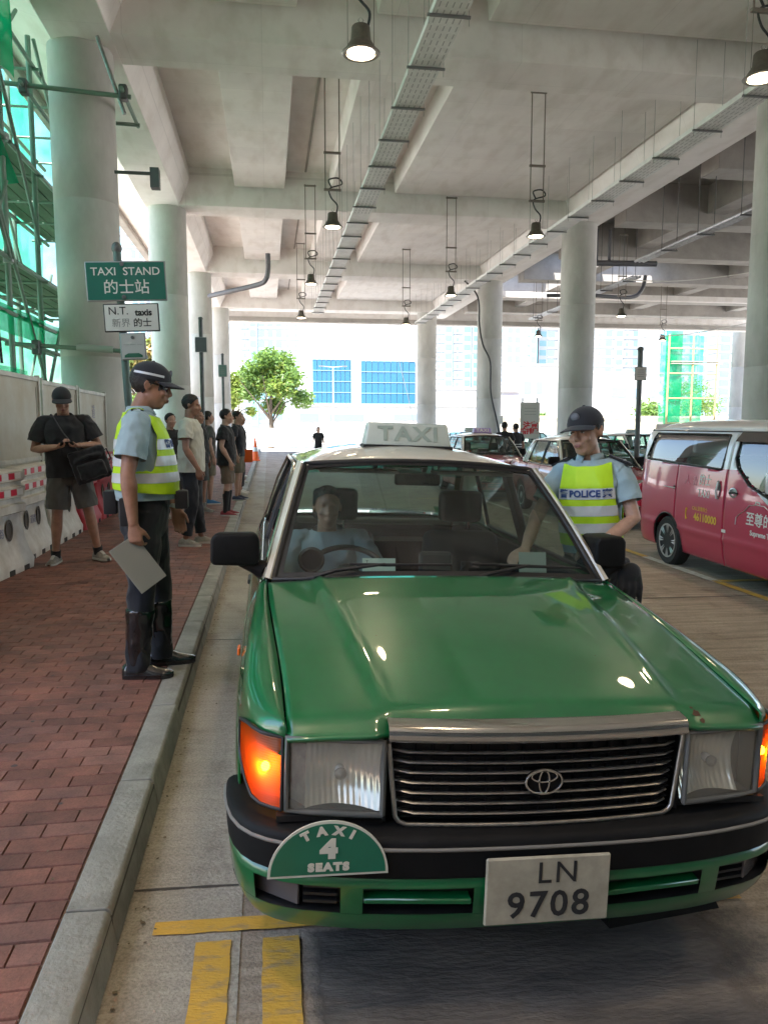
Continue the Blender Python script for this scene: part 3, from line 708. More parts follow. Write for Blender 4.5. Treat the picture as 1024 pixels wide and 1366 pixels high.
def wheel(parent, x, y, r, w, side, rimm=M_rimw, spokes=0):
    t = link('wheel', None, parent, (x, y, r)); M = Matrix.Rotation(side * pi / 2, 4, 'Y')
    part('tyre', MB().lathe([(r * .66, -w / 2 + .01), (r * .9, -w / 2), (r * .985, -w / 2 + .025), (r, -w / 4), (r, w / 4), (r * .985, w / 2 - .025), (r * .9, w / 2), (r * .66, w / 2 - .01)], 36, M), M_tyre, t, 40)
    b = MB()
    if spokes:
        b.lathe([(r * .69, w / 2 - .02), (r * .69, w / 2 - .005), (r * .63, w / 2 - .005), (r * .60, w / 2 - .05), (r * .60, -.02)], 32, M)
        b.lathe([(r * .2, w / 2 - .045), (r * .2, w / 2 - .02), (r * .1, w / 2 - .012), (.0, w / 2 - .012)], 20, M)
        for k in range(spokes):
            for da in (-.13, .13):
                a = 2 * pi * k / spokes + da; a2 = 2 * pi * k / spokes + da * 1.6
                p0 = M @ V((r * .16 * cos(a), r * .16 * sin(a), w / 2 - .03)); p1 = M @ V((r * .63 * cos(a2 - da * .9), r * .63 * sin(a2 - da * .9), w / 2 - .02))
                b.tube([p0, p1], [.016, .02], 6)
        part('rim', b, rimm, t, 40); part('brake', MB().lathe([(r * .6, -.03), (r * .6, .0), (0, .0)], 20, M), M_trim, t)
    else:
        b.lathe([(r * .68, w / 2 - .02), (r * .69, w / 2 - .004), (r * .62, w / 2 - .006), (r * .56, w / 2 - .03), (r * .3, w / 2 - .016), (r * .16, w / 2 - .004), (0, w / 2 - .004)], 28, M)
        part('rim', b, rimm, t, 40)
    return t

def make_taxi(label, paint, detail=True, ind=True, seats='4', signtext=True, signmat=None, plate=True, group=None, roof=M_ivory):
    T = thing('taxi', label, 'taxi', (0, 0, 0), 0, group)
    # bonnet with two raised creases
    def hood(u, v):
        a = abs(u); yr = 1.21 + .125 * a * a
        x0 = u * .696; y0 = fy(x0) - .012 + .022 * (1 - ss(.60, .66, a)); y = lerp(y0, yr, v); x = u * (gapx(y) - .003)
        ze = gapz(lerp(.10, 1.36, v)); crown = (.036 + .012 * v) * (1 - a**2.2)
        cr = lerp(.60, .725, v); d = a - cr
        z = ze + crown + .009 * (1 - ss(-.02, .05, d)) + .010 * math.exp(-(d / .022)**2) * ss(.0, .12, v) * (.35 + .65 * v)
        z -= .034 * (1 - ss(0, .075, v))**2 * (1.1 if a < .62 else .8)
        if detail: z += -.013 * math.exp(-((u - .80) / .09)**2 - ((v - .88) / .07)**2) + .008 * math.exp(-((u - .90) / .05)**2 - ((v - .80) / .10)**2) - .005 * math.exp(-((u - .70) / .05)**2 - ((v - .72) / .09)**2)
        return (x, y, z)
    nu, nv = (72, 54) if detail else (20, 10)
    shell('bonnet', MB().grid([[hood(2 * i / nu - 1, (j / nv)**1.25) for i in range(nu + 1)] for j in range(nv + 1)]), paint, T, .012, 60)
    if detail:
        rc = MB(); rg = random.Random(3)
        for u_, v_, r_ in ((.685, .035, .016), (.70, .02, .010), (.672, .05, .006), (-.30, .012, .004), (.15, .010, .005), (.42, .30, .003), (-.55, .45, .003)):
            c = V(hood(u_, v_)); du = (V(hood(u_ + .01, v_)) - c).normalized(); dv = (V(hood(u_, v_ + .01)) - c).normalized(); nn = du.cross(dv)
            pts = [c + du * r_ * rg.uniform(.5, 1.1) * cos(a) + dv * r_ * rg.uniform(.5, 1.1) * sin(a) + nn * .0012 for a in [2 * pi * k / 9 for k in range(9)]]; rc.add(pts, [tuple(range(9))])
        tag(part('paint_chip', rc, mat('rust_brown', (.10, .045, .02), .85, var=.5, vscale=60), T, None), kind='stuff')
    # wings
    def wing_x(y, z): return Wd(y) * S(z)
    b = MB()
    nz = 15
    def wing_pt(y, k):
        zs = gapz(y) - .055; gx, gz = gapx(y), gapz(y)
        if k <= nz: z = lerp(.24, zs, k / nz); return [Wd(y) * S(z), y, z]
        t = (k - nz) / 5; x0 = Wd(y) * S(zs); a = t * pi / 2
        return [lerp(x0, gx + .003, 1 - cos(a)), y, zs + (gz - zs) * sin(a) ]
    ny = 46; rows = []
    for i in range(ny + 1):
        row = []
        for k in range(nz + 6):
            ys = .375 if k < nz - 1 else .135
            row.append(wing_pt(lerp(ys, 1.40, i / ny), k))
        rows.append(row)
    for i in range(ny + 1):
        for k in range(nz + 6):
            p = rows[i][k]; d = sqrt((p[1] - .80)**2 + (p[2] - .30)**2)
            if abs(d - ARCH_R) < .026: p[1] = .80 + (p[1] - .80) * ARCH_R / d; p[2] = max(.24, .30 + (p[2] - .30) * ARCH_R / d); p[0] = wing_x(p[1], p[2])
    n = nz + 6; vs = [tuple(p) for r in rows for p in r]; fs = []
    for i in range(ny):
        for k in range(n - 1):
            q = (i * n + k, (i + 1) * n + k, (i + 1) * n + k + 1, i * n + k + 1); c = [sum(vs[a][d] for a in q) / 4 for d in (1, 2)]
            if sqrt((c[0] - .8)**2 + (c[1] - .3)**2) >= ARCH_R: fs.append(q)
    for s in (-1, 1): b = MB(); mirror_add(b, vs, fs, 0, (s,)); shell('wing', b, paint, T, .006, 50)
    # doors, quarters
    for y0, y1, nm, arch in ((1.405, 2.515, 'door', None), (2.523, 3.35, 'door', (3.585, .30, ARCH_R)), (3.358, 4.72, 'rear_quarter', (3.585, .30, ARCH_R))):
        vs, fs = side_rows(y0, y1, .24, 1.0, int((y1 - y0) / .035), 22, lambda y, z: Wd(y) * S(z), arch)
        for s in (-1, 1):
            b = MB(); mirror_add(b, vs, fs, 0, (s,)); d = shell(nm, b, paint, T, .006, 50)
            if nm == 'door' : part('handle', MB().box(s * .842 - .012, s * .842 + .012, y1 - .26, y1 - .10, .80, .825), M_trim, d, 35, .004, 1)
    # boot and tail
    b = MB(); b.grid([[(u * .76, y, z - .02 * u * u) for u in (-1, -.6, -.2, .2, .6, 1)] for y, z in ((3.95, 1.02), (4.3, 1.0), (4.62, .985), (4.70, .95), (4.73, .80), (4.74, .60), (4.72, .30))]); part('boot', b, paint, T, 40)
    for s in (-1, 1): part('tail_lamp', MB().box(s * .62 - .13, s * .62 + .13, 4.70, 4.755, .66, .82), mat('tail_red', (.35, .01, .01), .2), T, 35, .008, 1)
    part('rear_bumper', MB().box(-.82, .82, 4.66, 4.80, .34, .56), M_pla, T, 35, .03, 2)
    # roof
    def roofp(u, t):
        y = lerp(1.925 + .055 * u * u, 3.55 - .05 * u * u, t)
        g = sinterp(t, [(0, .36), (.1, .66), (.25, .90), (.5, 1), (.8, .84), (1, .4)])
        return (u * .612, y, 1.468 + .104 * (1 - abs(u)**2.8) * g + .012 * (1 - abs(u)) )
    shell('roof', MB().grid([[roofp(2 * i / 28 - 1, j / 24) for i in range(29)] for j in range(25)]), roof, T, .02, 50)
    part('headliner', MB().grid([[(x * .97, y, z - .03) for x, y, z in [roofp(2 * i / 8 - 1, j / 6) for i in range(9)]] for j in range(7)]), M_intl, T)
    # glass
    def ws(u, v):
        y = lerp(1.262 + .125 * u * u, 1.935 + .05 * u * u, v); z = lerp(1.032 - .035 * u * u, 1.503 - .03 * u * u, v) + .016 * sin(pi * v)
        return V((u * lerp(.728, .578, v), y - .010 * sin(pi * v), z))
    part('windscreen', MB().grid([[ws(2 * i / 24 - 1, j / 14) for i in range(25)] for j in range(15)]), M_glass, T, 180)
    off = lambda p, d=.004: (p.x, p.y - d, p.z + d)
    ring = [ws(2 * i / 24 - 1, 0) for i in range(25)] + [ws(1, j / 10) for j in range(1, 11)] + [ws(1 - 2 * i / 24, 1) for i in range(1, 25)] + [ws(-1, 1 - j / 10) for j in range(1, 11)]
    part('windscreen_seal', MB().tube([off(p) for p in ring], .013, 6), M_trim, T, 60)
    b = MB()
    for u0, u1, v0, v1 in ((-1, 1, .955, .997), (-1, 1, .003, .05)):
        b.grid([[V(off(ws(lerp(u0, u1, i / 24), lerp(v0, v1, j / 2)), .002)) for i in range(25)] for j in range(3)])
    for s in (-1, 1): b.grid([[V(off(ws(s * lerp(.955, .997, i / 2), j / 14), .002)) for i in range(3)] for j in range(15)], flip=s < 0)
    part('windscreen_border', b, M_trim, T, 60)
    def rw(u, v): return V((u * lerp(.60, .68, v), lerp(3.53 - .05 * u * u, 4.02 - .06 * u * u, v), lerp(1.50, 1.045, v) - .03 * u * u))
    b = MB(); b.grid([[rw(2 * i / 12 - 1, j / 8) for i in range(13)] for j in range(9)]); part('rear_window', b, M_glass, T, 180)
    if detail:
        b = MB(); b.grid([[rw(2 * i / 12 - 1, lerp(.02, .32, j / 4)) + V((0, -.006, -.004)) for i in range(13)] for j in range(5)]); part('sun_strip', b, M_gtop, T, 180)
    b = MB()
    for s in (-1, 1): b.grid([[V(p) for p in (rw(s * .94, v), rw(s * 1.0, v) + V((s * .02, 0, .004)), V((s * lerp(.612, .765, v), lerp(3.3, 3.42, v), lerp(1.468, 1.0, v))))] for v in [k / 6 for k in range(7)]], flip=s > 0)
    part('rear_pillar', b, roof, T, 60)
    # A pillars and side windows
    def rail(y): return V((.612, y, 1.466))
    for s in (-1, 1):
        rows = []
        for k in range(9):
            v = k / 8; a = ws(1, v); a = V((a.x * s, a.y, a.z)); c = V((s * lerp(.768, .618, v), lerp(1.40, 2.03, v), lerp(.995, 1.470, v))); mid = (a + c) / 2 + V((s * .016, -.018, .018))
            rows.append([a + V((s * .004, -.008, .004)), a + V((s * .016, -.02, .012)), mid, c + V((s * .006, -.012, 0)), c + V((-s * .01, .03, 0))])
        part('front_pillar', MB().grid(rows, flip=s > 0), roof, T, 50)
        for ya, yb, yc, yd in ((1.47, 2.485, 2.07, 2.485), (2.555, 3.32, 2.555, 3.24)):
            P_ = lambda t, v: V((s * (lerp(.757, .610, v) + .010 * sin(pi * v)), lerp(lerp(ya, yc, v), lerp(yb, yd, v), t), lerp(1.012, 1.452, v)))
            part('side_window', MB().grid([[P_(i / 4, j / 6) for i in range(5)] for j in range(7)], flip=s < 0), M_sideg, T, 180)
            per = [P_(t, 0) for t in (0, .5, 1)] + [P_(1, v) for v in (.33, .66, 1)] + [P_(t, 1) for t in (.5, 0)] + [P_(0, v) for v in (.66, .33, 0)]
            part('window_frame', MB().tube(per, (.013), 6), M_trim, T, 60)
            part('belt_trim', MB().tube([V((s * .776, ya - .04, 1.0)), V((s * .776, yb + .04, 1.0))], .009, 6), M_chr, T, 60)
        part('centre_pillar', MB().prism([V((s * .765, 2.47, 1.0)), V((s * .765, 2.57, 1.0)), V((s * .735, 2.57, 1.0)), V((s * .735, 2.47, 1.0))], [V((s * .618, 2.47, 1.46)), V((s * .618, 2.57, 1.46)), V((s * .59, 2.57, 1.46)), V((s * .59, 2.47, 1.46))]), M_trim, T)
        part('gutter_trim', MB().tube([V((s * .776, 1.40, 1.0)), V((s * .70, 1.72, 1.235)), V((s * .628, 2.03, 1.470)), V((s * .628, 2.6, 1.474)), V((s * .626, 3.3, 1.468)), V((s * .69, 3.52, 1.30)), V((s * .77, 3.62, 1.01))], .010, 6), M_chr, T, 60)
    # cowl, wipers
    b = MB(); n = 24
    b.grid([[V((u * .735, lerp(1.20 + .125 * u * u, 1.275 + .125 * u * u, t), lerp(1.018 - .03 * u * u - .012, 1.034 - .033 * u * u, t))) for u in [2 * i / n - 1 for i in range(n + 1)]] for t in (0, .5, 1)])
    part('cowl', b, M_trim, T, 60)
    if detail:
        for k in range(40):
            u = -.9 + 1.8 * k / 39; y = 1.23 + .125 * u * u; part('cowl_slot', MB().box(u * .73 - .008, u * .73 + .008, y - .012, y + .014, 1.024 - .033 * u * u, 1.031 - .033 * u * u), M_pla, T)
    for x0, x1, yy in ((-.56, .02, .03), (.10, .66, .03)):
        u0 = x0 / .73; u1 = x1 / .73
        base = V((x0, 1.25 + .125 * u0 * u0, 1.028)); tip = ws(u1 * .98, .075) + V((0, -.016, .016)); mid = ws((u0 + u1) / 2, .075) + V((0, -.02, .02)); w = link('wiper', None, T)
        part('wiper_arm', MB().tube([base, base + (mid - base) * .3 + V((0, -.01, .012)), mid], [.012, .009, .006], 6), M_trim, w, 60)
        a = ws(u0 * .8 + .04, .085) + V((0, -.014, .014)); part('wiper_blade', MB().tube([a, mid + V((0, .004, -.004)), tip], [.006, .008, .005], 6), M_trim, w, 60)
    # grille
    g = link('grille', None, T)
    def hw(z): return interp(z, [(.566, .374), (.59, .400), (.80, .425)])
    def gy(x): return .055 + .085 * (x / .45)**2 * .45
    b = MB(); zs = [.568, .60, .65, .72, .78, .815]
    b.grid([[V((hw(z) * u, gy(hw(z) * u) + .035, z)) for u in [i / 6 - 1 for i in range(13)]] for z in zs]); part('grille_back', b, M_trim, g, 60)
    per = [(-hw(.80), .806), (-.402, .594), (-.392, .580), (-.372, .571), (.372, .571), (.392, .580), (.402, .594), (hw(.80), .806)]; pp = []
    for (xa, za), (xb, zb) in zip(per, per[1:]):
        nn = 12 if abs(xa - xb) > .3 else 3
        for i in range(nn): x = lerp(xa, xb, i / nn); pp.append(V((x, gy(x) - .004, lerp(za, zb, i / nn))))
    pp.append(V((per[-1][0], gy(.42) - .004, .806))); part('grille_surround', MB().tube(pp, .0068, 8), M_chrome2, g, 60)
    for k in range(7):
        z = .778 - k * .0295; h = hw(z) - .012
        part('grille_bar', MB().tube([V((h * u, gy(h * u) + .004 + (.02 if abs(u) > .97 else 0), z)) for u in [i / 10 - 1 for i in range(21)]], [(.0075, .0045)] * 21, 6), M_chrome2, g, 60)
        if detail: part('grille_bar', MB().tube([V((h * u, gy(h * u) + .014, z - .0142)) for u in [i / 10 - 1 for i in range(21)]], [(.006, .003)] * 21, 6), M_pla, g, 60)
    if detail:
        for k in range(-7, 8): x = k * .05; part('grille_rib', MB().box(x - .002, x + .002, gy(x) + .012, gy(x) + .032, .59, .80), M_pla, g)
    cb = MB(); N_ = 28; rows = []
    for i in range(N_ + 1):
        x = lerp(-.428, .428, i / N_); y = gy(x); rows.append([V((x, y + .02, .813)), V((x, y - .022, .814)), V((x, y - .028, .820)), V((x, y - .024, .846)), V((x, y - .014, .858)), V((x, y + .04, .864))])
    cb.grid(rows, flip=True); part('grille_header', cb, M_chr, g, 60)
    e = link('emblem', None, g); ez, ey = .700, gy(0) - .012
    def ell_ring(cx, cz, rx, rz, r, n=36): return MB().tube([V((cx + rx * cos(2 * pi * i / n), ey - .004, cz + rz * sin(2 * pi * i / n))) for i in range(n + 1)], r, 6)
    part('emblem_disc', MB().lathe([(1, -.004), (1, .004)], 32, Matrix.Translation((0, ey + .004, ez)) @ Matrix.Diagonal((.050, 1, .034, 1)) @ Matrix.Rotation(pi / 2, 4, 'X')), M_pla, e)
    part('emblem_ring', ell_ring(0, ez, .051, .035, .0042), M_chr, e, 60)
    part('emblem_ring', ell_ring(0, ez + .0155, .036, .0165, .0036), M_chr, e, 60)
    part('emblem_ring', ell_ring(0, ez, .0145, .033, .0036), M_chr, e, 60)
    # headlights and indicators
    for s in (-1, 1):
        hl = link('headlight', None, T)
        X0, X1, zt, zb = .438, .694, .812, .600
        def hp(u, v, d=0, bul=.012): x = lerp(X0, X1, u); return V((s * x, fy(x) + .004 + d - bul * sin(pi * u) * sin(pi * v), lerp(zb, zt, v)))
        part('lens', MB().grid([[hp(i / 12, j / 8) for i in range(13)] for j in range(9)], flip=s < 0), M_lens, hl, 180)
        part('housing', MB().tube([hp(u, v, -.004, 0) for u, v in ((0, 0), (.25, 0), (.5, 0), (.75, 0), (1, 0), (1, .5), (1, 1), (.75, 1), (.5, 1), (.25, 1), (0, 1), (0, .5), (0, 0))], .008, 6), mat('lamp_gasket', (.10, .10, .09), .6), hl, 60)
        # reflector bowl
        def bowl(u, v):
            p = hp(u, v, .02, 0); uu = (u - .42) / .42; vv = (v - .5) / .5; d = .085 * max(0, 1 - .55 * uu * uu - .55 * vv * vv)
            return p + V((0, d, 0))
        part('reflector', MB().grid([[bowl(lerp(0, .80, i / 16), j / 12) for i in range(17)] for j in range(13)], flip=s < 0), M_refl, hl, 180)
        part('reflector_side', MB().grid([[hp(lerp(.80, 1, i / 3), j / 3, .03 + .02 * i, 0) for i in range(4)] for j in range(4)], flip=s < 0), M_refd, hl, 60)
        cy = fy(.55) + .06
        part('bulb', MB().ell((s * .548, cy, .70), (.014, .025, .014)), mat('bulb_glass', (.8, .8, .8), .1), hl, 180)
        part('bulb_shield', MB().lathe([(.016, 0), (.017, .008), (.0, .018)], 16, Matrix.Translation((s * .548, cy - .02, .70)) @ Matrix.Rotation(pi / 2, 4, 'X')), M_refd, hl, 60)
        ho = MB(); ho.grid([[V((s * x, fy(x) + .14, z)) for x in (.42, .56, .70)] for z in (.57, .83)]); ho.box(min(s * .425, s * .72), max(s * .425, s * .72), .12, .26, .570, .588); ho.box(min(s * .425, s * .70), max(s * .425, s * .70), .13, .26, .812, .818)
        ho.box(s * .428 - .004, s * .428 + .004, .10, .26, .57, .815); ho.box(s * .699 - .004, s * .699 + .004, .150, .3, .57, .81)
        part('lamp_bucket', ho, M_trim, hl)
        ic = link('indicator', None, T)
        out = [(.706, .140), (.735, .158), (.765, .185), (.788, .222), (.806, .27), (.820, .33), (.826, .372)]
        def ip(i, v, d=0):
            x, y = out[i]; t = i / 6; zb_ = .596 + .075 * ss(.35, 1, t)**1.3; zt_ = .806 - .0 * t - .03 * ss(.6, 1, t)
            return V((s * (x - d * .5), y + d, lerp(zb_, zt_, v)))
        part('lens', MB().grid([[ip(i, j / 6) for i in range(7)] for j in range(7)], flip=s < 0), M_amber, ic, 180)
        part('gasket', MB().tube([ip(i, 0) for i in range(7)] + [ip(6, v) for v in (.3, .6, 1)] + [ip(i, 1) for i in range(5, -1, -1)] + [ip(0, v) for v in (.6, .3, 0)], .006, 6), M_trim, ic, 60)
        part('reflector', MB().grid([[ip(min(i, 5), j / 4, .05 if i else .02) for i in range(6)] for j in range(5)], flip=s < 0), M_amref, ic, 60)
        part('bulb', MB().ell((s * .752, .196, .700), (.012, .012, .014)), M_bulb if ind else M_bulboff, ic, 180)
    # bumper
    BP = [(0, 0), (.10, .001), (.19, .003), (.30, .008), (.40, .017), (.49, .029), (.55, .040), (.65, .064), (.70, .082), (.745, .106), (.785, .138), (.818, .18), (.842, .235), (.858, .30), (.866, .37), (.868, .445)]
    full = [(-x, y) for x, y in BP[::-1]] + BP[1:]
    nrm = []
    for i in range(len(full)):
        a = full[max(i - 1, 0)]; c = full[min(i + 1, len(full) - 1)]; t = V((c[0] - a[0], c[1] - a[1])).normalized(); nrm.append((-t.y, t.x))   # inward
    def sweep(prof, hole=None):
        vs = [V((x + nx * d, y + ny_ * d, z)) for (x, y), (nx, ny_) in zip(full, nrm) for d, z in prof]; k = len(prof); fs = []
        for i in range(len(full) - 1):
            for j in range(k - 1):
                xm = abs((full[i][0] + full[i + 1][0]) / 2)
                if hole and j in hole and (.19 < xm < .49 or .55 < xm < .795): continue
                fs.append((i * k + j, i * k + j + 1, (i + 1) * k + j + 1, (i + 1) * k + j)[::-1])
        return MB().add(vs, fs)
    bu = part('bumper', sweep([(.12, .568), (.05, .565), (.020, .560), (.007, .552), (.002, .543), (.0, .535), (.0, .52), (.001, .49), (.004, .446), (.02, .436)]), M_pla, T, 40)
    part('bumper_strip', sweep([(.004, .536), (-.005, .534), (-.007, .530), (-.005, .526), (.004, .524)]), mat('grey_strip', (.16, .15, .13), .6), bu, 60)
    lo = part('lower_bumper', sweep([(.014, .438), (.008, .430), (.008, .412), (.018, .332), (.028, .300), (.05, .266), (.10, .258)], hole=(2,)), paint, T, 40)
    part('intake_back', sweep([(.010, .416), (.07, .412), (.075, .327), (.018, .330)]), M_trim, lo, 40)
    for s in (-1, 1):
        part('intake_slat', MB().prism([V((s * .195, .012, 0.362)), V((s * .195, .012, 0.378)), V((s * .195, .05, 0.382)), V((s * .195, .05, 0.366))], [V((s * .485, .042, 0.362)), V((s * .485, .042, 0.378)), V((s * .485, .08, 0.382)), V((s * .485, .08, 0.366))]), paint, lo, 35, .003, 1, True)
        fl = MB(); fl.prism([V((s * .80, .205, 0.334)), V((s * .80, .205, 0.410)), V((s * .80, .24, 0.410)), V((s * .80, .24, 0.334))], [V((s * .655, .092, 0.334)), V((s * .655, .092, 0.410)), V((s * .655, .14, 0.410)), V((s * .655, .14, 0.334))])
        part('fog_lamp', fl, mat('fog_lamp_lens', (.10, .085, .08), .25, coat=.6), lo, 35, .006, 1, True)
        for z in (0.352, 0.374, 0.396): part('intake_slat', MB().prism([V((s * .555, .07, z)), V((s * .555, .07, z + .008)), V((s * .555, .10, z + .008)), V((s * .555, .10, z))], [V((s * .645, .085, z)), V((s * .645, .085, z + .008)), V((s * .645, .12, z + .008)), V((s * .645, .12, z))]), M_trim, lo, 35, 0, 1, True)
    if detail: part('underguard', MB().prism([V((.25, .10, .20)), V((.62, .14, .215)), V((.60, .16, .265)), V((.25, .12, .265))], [V((.25, .16, .19)), V((.62, .2, .2)), V((.60, .22, .245)), V((.25, .18, .245))]), M_pla, T, 35, 0, 1, True)
    # plate, badge
    F_ = lambda x, y, z: frame((x, y, z), (1, 0, 0), (0, 0, 1))
    if plate:
        p = part('number_plate', MB().box(-.168, .180, -.022, -.010, .318, .512), mat('plate_white', (.42, .38, .28), .6, var=.3, vscale=12), T, 35, .004, 1)
        text('LN', F_(.03, -.0235, .464), .088, M_black, p, spacing=1.15); text('9708', F_(.008, -.0235, .372), .105, M_black, p, bold=.0015, spacing=1.15)
        part('plate_bracket', MB().box(-.15, .16, -.0095, .03, .33, .46), M_trim, T)
    bd = link('seat_badge', None, T); bx, bz, by, br = -.585, .470, .012, .158
    hd = [(bx + br * cos(pi * i / 28), bz + br * .985 * sin(pi * i / 28)) for i in range(29)]
    part('badge_plate', MB().prism([V((x, by, z)) for x, z in hd], [V((x, by + .004, z)) for x, z in hd]), mat('badge_rim', (.62, .60, .50), .6), bd, 35, 0, 1, True)
    h2 = [(bx + (br - .0075) * cos(pi * i / 28), bz + .0065 + (br * .985 - .0145) * sin(pi * i / 28)) for i in range(29)]
    part('badge_face', MB().prism([V((x, by - .0012, z)) for x, z in h2], [V((x, by, z)) for x, z in h2]), M_sgreen, bd, 35, 0, 1, True)
    text(seats, F_(bx, by - .0022, bz + .075), .068, MATS['badge_rim'], bd, bold=.005, sx=1.15); text('SEATS', F_(bx, by - .0022, bz + .026), .029, MATS['badge_rim'], bd, bold=.0022, spacing=1.25, sx=1.15)
    for ch, a in zip('TAXI', (117, 98.5, 79, 63)):
        r_ = br - .028; M = F_(bx + r_ * cos(radians(a)) * 1.02, by - .0022, bz + r_ * sin(radians(a)) * .985) @ Matrix.Rotation(radians(a - 90), 4, 'Z'); text(ch, M, .032, MATS['badge_rim'], bd, bold=.0022, sx=1.1)
    # mirrors, marker lamps
    for s in (-1, 1):
        m_ = link('wing_mirror', None, T)
        cx, cy, cz = (-.888 if s < 0 else .80), 1.49, (1.122 if s < 0 else 1.125); fx = 1.0 if s < 0 else .70
        part('mirror_shell', MB().prism([V((cx + dx * fx, cy - .055, cz + dz)) for dx, dz in ((-.098, -.072), (.085, -.075), (.105, -.05), (.100, .05), (.08, .074), (-.085, .070), (-.106, .045), (-.106, -.05))],
             [V((cx + dx * .95 * fx, cy + .05 + .10 * (fx < 1), cz + dz * .92)) for dx, dz in ((-.098, -.072), (.085, -.075), (.105, -.05), (.100, .05), (.08, .074), (-.085, .070), (-.106, .045), (-.106, -.05))]), M_pla, m_, 40, .022, 3, True)
        part('mirror_glass', MB().box(cx - .085 * fx, cx + .085 * fx, cy + .051 + .1 * (fx < 1), cy + .055 + .1 * (fx < 1), cz - .055, cz + .055), M_chr, m_)
        part('mirror_arm', MB().tube([V((s * .76, 1.47, 1.02)), V((s * .81, 1.48, 1.045)), V((s * .87, 1.49, 1.07))], [(.03, .045), (.028, .035), (.025, .03)], 8), M_pla, m_, 60)
        part('side_repeater', MB().box(s * .852 - .006, s * .852 + .006, .93, .985, .80, .83), mat('amber_plastic', (.75, .13, .01), .25, coat=.5), T, 35, .004, 1)
    # roof sign
    if signtext:
        rs = link('roof_sign', None, T); z0, z1 = 1.572, 1.702; sm_ = signmat or mat('sign_plastic', (.50, .56, .50), .4, var=.1, vscale=9, coat=.3)
        part('sign_box', MB().prism([V((-.245, 2.34, z0)), V((.245, 2.34, z0)), V((.245, 2.50, z0)), V((-.245, 2.50, z0))], [V((-.222, 2.375, z1)), V((.222, 2.375, z1)), V((.222, 2.465, z1)), V((-.222, 2.465, z1))]), sm_, rs, 35, .014, 3, True)
        part('sign_foot', MB().box(-.25, .25, 2.335, 2.505, z0 - .02, z0 + .006), M_trim, rs, 35, .004, 1)
        text('TAXI', frame((0, 2.3545, z0 + .066), (1, 0, 0), (0, .26, 1)), .115, mat('sign_letter', (.30, .37, .32), .5) if signmat is None else M_white, rs, bold=.003, sx=1.2, spacing=1.15)
    # wheels and underbody
    for s in (-1, 1):
        for y in (.80, 3.585): wheel(T, s * .735, y, .305, .19, s)
    ub = MB(); ub.box(-.70, .70, .30, 4.6, .20, .30); ub.box(-.55, .55, .22, 1.28, .30, .76); ub.box(-.56, .56, 3.25, 4.6, .30, .90); part('underbody', ub, M_trim, T)
    # cabin
    cbn = MB(); cbn.box(-.74, -.70, 1.45, 3.6, .30, .985); cbn.box(.70, .74, 1.45, 3.6, .30, .985); cbn.box(-.72, .72, 1.30, 1.36, .30, .97); cbn.box(-.72, .72, 1.36, 3.6, .28, .32); part('cabin_trim', cbn, M_int, T)
    part('dashboard', MB().prism([V((-.70, 1.33, .80)), V((-.70, 1.32, .985)), V((-.70, 1.50, .995)), V((-.70, 1.66, .955)), V((-.70, 1.70, .75))], [V((.70, 1.33, .80)), V((.70, 1.32, .985)), V((.70, 1.50, .995)), V((.70, 1.66, .955)), V((.70, 1.70, .75))]), M_int, T, 35, .012, 2, True)
    part('parcel_shelf', MB().box(-.66, .66, 3.45, 4.0, .96, .99), M_int, T)
    part('rear_seat', MB().prism([V((-.66, 3.05, .36)), V((-.66, 3.05, .56)), V((-.66, 3.38, .58)), V((-.66, 3.52, 1.02)), V((-.66, 3.64, 1.02)), V((-.66, 3.5, .36))], [V((.66, 3.05, .36)), V((.66, 3.05, .56)), V((.66, 3.38, .58)), V((.66, 3.52, 1.02)), V((.66, 3.64, 1.02)), V((.66, 3.5, .36))]), M_seat, T, 35, .04, 3, True)
    for x in (-.37, .37):
        st = link('front_seat', None, T)
        part('seat_cushion', MB().box(x - .27, x + .27, 1.95, 2.45, .40, .55), M_seat, st, 35, .05, 3)
        part('seat_back', MB().prism([V((x - .27, 2.36, .50)), V((x + .27, 2.36, .50)), V((x + .27, 2.52, .48)), V((x - .27, 2.52, .48))], [V((x - .22, 2.52, 1.07)), V((x + .22, 2.52, 1.07)), V((x + .22, 2.63, 1.07)), V((x - .22, 2.63, 1.07))]), M_seat, st, 35, .05, 3, True)
        part('headrest', MB().box(x - .13, x + .13, 2.55, 2.64, 1.12, 1.31), M_seat, st, 35, .035, 3)
        part('headrest_post', MB().cyl((x - .05, 2.59, 1.05), (x - .05, 2.59, 1.14), .007, n=6).cyl((x + .05, 2.59, 1.05), (x + .05, 2.59, 1.14), .007, n=6), M_chr, st)
    sw = link('steering_wheel', None, T); c = V((-.37, 1.80, .955)); ax = V((0, -.86, -.5)); M = Matrix.Translation(c) @ V((0, -.55, .83)).to_track_quat('Z', 'Y').to_matrix().to_4x4()
    part('wheel_rim', MB().tube([M @ V((.185 * cos(2 * pi * i / 32), .185 * sin(2 * pi * i / 32), 0)) for i in range(33)], .014, 8), M_trim, sw, 60)
    sp = MB()
    for a in (-.2, pi + .2, -pi / 2): sp.tube([M @ V((0, 0, -.01)), M @ V((.18 * cos(a), .18 * sin(a), 0))], [.03, .014], 6)
    sp.ell((0, 0, 0), (.06, .06, .025), M=M); part('wheel_hub', sp, M_trim, sw, 60)
    part('rear_view_mirror', MB().box(-.12, .12, 2.02, 2.05, 1.375, 1.44), M_trim, T, 35, .015, 2)
    part('sun_visor', MB().box(-.50, -.10, 2.02, 2.20, 1.435, 1.45).box(.10, .50, 2.02, 2.20, 1.435, 1.45), M_intl, T)
    return T

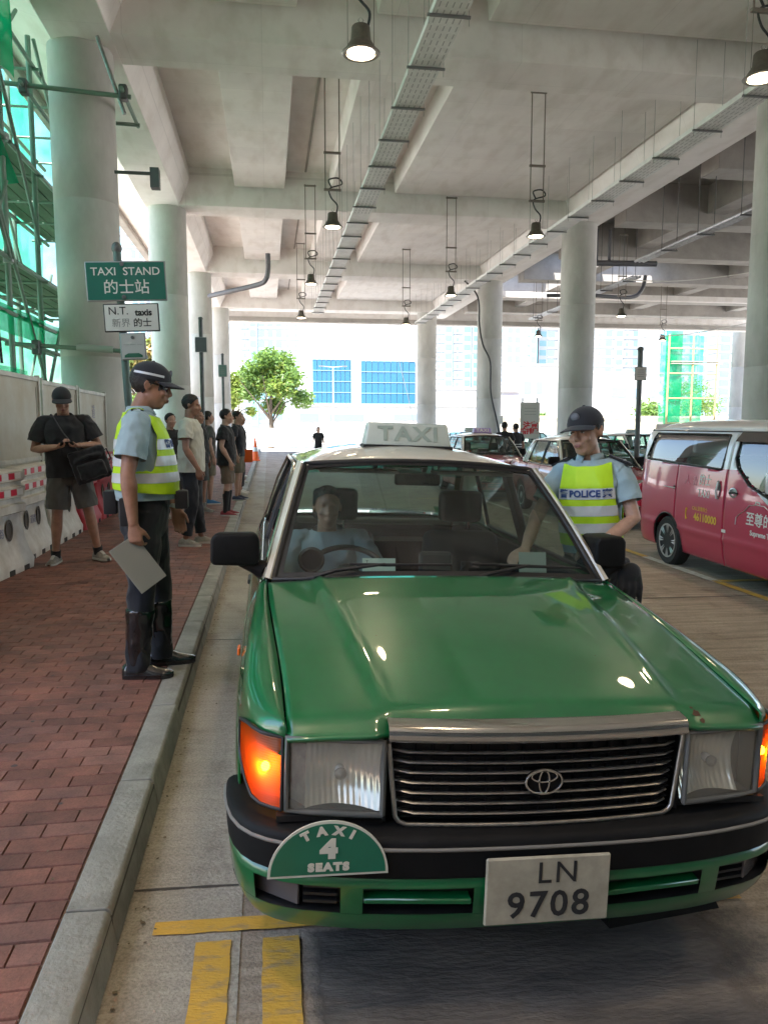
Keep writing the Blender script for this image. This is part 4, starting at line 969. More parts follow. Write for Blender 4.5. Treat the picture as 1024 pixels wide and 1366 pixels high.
TX, TY = .722, 1.925
taxi = make_taxi('green taxi with an ivory roof and flashing indicators filling the foreground', M_green)
TILT = atan(.034)
taxi.location = (TX, TY, road_z(TX)); taxi.rotation_euler = (0, TILT, 0); taxi.scale = (1.025, 1, 1)
def in_taxi(o): o.location = taxi.location; o.rotation_euler = taxi.rotation_euler; o.scale = taxi.scale; return o
# things lying on the dashboard
def dash(name, mb, m, label, cat, **k):
    o = part(name, mb, m, None, 35, k.get('bev', .004), 1); tag(o, label, cat); return in_taxi(o)
def card(x, y, z, w, h, t=.003, lean=.25): return MB().prism([V((x - w / 2, y, z)), V((x + w / 2, y, z)), V((x + w / 2, y + t, z)), V((x - w / 2, y + t, z))], [V((x - w / 2, y + lean * h, z + h)), V((x + w / 2, y + lean * h, z + h)), V((x + w / 2, y + lean * h + t, z + h)), V((x - w / 2, y + lean * h + t, z + h))])
c1 = dash('dash_card', card(-.258, 1.52, .993, .150, .078), M_card, 'small white card marked T before the steering wheel', 'card', bev=0)
text('T', frame((-.312, 1.5325, 1.055), (1, 0, 0), (0, .25, 1)), .02, M_black, c1)
dash('licence_sheet', card(.455, 1.50, .993, .130, .115), mat('sheet_grey', (.36, .40, .36), .7), 'grey paper sheet propped behind the windscreen on the passenger side', 'paper', bev=0)
b = MB(); b.box(-.055, .10, 1.60, 1.66, .95, 1.09); mtr = dash('fare_meter', b, M_int, 'black fare meter box in the middle of the dashboard', 'meter', bev=.012)
part('meter_window', MB().box(-.035, .075, 1.596, 1.5985, .972, 1.0), M_card, mtr)
b = MB(); b.box(-.02, .0, 1.555, 1.57, .99, 1.0); b.cyl((.12, 1.58, .99), (.155, 1.58, 1.04), .006); b.box(.135, .22, 1.58, 1.592, 1.0, 1.05); dash('phone_mount', b, M_trim, 'dark phone clip on a stalk beside the fare meter', 'phone holder', bev=.003)
b = MB(); b.lathe([(.055, -.02), (.06, 0), (.05, .012), (.045, .004)], 20, Matrix.Translation((-.56, 1.55, 1.06)) @ Matrix.Rotation(pi / 2, 4, 'X')); b.cyl((-.56, 1.57, .98), (-.56, 1.57, 1.02), .025); dash('dash_fan', b, M_trim, 'small round black fan on the driver side dashboard', 'fan', bev=0)

# the other taxis of the rank
red = make_taxi('red taxi with an ivory roof waiting behind the officer at the green taxi', M_red, False, False, '4', True)
red.location = (6.05, 12.1, road_z(6.05)); red.rotation_euler = (0, .01, radians(-1))
M_lilac = mat('lilac_sign', (.42, .30, .62), .4, coat=.3)
red2 = make_taxi('red taxi with a lilac roof sign, farther back left of the other red taxi', M_red, False, False, '5', True, M_lilac)
red2.location = (5.5, 17.2, road_z(5.5)); red2.rotation_euler = (0, .01, 0)
M_gold = car_paint('green_car_paint_far', (.006, .16, .06))
far = make_taxi('distant green taxi with an ivory roof, left of the pole by the red van', M_gold, False, False, '4', True)
far.location = (10.9, 22.5, road_z(11)); far.rotation_euler = (0, .01, radians(8))
for x, y, rz, lab in ((13.6, 24.5, 8, 'distant green taxi behind the pole by the red van'), (9.0, 31, 4, 'small distant green taxi beyond the red taxi roof'), (12.4, 33, 4, 'small distant green taxi parked farthest back on the right'), (16.3, 27, 8, 'distant green taxi mostly hidden behind the red van'), (5.0, 27.5, 0, 'distant green taxi just visible left of the column with the black cable')):
    dup(far, (x, y, road_z(x)), radians(rz), lab)

# red van taxi, seen from its side
def van_paint():
    m = bpy.data.materials.new('two_tone_van_paint'); m.use_nodes = True; t = m.node_tree; N = t.nodes; L = t.links; b = N['Principled BSDF']
    b.inputs['Roughness'].default_value = .35; b.inputs['Coat Weight'].default_value = 1; b.inputs['Coat Roughness'].default_value = .04
    tc = N.new('ShaderNodeTexCoord'); sx = N.new('ShaderNodeSeparateXYZ'); L.new(tc.outputs['Object'], sx.inputs[0])
    # height of the colour edge along the van: level below the rear windows, sweeping down across the front door
    cv = N.new('ShaderNodeFloatCurve'); c = cv.mapping.curves[0]
    pts = [(0, .72), (.16, .76), (.27, .90), (.36, 1.08), (.415, 1.30), (.43, 1.30), (.60, 1.285), (1, 1.325)]
    pts = [(x, z / 2) for x, z in pts]
    c.points[0].location = pts[0]; c.points[1].location = pts[-1]
    for p in pts[1:-1]: c.points.new(*p)
    cv.mapping.update()
    ym = N.new('ShaderNodeMath'); ym.operation = 'DIVIDE'; ym.inputs[1].default_value = 4.4; L.new(sx.outputs[1], ym.inputs[0]); L.new(ym.outputs[0], cv.inputs['Value'])
    z2 = N.new('ShaderNodeMath'); z2.operation = 'DIVIDE'; z2.inputs[1].default_value = 2; L.new(sx.outputs[2], z2.inputs[0])
    gt = N.new('ShaderNodeMath'); gt.operation = 'GREATER_THAN'; L.new(z2.outputs[0], gt.inputs[0]); L.new(cv.outputs[0], gt.inputs[1])
    mx = N.new('ShaderNodeMix'); mx.data_type = 'RGBA'; mx.inputs[6].default_value = (.48, .010, .062, 1); mx.inputs[7].default_value = (.66, .66, .68, 1)
    L.new(gt.outputs[0], mx.inputs[0]); L.new(mx.outputs[2], b.inputs['Base Color']); return m
M_van = van_paint(); M_vred = car_paint('van_red_paint', (.47, .011, .075), .05)
M_vg = glassy('van_glass', (.66, .69, .70), .05, (.3, .3, .3), .01, 1.6, 1.5)
van = thing('taxi_van', 'crimson and silver van taxi parked on the right with yellow phone number', 'van')
VH = 1.86
def vx(y, z):
    base = sinterp(y, [(0, .62), (.25, .76), (.7, .835), (1.2, .85), (3.6, .85), (4.2, .835), (4.4, .79)])
    p = sinterp(z, [(.2, .93), (.35, .975), (.6, 1.0), (.95, .995), (1.25, .965), (1.45, .925), (1.62, .875), (1.74, .80)])
    return base * p + (.010 * math.exp(-((z - .52) / .03)**2) * ss(.9, 1.2, y))
def vside(y0, y1, z0, z1, arch=None, hole=None, nm='panel', m=M_van, parent=van):
    obs = []
    ny = int((y1 - y0) / .03); nz = int((z1 - z0) / .03)
    vs, fs = side_rows(y0, y1, z0, z1, ny, nz, vx, arch)
    if hole:
        inside = lambda y, z: hole(y, z)
        fs = [f for f in fs if not inside(*[sum(vs[a][d] for a in f) / 4 for d in (1, 2)])]
    for s in (-1, 1):
        b = MB(); mirror_add(b, vs, fs, 0, (s,)); obs.append(shell(nm, b, m, parent, .012, 50))
    return obs
RW_, FW_ = 3.50, .80   # wheel centres along the van
def rwin(y, z): return 2.30 < y < 4.16 and lerp(1.305, 1.345, (y - 2.3) / 1.86) < z < 1.70 and (y - 4.16) < (1.70 - z) * -.0 + .0 + (0 if z < 1.4 else -.16 * (z - 1.4))
def win_r(y, z):
    zb = lerp(1.285, 1.335, (y - 2.3) / 1.9); zt = 1.665; ye = lerp(4.22, 4.08, (z - 1.3) / .36)
    if not (2.30 < y < ye and zb < z < zt): return False
    r = .07
    for cy, cz in ((2.30 + r, zb + r), (2.30 + r, zt - r), (ye - r, zb + r), (ye - r, zt - r)):
        if (y < cy) == (cy < 3) and (z < cz) == (cz < 1.5) and (y - cy)**2 + (z - cz)**2 > r * r: return False
    return True
def win_f(y, z):
    zb = interp(y, [(.95, .98), (1.35, 1.04), (1.75, 1.16), (2.05, 1.36), (2.1, 1.42)]); zt = interp(y, [(.95, 1.12), (1.5, 1.60), (1.6, 1.64), (2.1, 1.65)])
    return .98 < y < 2.07 and zb < z < zt
vside(.10, .985, .22, 1.05, (FW_, .31, .345), None, 'front_wing')
df = vside(.992, 2.175, .22, 1.73, (FW_, .31, .345), win_f, 'front_door'); dr = vside(2.185, 3.28, .22, 1.73, (RW_, .31, .355), win_r, 'sliding_door'); rq = vside(3.288, 4.38, .22, 1.73, (RW_, .31, .355), win_r, 'rear_panel')
# glass panes behind the openings, rubber edges
for s in (-1, 1):
    for wf, y0, y1, z0, z1 in ((win_f, .95, 2.1, .95, 1.68), (win_r, 2.27, 4.26, 1.26, 1.69)):
        b = MB(); ny, nz = 30, 10
        b.grid([[V((s * (vx(lerp(y0, y1, i / ny), lerp(z0, z1, k / nz)) - .008), lerp(y0, y1, i / ny), lerp(z0, z1, k / nz))) for k in range(nz + 1)] for i in range(ny + 1)], flip=s > 0); part('side_window', b, M_vg, van, 180)
    P2 = lambda y, z, d=.004: V((s * (vx(y, z) + d), y, z))
    e = [(2.30, 1.30), (2.30, 1.66)] + [(lerp(2.32, 4.06, i / 8), 1.668) for i in range(9)] + [(4.10, 1.62), (4.20, 1.36)] + [(lerp(4.18, 2.32, i / 8), lerp(1.335, 1.287, i / 8)) for i in range(9)] + [(2.30, 1.30)]
    part('window_rubber', MB().tube([P2(*p) for p in e], .014, 6), M_trim, van, 60)
    e = [(2.07, 1.42), (2.07, 1.64)] + [(lerp(2.0, 1.6, i / 4), 1.645) for i in range(5)] + [(1.5, 1.60), (1.2, 1.34), (.97, 1.12), (.97, .99), (1.35, 1.035), (1.75, 1.15), (2.0, 1.32), (2.07, 1.42)]
    part('window_rubber', MB().tube([P2(*p) for p in e], .014, 6), M_trim, van, 60)
    part('rain_guard', MB().grid([[P2(y, z, .006 + .03 * (1.70 - z) / .1) for z in (1.70, 1.65, 1.60)] for y in [lerp(1.50, 2.12, i / 8) for i in range(9)]], flip=s < 0), mat('smoke_plastic', (.06, .05, .05), .25), van)
    part('roof_rail', MB().tube([P2(y, 1.705, .004) for y in [lerp(.95 + .55, 4.3, i / 12) for i in range(13)]], .008, 6), M_trim, van, 60)
    for y0, y1 in ((3.34, 4.30),):
        part('door_track', MB().prism([P2(3.30, .985, .002), P2(3.30, 1.03, .002), P2(3.30, 1.03, -.02), P2(3.30, .985, -.02)], [P2(4.33, .995, .004), P2(4.33, 1.035, .004), P2(4.33, 1.035, -.02), P2(4.33, .995, -.02)]), M_pla, van, 35, 0, 1, True)
        part('track_strip', MB().tube([P2(3.30, 1.0, .004), P2(4.33, 1.012, .006)], .008, 6), M_rimw, van, 60)
    h = part('door_handle', MB().lathe([(.045, 0), (.05, .004), (.04, .008), (.03, -.004)], 20, Matrix.Translation(P2(2.32, 1.05, 0)) @ Matrix.Diagonal((1, 1.0, 2.3, 1)) @ Matrix.Rotation(s * pi / 2, 4, 'Y')), mat('handle_recess', (.12, .10, .10), .5), van, 40)
    part('grip', MB().tube([P2(2.32, .96, .012), P2(2.32, 1.05, .028), P2(2.32, 1.14, .012)], .014, 8), M_silver, van, 60)
    part('door_handle', MB().lathe([(.05, 0), (.055, .006), (.04, .010), (.03, -.004)], 20, Matrix.Translation(P2(2.02, 1.05, 0)) @ Matrix.Diagonal((1, 1.5, 1, 1)) @ Matrix.Rotation(s * pi / 2, 4, 'Y')), M_rimw, van, 40)
    part('grip', MB().tube([P2(2.08, 1.045, .012), P2(2.0, 1.055, .024), P2(1.93, 1.05, .012)], .010, 8), M_trim, van, 60)
    part('door_label', MB().prism([P2(2.20, .60, .001), P2(2.12, .60, .001), P2(2.12, .635, .001), P2(2.20, .635, .001)], [P2(2.20, .60, .003), P2(2.12, .60, .003), P2(2.12, .635, .003), P2(2.20, .635, .003)]), M_white, van, 35, 0, 1, True)
    tl = link('tail_lamp', None, van)
    for z0, z1, rr in ((.86, .99, .5), (.66, .85, .5)):
        part('lens', MB().prism([V((s * .66, 4.40, z0)), V((s * .66, 4.40, z1)), V((s * .815, 4.34, z1)), V((s * .83, 4.33, z0))], [V((s * .66, 4.47, z0 + .02)), V((s * .66, 4.47, z1 - .02)), V((s * .83, 4.42, z1 - .02)), V((s * .845, 4.41, z0 + .02))]), mat('tail_lens', (.55, .02, .06), .15, coat=1), tl, 35, .015, 2, True)
    for y in (FW_, RW_): wheel(van, s * .735, y, .315, .20, s, M_rimw, 8)
    part('arch_liner', MB().tube([P2(RW_ + .365 * cos(a), .31 + .365 * sin(a), -.012) for a in [lerp(-.2, pi + .2, i / 20) for i in range(21)]], .018, 6), M_trim, van, 60)
    part('wing_mirror', MB().box(s * 1.0 - .09, s * 1.0 + .09, .98, 1.1, 1.12, 1.33), M_silver, van, 35, .03, 2)
b = MB()
def vroof(u, y):
    e = sinterp(y, [(1.25, 1.66), (1.6, 1.73), (2.2, 1.75), (4.0, 1.745), (4.35, 1.70)]); return V((u * (vx(y, 1.73) + .003), y, e - .012 + .105 * (1 - abs(u)**3)))
b.grid([[vroof(2 * i / 20 - 1, lerp(1.28, 4.38, j / 30)) for i in range(21)] for j in range(31)]); shell('roof', b, M_silver, van, .02, 50)
part('tailgate', MB().grid([[V((u * (vx(4.38, z) if z < 1.74 else vx(4.38, 1.73)), 4.38 + .05 * (1 - u * u) - max(0, z - 1.2) * .12, z)) for u in [i / 6 - 1 for i in range(13)]] for z in (.22, .6, 1.0, 1.3, 1.6, 1.74, 1.79)]), M_van, van, 60)
part('windscreen', MB().grid([[V((u * lerp(.74, .66, v), lerp(.62, 1.30, v) + .1 * u * u, lerp(1.02, 1.70, v))) for u in [i / 6 - 1 for i in range(13)]] for v in (0, .33, .66, 1)]), M_vg, van, 180)
part('bonnet', MB().grid([[V((u * lerp(.60, .76, v), lerp(-.02, .66, v) + .12 * u * u, lerp(.86, 1.04, v) + .02 * (1 - u * u))) for u in [i / 6 - 1 for i in range(13)]] for v in (0, .33, .66, 1)]), M_van, van, 60)
part('front_bumper', MB().grid([[V((u * .78, -.06 + .22 * u**4, z)) for u in [i / 8 - 1 for i in range(17)]] for z in (.22, .4, .6, .86)]), M_van, van, 60)
b = MB(); b.box(-.66, .66, .15, 4.3, .20, .45); b.box(-.78, .78, 2.2, 3.0, .22, .34); part('underbody', b, M_trim, van)
b = MB(); b.box(-.6, .6, 2.35, 2.55, .5, 1.38); b.box(-.6, .6, 3.4, 3.55, .5, 1.38); part('rear_seat', b, M_seat, van, 35, .05, 2)
b = MB(); b.box(.1, .55, 2.36, 2.48, 1.42, 1.62); b.box(-.55, -.1, 2.36, 2.48, 1.42, 1.62); b.box(-.55, -.1, 3.4, 3.5, 1.42, 1.6); part('headrest', b, mat('seat_cover', (.62, .63, .66), .7), van, 35, .04, 2)
# lettering on the visible side (its x- side): x along -y, so text reads from rear to front
bs = [BVHTree.FromPolygons([v.co.copy() for v in o.data.vertices], [tuple(p.vertices) for p in o.data.polygons]) for o in (df[0], dr[0], rq[0])]
def vtext(s_, y, z, size, m, bv, **k): return text(s_, frame((-.87, y, z), (0, -1, 0), (0, 0, 1)), size, m, van, bvh=bs[bv], off=.003, **k)
M_yl = mat('yellow_print', (.78, .52, .05), .5)
vtext('的士', 2.62, 1.135, .135, M_white, 1, bold=.002, sx=.95); vtext('TAXI', 2.62, .985, .125, M_white, 1, bold=.001, sx=.95)
vtext('人  香', 2.93, 1.12, .12, mat('faint_print', (.62, .22, .28), .5), 1)
vtext('46110000', 2.56, .70, .125, M_yl, 1, bold=.003, sx=1.0); vtext('CALL至尊的士', 2.68, .80, .055, M_yl, 1)
ph = MB()
pts = [(2.98, .655), (2.995, .68), (3.0, .72), (2.995, .76), (2.975, .785)]
ph.tube([V((-(vx(y, z) + .002), y, z)) for y, z in pts], [.016, .011, .009, .011, .016], 6); part('phone_symbol', ph, M_yl, van, 60)
vtext('至尊的', 1.52, .80, .15, M_white, 0, bold=.002); vtext('Supreme Taxi', 1.45, .665, .075, M_white, 0, bold=.002)
car = [(1.93, .72), (1.92, .80), (1.86, .84), (1.78, .88), (1.70, .945), (1.58, .965), (1.44, .96), (1.30, .90), (1.12, .86), (1.05, .80), (1.04, .70)]
part('car_outline', MB().tube([V((-(vx(y, z) + .001), y, z)) for y, z in car], [(.012, .004)] * len(car), 6), M_white, van, 60)
part('car_outline', MB().tube([V((-(vx(y, z) + .001), y, z)) for y, z in ((1.60, .965), (1.59, .99), (1.53, .99), (1.52, .965))], .008, 6), M_white, van, 60)
van.location = (5.70, 5.55, road_z(5.7)); van.rotation_euler = (0, 0, radians(-2.2))

# ------------------------------------------------------------------ people
def skin_mat(name, c):
    m = mat(name, c, .5, var=.25, vscale=18, bump=.04, bscale=120); m.node_tree.nodes['Principled BSDF'].inputs['Subsurface Weight'].default_value = .0; return m
SK1 = skin_mat('skin', (.43, .235, .155)); SK2 = skin_mat('skin_tanned', (.35, .18, .115)); SK3 = skin_mat('skin_pale', (.52, .31, .22))
def cloth(name, c, var=.18): return mat(name, c, .85, var=var, vscale=9, bump=.10, bscale=260, sheen=.15)
C_hair = mat('black_hair', (.012, .010, .009), .55, var=.4, vscale=40, bump=.4, bscale=120)
C_navy = cloth('navy_cloth', (.012, .015, .022)); C_black = cloth('black_cloth', (.012, .012, .013)); C_lblue = cloth('pale_blue_shirt', (.30, .42, .46), .10)
C_lime = mat('lime_vest', (.50, .80, .012), .6, var=.08, vscale=8, bump=.08, bscale=200); C_refs = mat('reflective_tape', (.62, .66, .68), .35, .1, var=.12, vscale=14)
C_gshort = cloth('grey_shorts', (.10, .10, .09)); C_brown = cloth('brown_shorts', (.15, .105, .07)); C_cream = cloth('cream_tee', (.52, .52, .44), .06); C_olive = cloth('olive_shorts', (.17, .15, .10))
C_boot = mat('boot_leather', (.008, .008, .008), .22, var=.3, vscale=12, coat=.8, bump=.06, bscale=30); C_sho = mat('grey_sneaker', (.36, .34, .30), .7, var=.4, vscale=22)
C_wht = mat('white_sneaker', (.70, .70, .68), .6); C_blu = mat('blue_sneaker', (.03, .16, .34), .6); C_redshoe = mat('red_sneaker', (.22, .02, .03), .6); C_sole = mat('sole', (.55, .54, .50), .7); C_nvs = mat('navy_sneaker', (.02, .03, .07), .6)
M_lip = mat('lips', (.30, .115, .095), .45); M_eye = mat('eye_white', (.62, .60, .57), .2); M_iris = mat('iris', (.012, .008, .006), .15)
M_lens_dark = mat('dark_lenses', (.008, .008, .008), .08, coat=1)

def hand(mb, W, d, n, side, curl=.35, spread=.0, thumb=.5):
    d = V(d).normalized(); n = V(n); n = (n - d * n.dot(d)).normalized(); th = d.cross(n) * (1 if side < 0 else -1); W = V(W)
    mb.tube([W - d * .02, W + d * .02, W + d * .055, W + d * .092], [(.026, .021), (.034, .019), (.042, .017), (.040, .013)], 10, up=n)
    for off, ln, r in ((.031, .074, .0092), (.0105, .083, .0096), (-.0105, .077, .0092), (-.030, .060, .0082)):
        p = W + d * .085 + th * off; pts = [p - d * .02, p]; a = curl * .5
        for k, f in enumerate((.45, .32, .23)):
            a += curl * (.5, .9, .7)[k]; p = p + (d * cos(a) + n * sin(a) + th * off * spread * 3).normalized() * ln * f; pts.append(p)
        mb.tube(pts, [r, r, r * .95, r * .88, r * .7], 8, up=th)
    p = W + d * .022 + th * .026; t1 = (d * .75 + th * .62 + n * (.25 + thumb * .5)).normalized(); t2 = (d * .95 + th * .2 + n * (.2 + thumb)).normalized()
    mb.tube([p - t1 * .015, p + t1 * .035, p + t1 * .035 + t2 * .032, p + t1 * .035 + t2 * .055], [.013, .0115, .0105, .008], 8, up=n)

def head_parts(mb, Mh, full=True):
    mb.ell((0, .014, .030), (.074, .093, .088), 20, 14, Mh); mb.ell((0, -.022, -.025), (.063, .068, .088), 18, 12, Mh)
    mb.ell((0, -.040, -.083), (.043, .042, .034), 14, 10, Mh); mb.ell((0, -.008, -.055), (.058, .060, .050), 14, 10, Mh)
    mb.tube([Mh @ V(p) for p in ((0, -.083, .022), (0, -.096, -.004), (0, -.107, -.022), (0, -.100, -.034))], [.009, .011, .0135, .010], 10)
    for s in (-1, 1):
        mb.ell((s * .012, -.094, -.029), (.009, .010, .008), 8, 6, Mh)
        mb.ell((s * .030, -.077, .026), (.026, .013, .009), 10, 6, Mh); mb.ell((s * .040, -.068, -.025), (.022, .020, .020), 10, 8, Mh)
        if full:
            mb.tube([Mh @ V(p) for p in ((s * .073, .004, .012), (s * .083, .022, .026), (s * .086, .030, .004), (s * .080, .018, -.022), (s * .073, .006, -.028))], [.006, .007, .007, .007, .005], 8); mb.ell((s * .077, .014, -.002), (.007, .016, .024), 10, 8, Mh)
        else: mb.ell((s * .079, .016, 0), (.010, .018, .028), 8, 6, Mh)
    mb.ell((0, -.091, -.056), (.023, .011, .0075), 10, 6, Mh); mb.ell((0, -.089, -.068), (.019, .011, .007), 10, 6, Mh)

PS = 1.06   # people and cars share one scale with the deck
def make_person(label, loc, rz, outfit, pose=None, vox=.008, scale=1., lean=(0, 0), group=None, near=False, seated=False, seed=0):
    o = outfit; p = dict(pose or {}); T = thing('person', label, 'person', loc, rz, group); T.scale = (scale * (1.0 if seated else PS),) * 3
    T.rotation_euler = (lean[0], lean[1], rz)
    w = o.get('build', 1.); wy = o.get('belly', 0.)
    J = {}
    for s, k in ((1, 'L'), (-1, 'R')):
        J['sh' + k] = V((s * .182 * w, .012, 1.405)); J['el' + k] = V(p.get('el' + k, (s * .24 * w, .035, 1.13))); J['wr' + k] = V(p.get('wr' + k, (s * .245 * w, -.03, .885)))
        J['hd' + k] = p.get('hd' + k, (0, -.12, -1)); J['hn' + k] = p.get('hn' + k, (-s, 0, 0)); J['cu' + k] = p.get('cu' + k, .35)
        J['hp' + k] = V((s * .09, 0, .90)); J['kn' + k] = V(p.get('kn' + k, (s * .105, -.015, .49))); J['an' + k] = V(p.get('an' + k, (s * .115, .02, .085))); J['fa' + k] = p.get('fa' + k, s * .18)
    hc = V(p.get('head', (0, -.018, 1.615))); Mh = Matrix.Translation(hc) @ Matrix.Rotation(p.get('yaw', 0), 4, 'Z') @ Matrix.Rotation(p.get('pitch', 0), 4, 'X') @ Matrix.Rotation(p.get('roll', 0), 4, 'Y')
    # body: one continuous skin
    b = MB(); head_parts(b, Mh, near)
    b.tube([V((0, .022, 1.40)), V((0, .012, 1.47)), hc + V((0, .022, -.05))], [(.066, .062), (.057, .056), (.055, .058)], 14)
    b.rings([(0, 0, .84, .12, .08), (0, 0, .95, .135, .09), (0, 0, 1.1, .13, .085), (0, 0, 1.28, .15, .09), (0, .005, 1.40, .145, .07), (0, .01, 1.44, .09, .055)])
    for k in 'LR':
        s = 1 if k == 'L' else -1
        sh, el, wr = J['sh' + k], J['el' + k], J['wr' + k]
        b.tube([sh + V((-s * .03, 0, 0)), sh.lerp(el, .25), sh.lerp(el, .6), el, el.lerp(wr, .25), el.lerp(wr, .6), wr], [.050 * w, .048 * w, .044 * w, .038, .041 * w, .034, .026], 14)
        hand(b, wr, J['hd' + k], J['hn' + k], s, J['cu' + k], p.get('sp' + k, 0))
        if not seated:
            hp, kn, an = J['hp' + k], J['kn' + k], J['an' + k]
            b.tube([hp, hp.lerp(kn, .5), kn, kn.lerp(an, .3) + V((0, .012, 0)), kn.lerp(an, .7), an], [.078, .064, .052, .055, .040, .034], 14)
            f = J['fa' + k]; fd = V((sin(f), -cos(f), 0)); b.tube([an + V((0, 0, -.02)), an + fd * .04 + V((0, 0, -.05)), an + fd * .11 + V((0, 0, -.062))], [.032, .024, .014], 10)
    body = link('body', fin(remesh(b, vox, 3), o.get('skin', SK1), 180), T)
    if near:
        fc = link('face', None, T)
        for s in (-1, 1):
            part('eye', MB().ell((s * .030, -.080, .006), (.0125, .008, .0050), 12, 8, Mh), M_eye, fc, 180); part('iris', MB().ell((s * .030, -.0862, .006), (.0048, .003, .0042), 10, 6, Mh), M_iris, fc, 180)
            part('eyebrow', MB().tube([Mh @ V(q) for q in ((s * .014, -.0915, .027), (s * .030, -.0895, .032), (s * .046, -.080, .029))], [.003, .0042, .002], 6), C_hair, fc, 60)
            part('eyelid', MB().tube([Mh @ V(q) for q in ((s * .018, -.0865, .010), (s * .030, -.0885, .0125), (s * .043, -.082, .009))], [.0016, .0022, .0014], 6), C_hair, fc, 60)
        part('lips', MB().ell((0, -.0985, -.0565), (.020, .0045, .0050), 12, 6, Mh).ell((0, -.0965, -.0665), (.017, .0045, .0050), 12, 6, Mh), M_lip, fc, 180)
        part('mouth_line', MB().tube([Mh @ V(q) for q in ((-.021, -.097, -.062), (0, -.1025, -.0618), (.021, -.097, -.062))], .0013, 6), mat('mouth_dark', (.08, .03, .025), .6), fc, 60)
    # hair
    if o.get('hair', True):
        hm = MB(); hm.ell((0, .020, .036), (.082, .100, .094), 20, 14, Mh)
        if o.get('hair') == 'long': hm.ell((0, .05, -.03), (.08, .06, .12), 16, 10, Mh)
        me = remesh(hm, .009, 1, .006, 45, seed)
        cut(me, Mh @ V((0, -.02, .030)), Mh.to_3x3() @ V((0, -.80, -.60)))
        link('hair', fin(me, C_hair, 180), T)
    cap = o.get('cap')
    if cap:
        c = link('cap', None, T); cm = MB(); cm.ell((0, .012, .040), (.090, .112, .098), 28, 18, Mh); me = mesh_of(cm); cut(me, Mh @ V((0, 0, .038)), Mh.to_3x3() @ V((0, .10, -1)))
        link('crown', fin(me, cap, 180), c); 
        br = MB(); rows = []
        for j in range(7):
            t = j / 6; row = []
            for i in range(17):
                a = lerp(-1.15, 1.15, i / 16); r0x, r0y = .089, .108; ext = .078 * cos(a * .95)**.8 * t
                row.append(Mh @ V((sin(a) * (r0x + ext * .25), .012 - cos(a) * r0y - ext, .042 - .020 * t - .018 * (sin(a))**2 * (1 - .3 * t))))
            rows.append(row)
        br.grid(rows); ob = part('peak', br, cap, c, 60); md = ob.modifiers.new('t', 'SOLIDIFY'); md.thickness = .004
        part('button', MB().ell((0, .012, .138), (.009, .009, .005), 10, 6, Mh), cap, c, 180)
        if o.get('capband'):
            part('cap_stripe', MB().grid([[Mh @ V((-.0905 * cos(a) * k_, .012 + .1125 * sin(a) * k_, z)) for a in [lerp(-.75, .9, i / 12) for i in range(13)]] for z, k_ in ((.058, .985), (.070, .965))]), C_refs, c, 60)
            part('cap_badge', MB().ell((0, -.086, .088), (.026, .010, .022), 14, 8, Mh), mat('badge_thread', (.10, .11, .13), .6), c, 180)
    if o.get('shades'):
        g = link('sunglasses', None, T)
        part('lenses', MB().grid([[Mh @ V((.066 * sin(a), .012 - .104 * cos(a * .92), z)) for a in [lerp(-1.1, 1.1, i / 20) for i in range(21)]] for z in (-.014, .0, .014, .022)]), M_lens_dark, g, 180)
        for s in (-1, 1): part('temple', MB().tube([Mh @ V((s * .064, -.045, .016)), Mh @ V((s * .078, .01, .018)), Mh @ V((s * .079, .03, .008))], .004, 6), M_lens_dark, g, 60)
    # trousers, shorts, skirt of boots
    tr = o.get('legs')
    if tr and not seated:
        tm, kind = tr; short = kind == 'shorts'; lz = o.get('legwidth', 1.)
        b = MB(); b.rings([(0, wy * .25, 1.03, .160 * w, .112 + wy * .5), (0, wy * .2, .98, .163 * w, .118 + wy * .4), (0, .005, .90, .172 * w, .125), (0, .01, .82, .165 * w, .118), (0, .01, .78, .15, .09)], 24)
        for k in 'LR':
            hp, kn, an = J['hp' + k], J['kn' + k], J['an' + k]
            if short: b.tube([hp + V((0, 0, .03)), hp.lerp(kn, .4), hp.lerp(kn, .8), hp.lerp(kn, 1.15)], [.096, .094 * lz, .092 * lz, .092 * lz], 16)
            else: b.tube([hp + V((0, 0, .03)), hp.lerp(kn, .5), kn, kn.lerp(an, .35), kn.lerp(an, .8), an + V((0, 0, -.04))], [.096, .086 * lz, .070 * lz, .066 * lz, .058 * lz, .058 * lz], 16)
        me = remesh(b, vox * 1.1, 4, .013, 11, seed + 1, (1, 1, .6))
        cut(me, (0, 0, 1.0), (0, 0, 1))
        for k in 'LR':
            hp, kn, an = J['hp' + k], J['kn' + k], J['an' + k]
            if short: cut(me, hp.lerp(kn, o.get('shortlen', .88)), (kn - hp).normalized(), .2)
            else: cut(me, kn.lerp(an, o.get('hem', .98)), (an - kn).normalized(), .16)
        link('shorts' if short else 'trousers', fin(me, tm, 180), T)
    if o.get('belt'):
        q = MB(); q.rings([(0, wy * .25, .985, .172 * w, .126 + wy * .45), (0, wy * .25, 1.03, .170 * w, .124 + wy * .5)], 24); part('belt', q, o['belt'], T, 40)
    # shirt
    sm = o.get('shirt')
    if sm:
        hem = o.get('shirthem', .84); slv = o.get('sleeve', .62)
        b = MB(); ex = o.get('loose', 1.)
        b.rings([(0, .005, hem - .05, .176 * w * ex, .130 * ex + wy * .5), (0, -wy * .3, 1.0, .172 * w * ex, .128 * ex + wy), (0, -wy * .35, 1.10, .172 * w * ex, .127 * ex + wy), (0, -wy * .2, 1.22, .178 * w, .128 + wy * .5), (0, 0, 1.33, .184 * w, .122), (0, .008, 1.40, .172 * w, .098), (0, .012, 1.445, .115, .076), (0, .012, 1.475, .075, .068), (0, .010, 1.52, .068, .064)], 28)
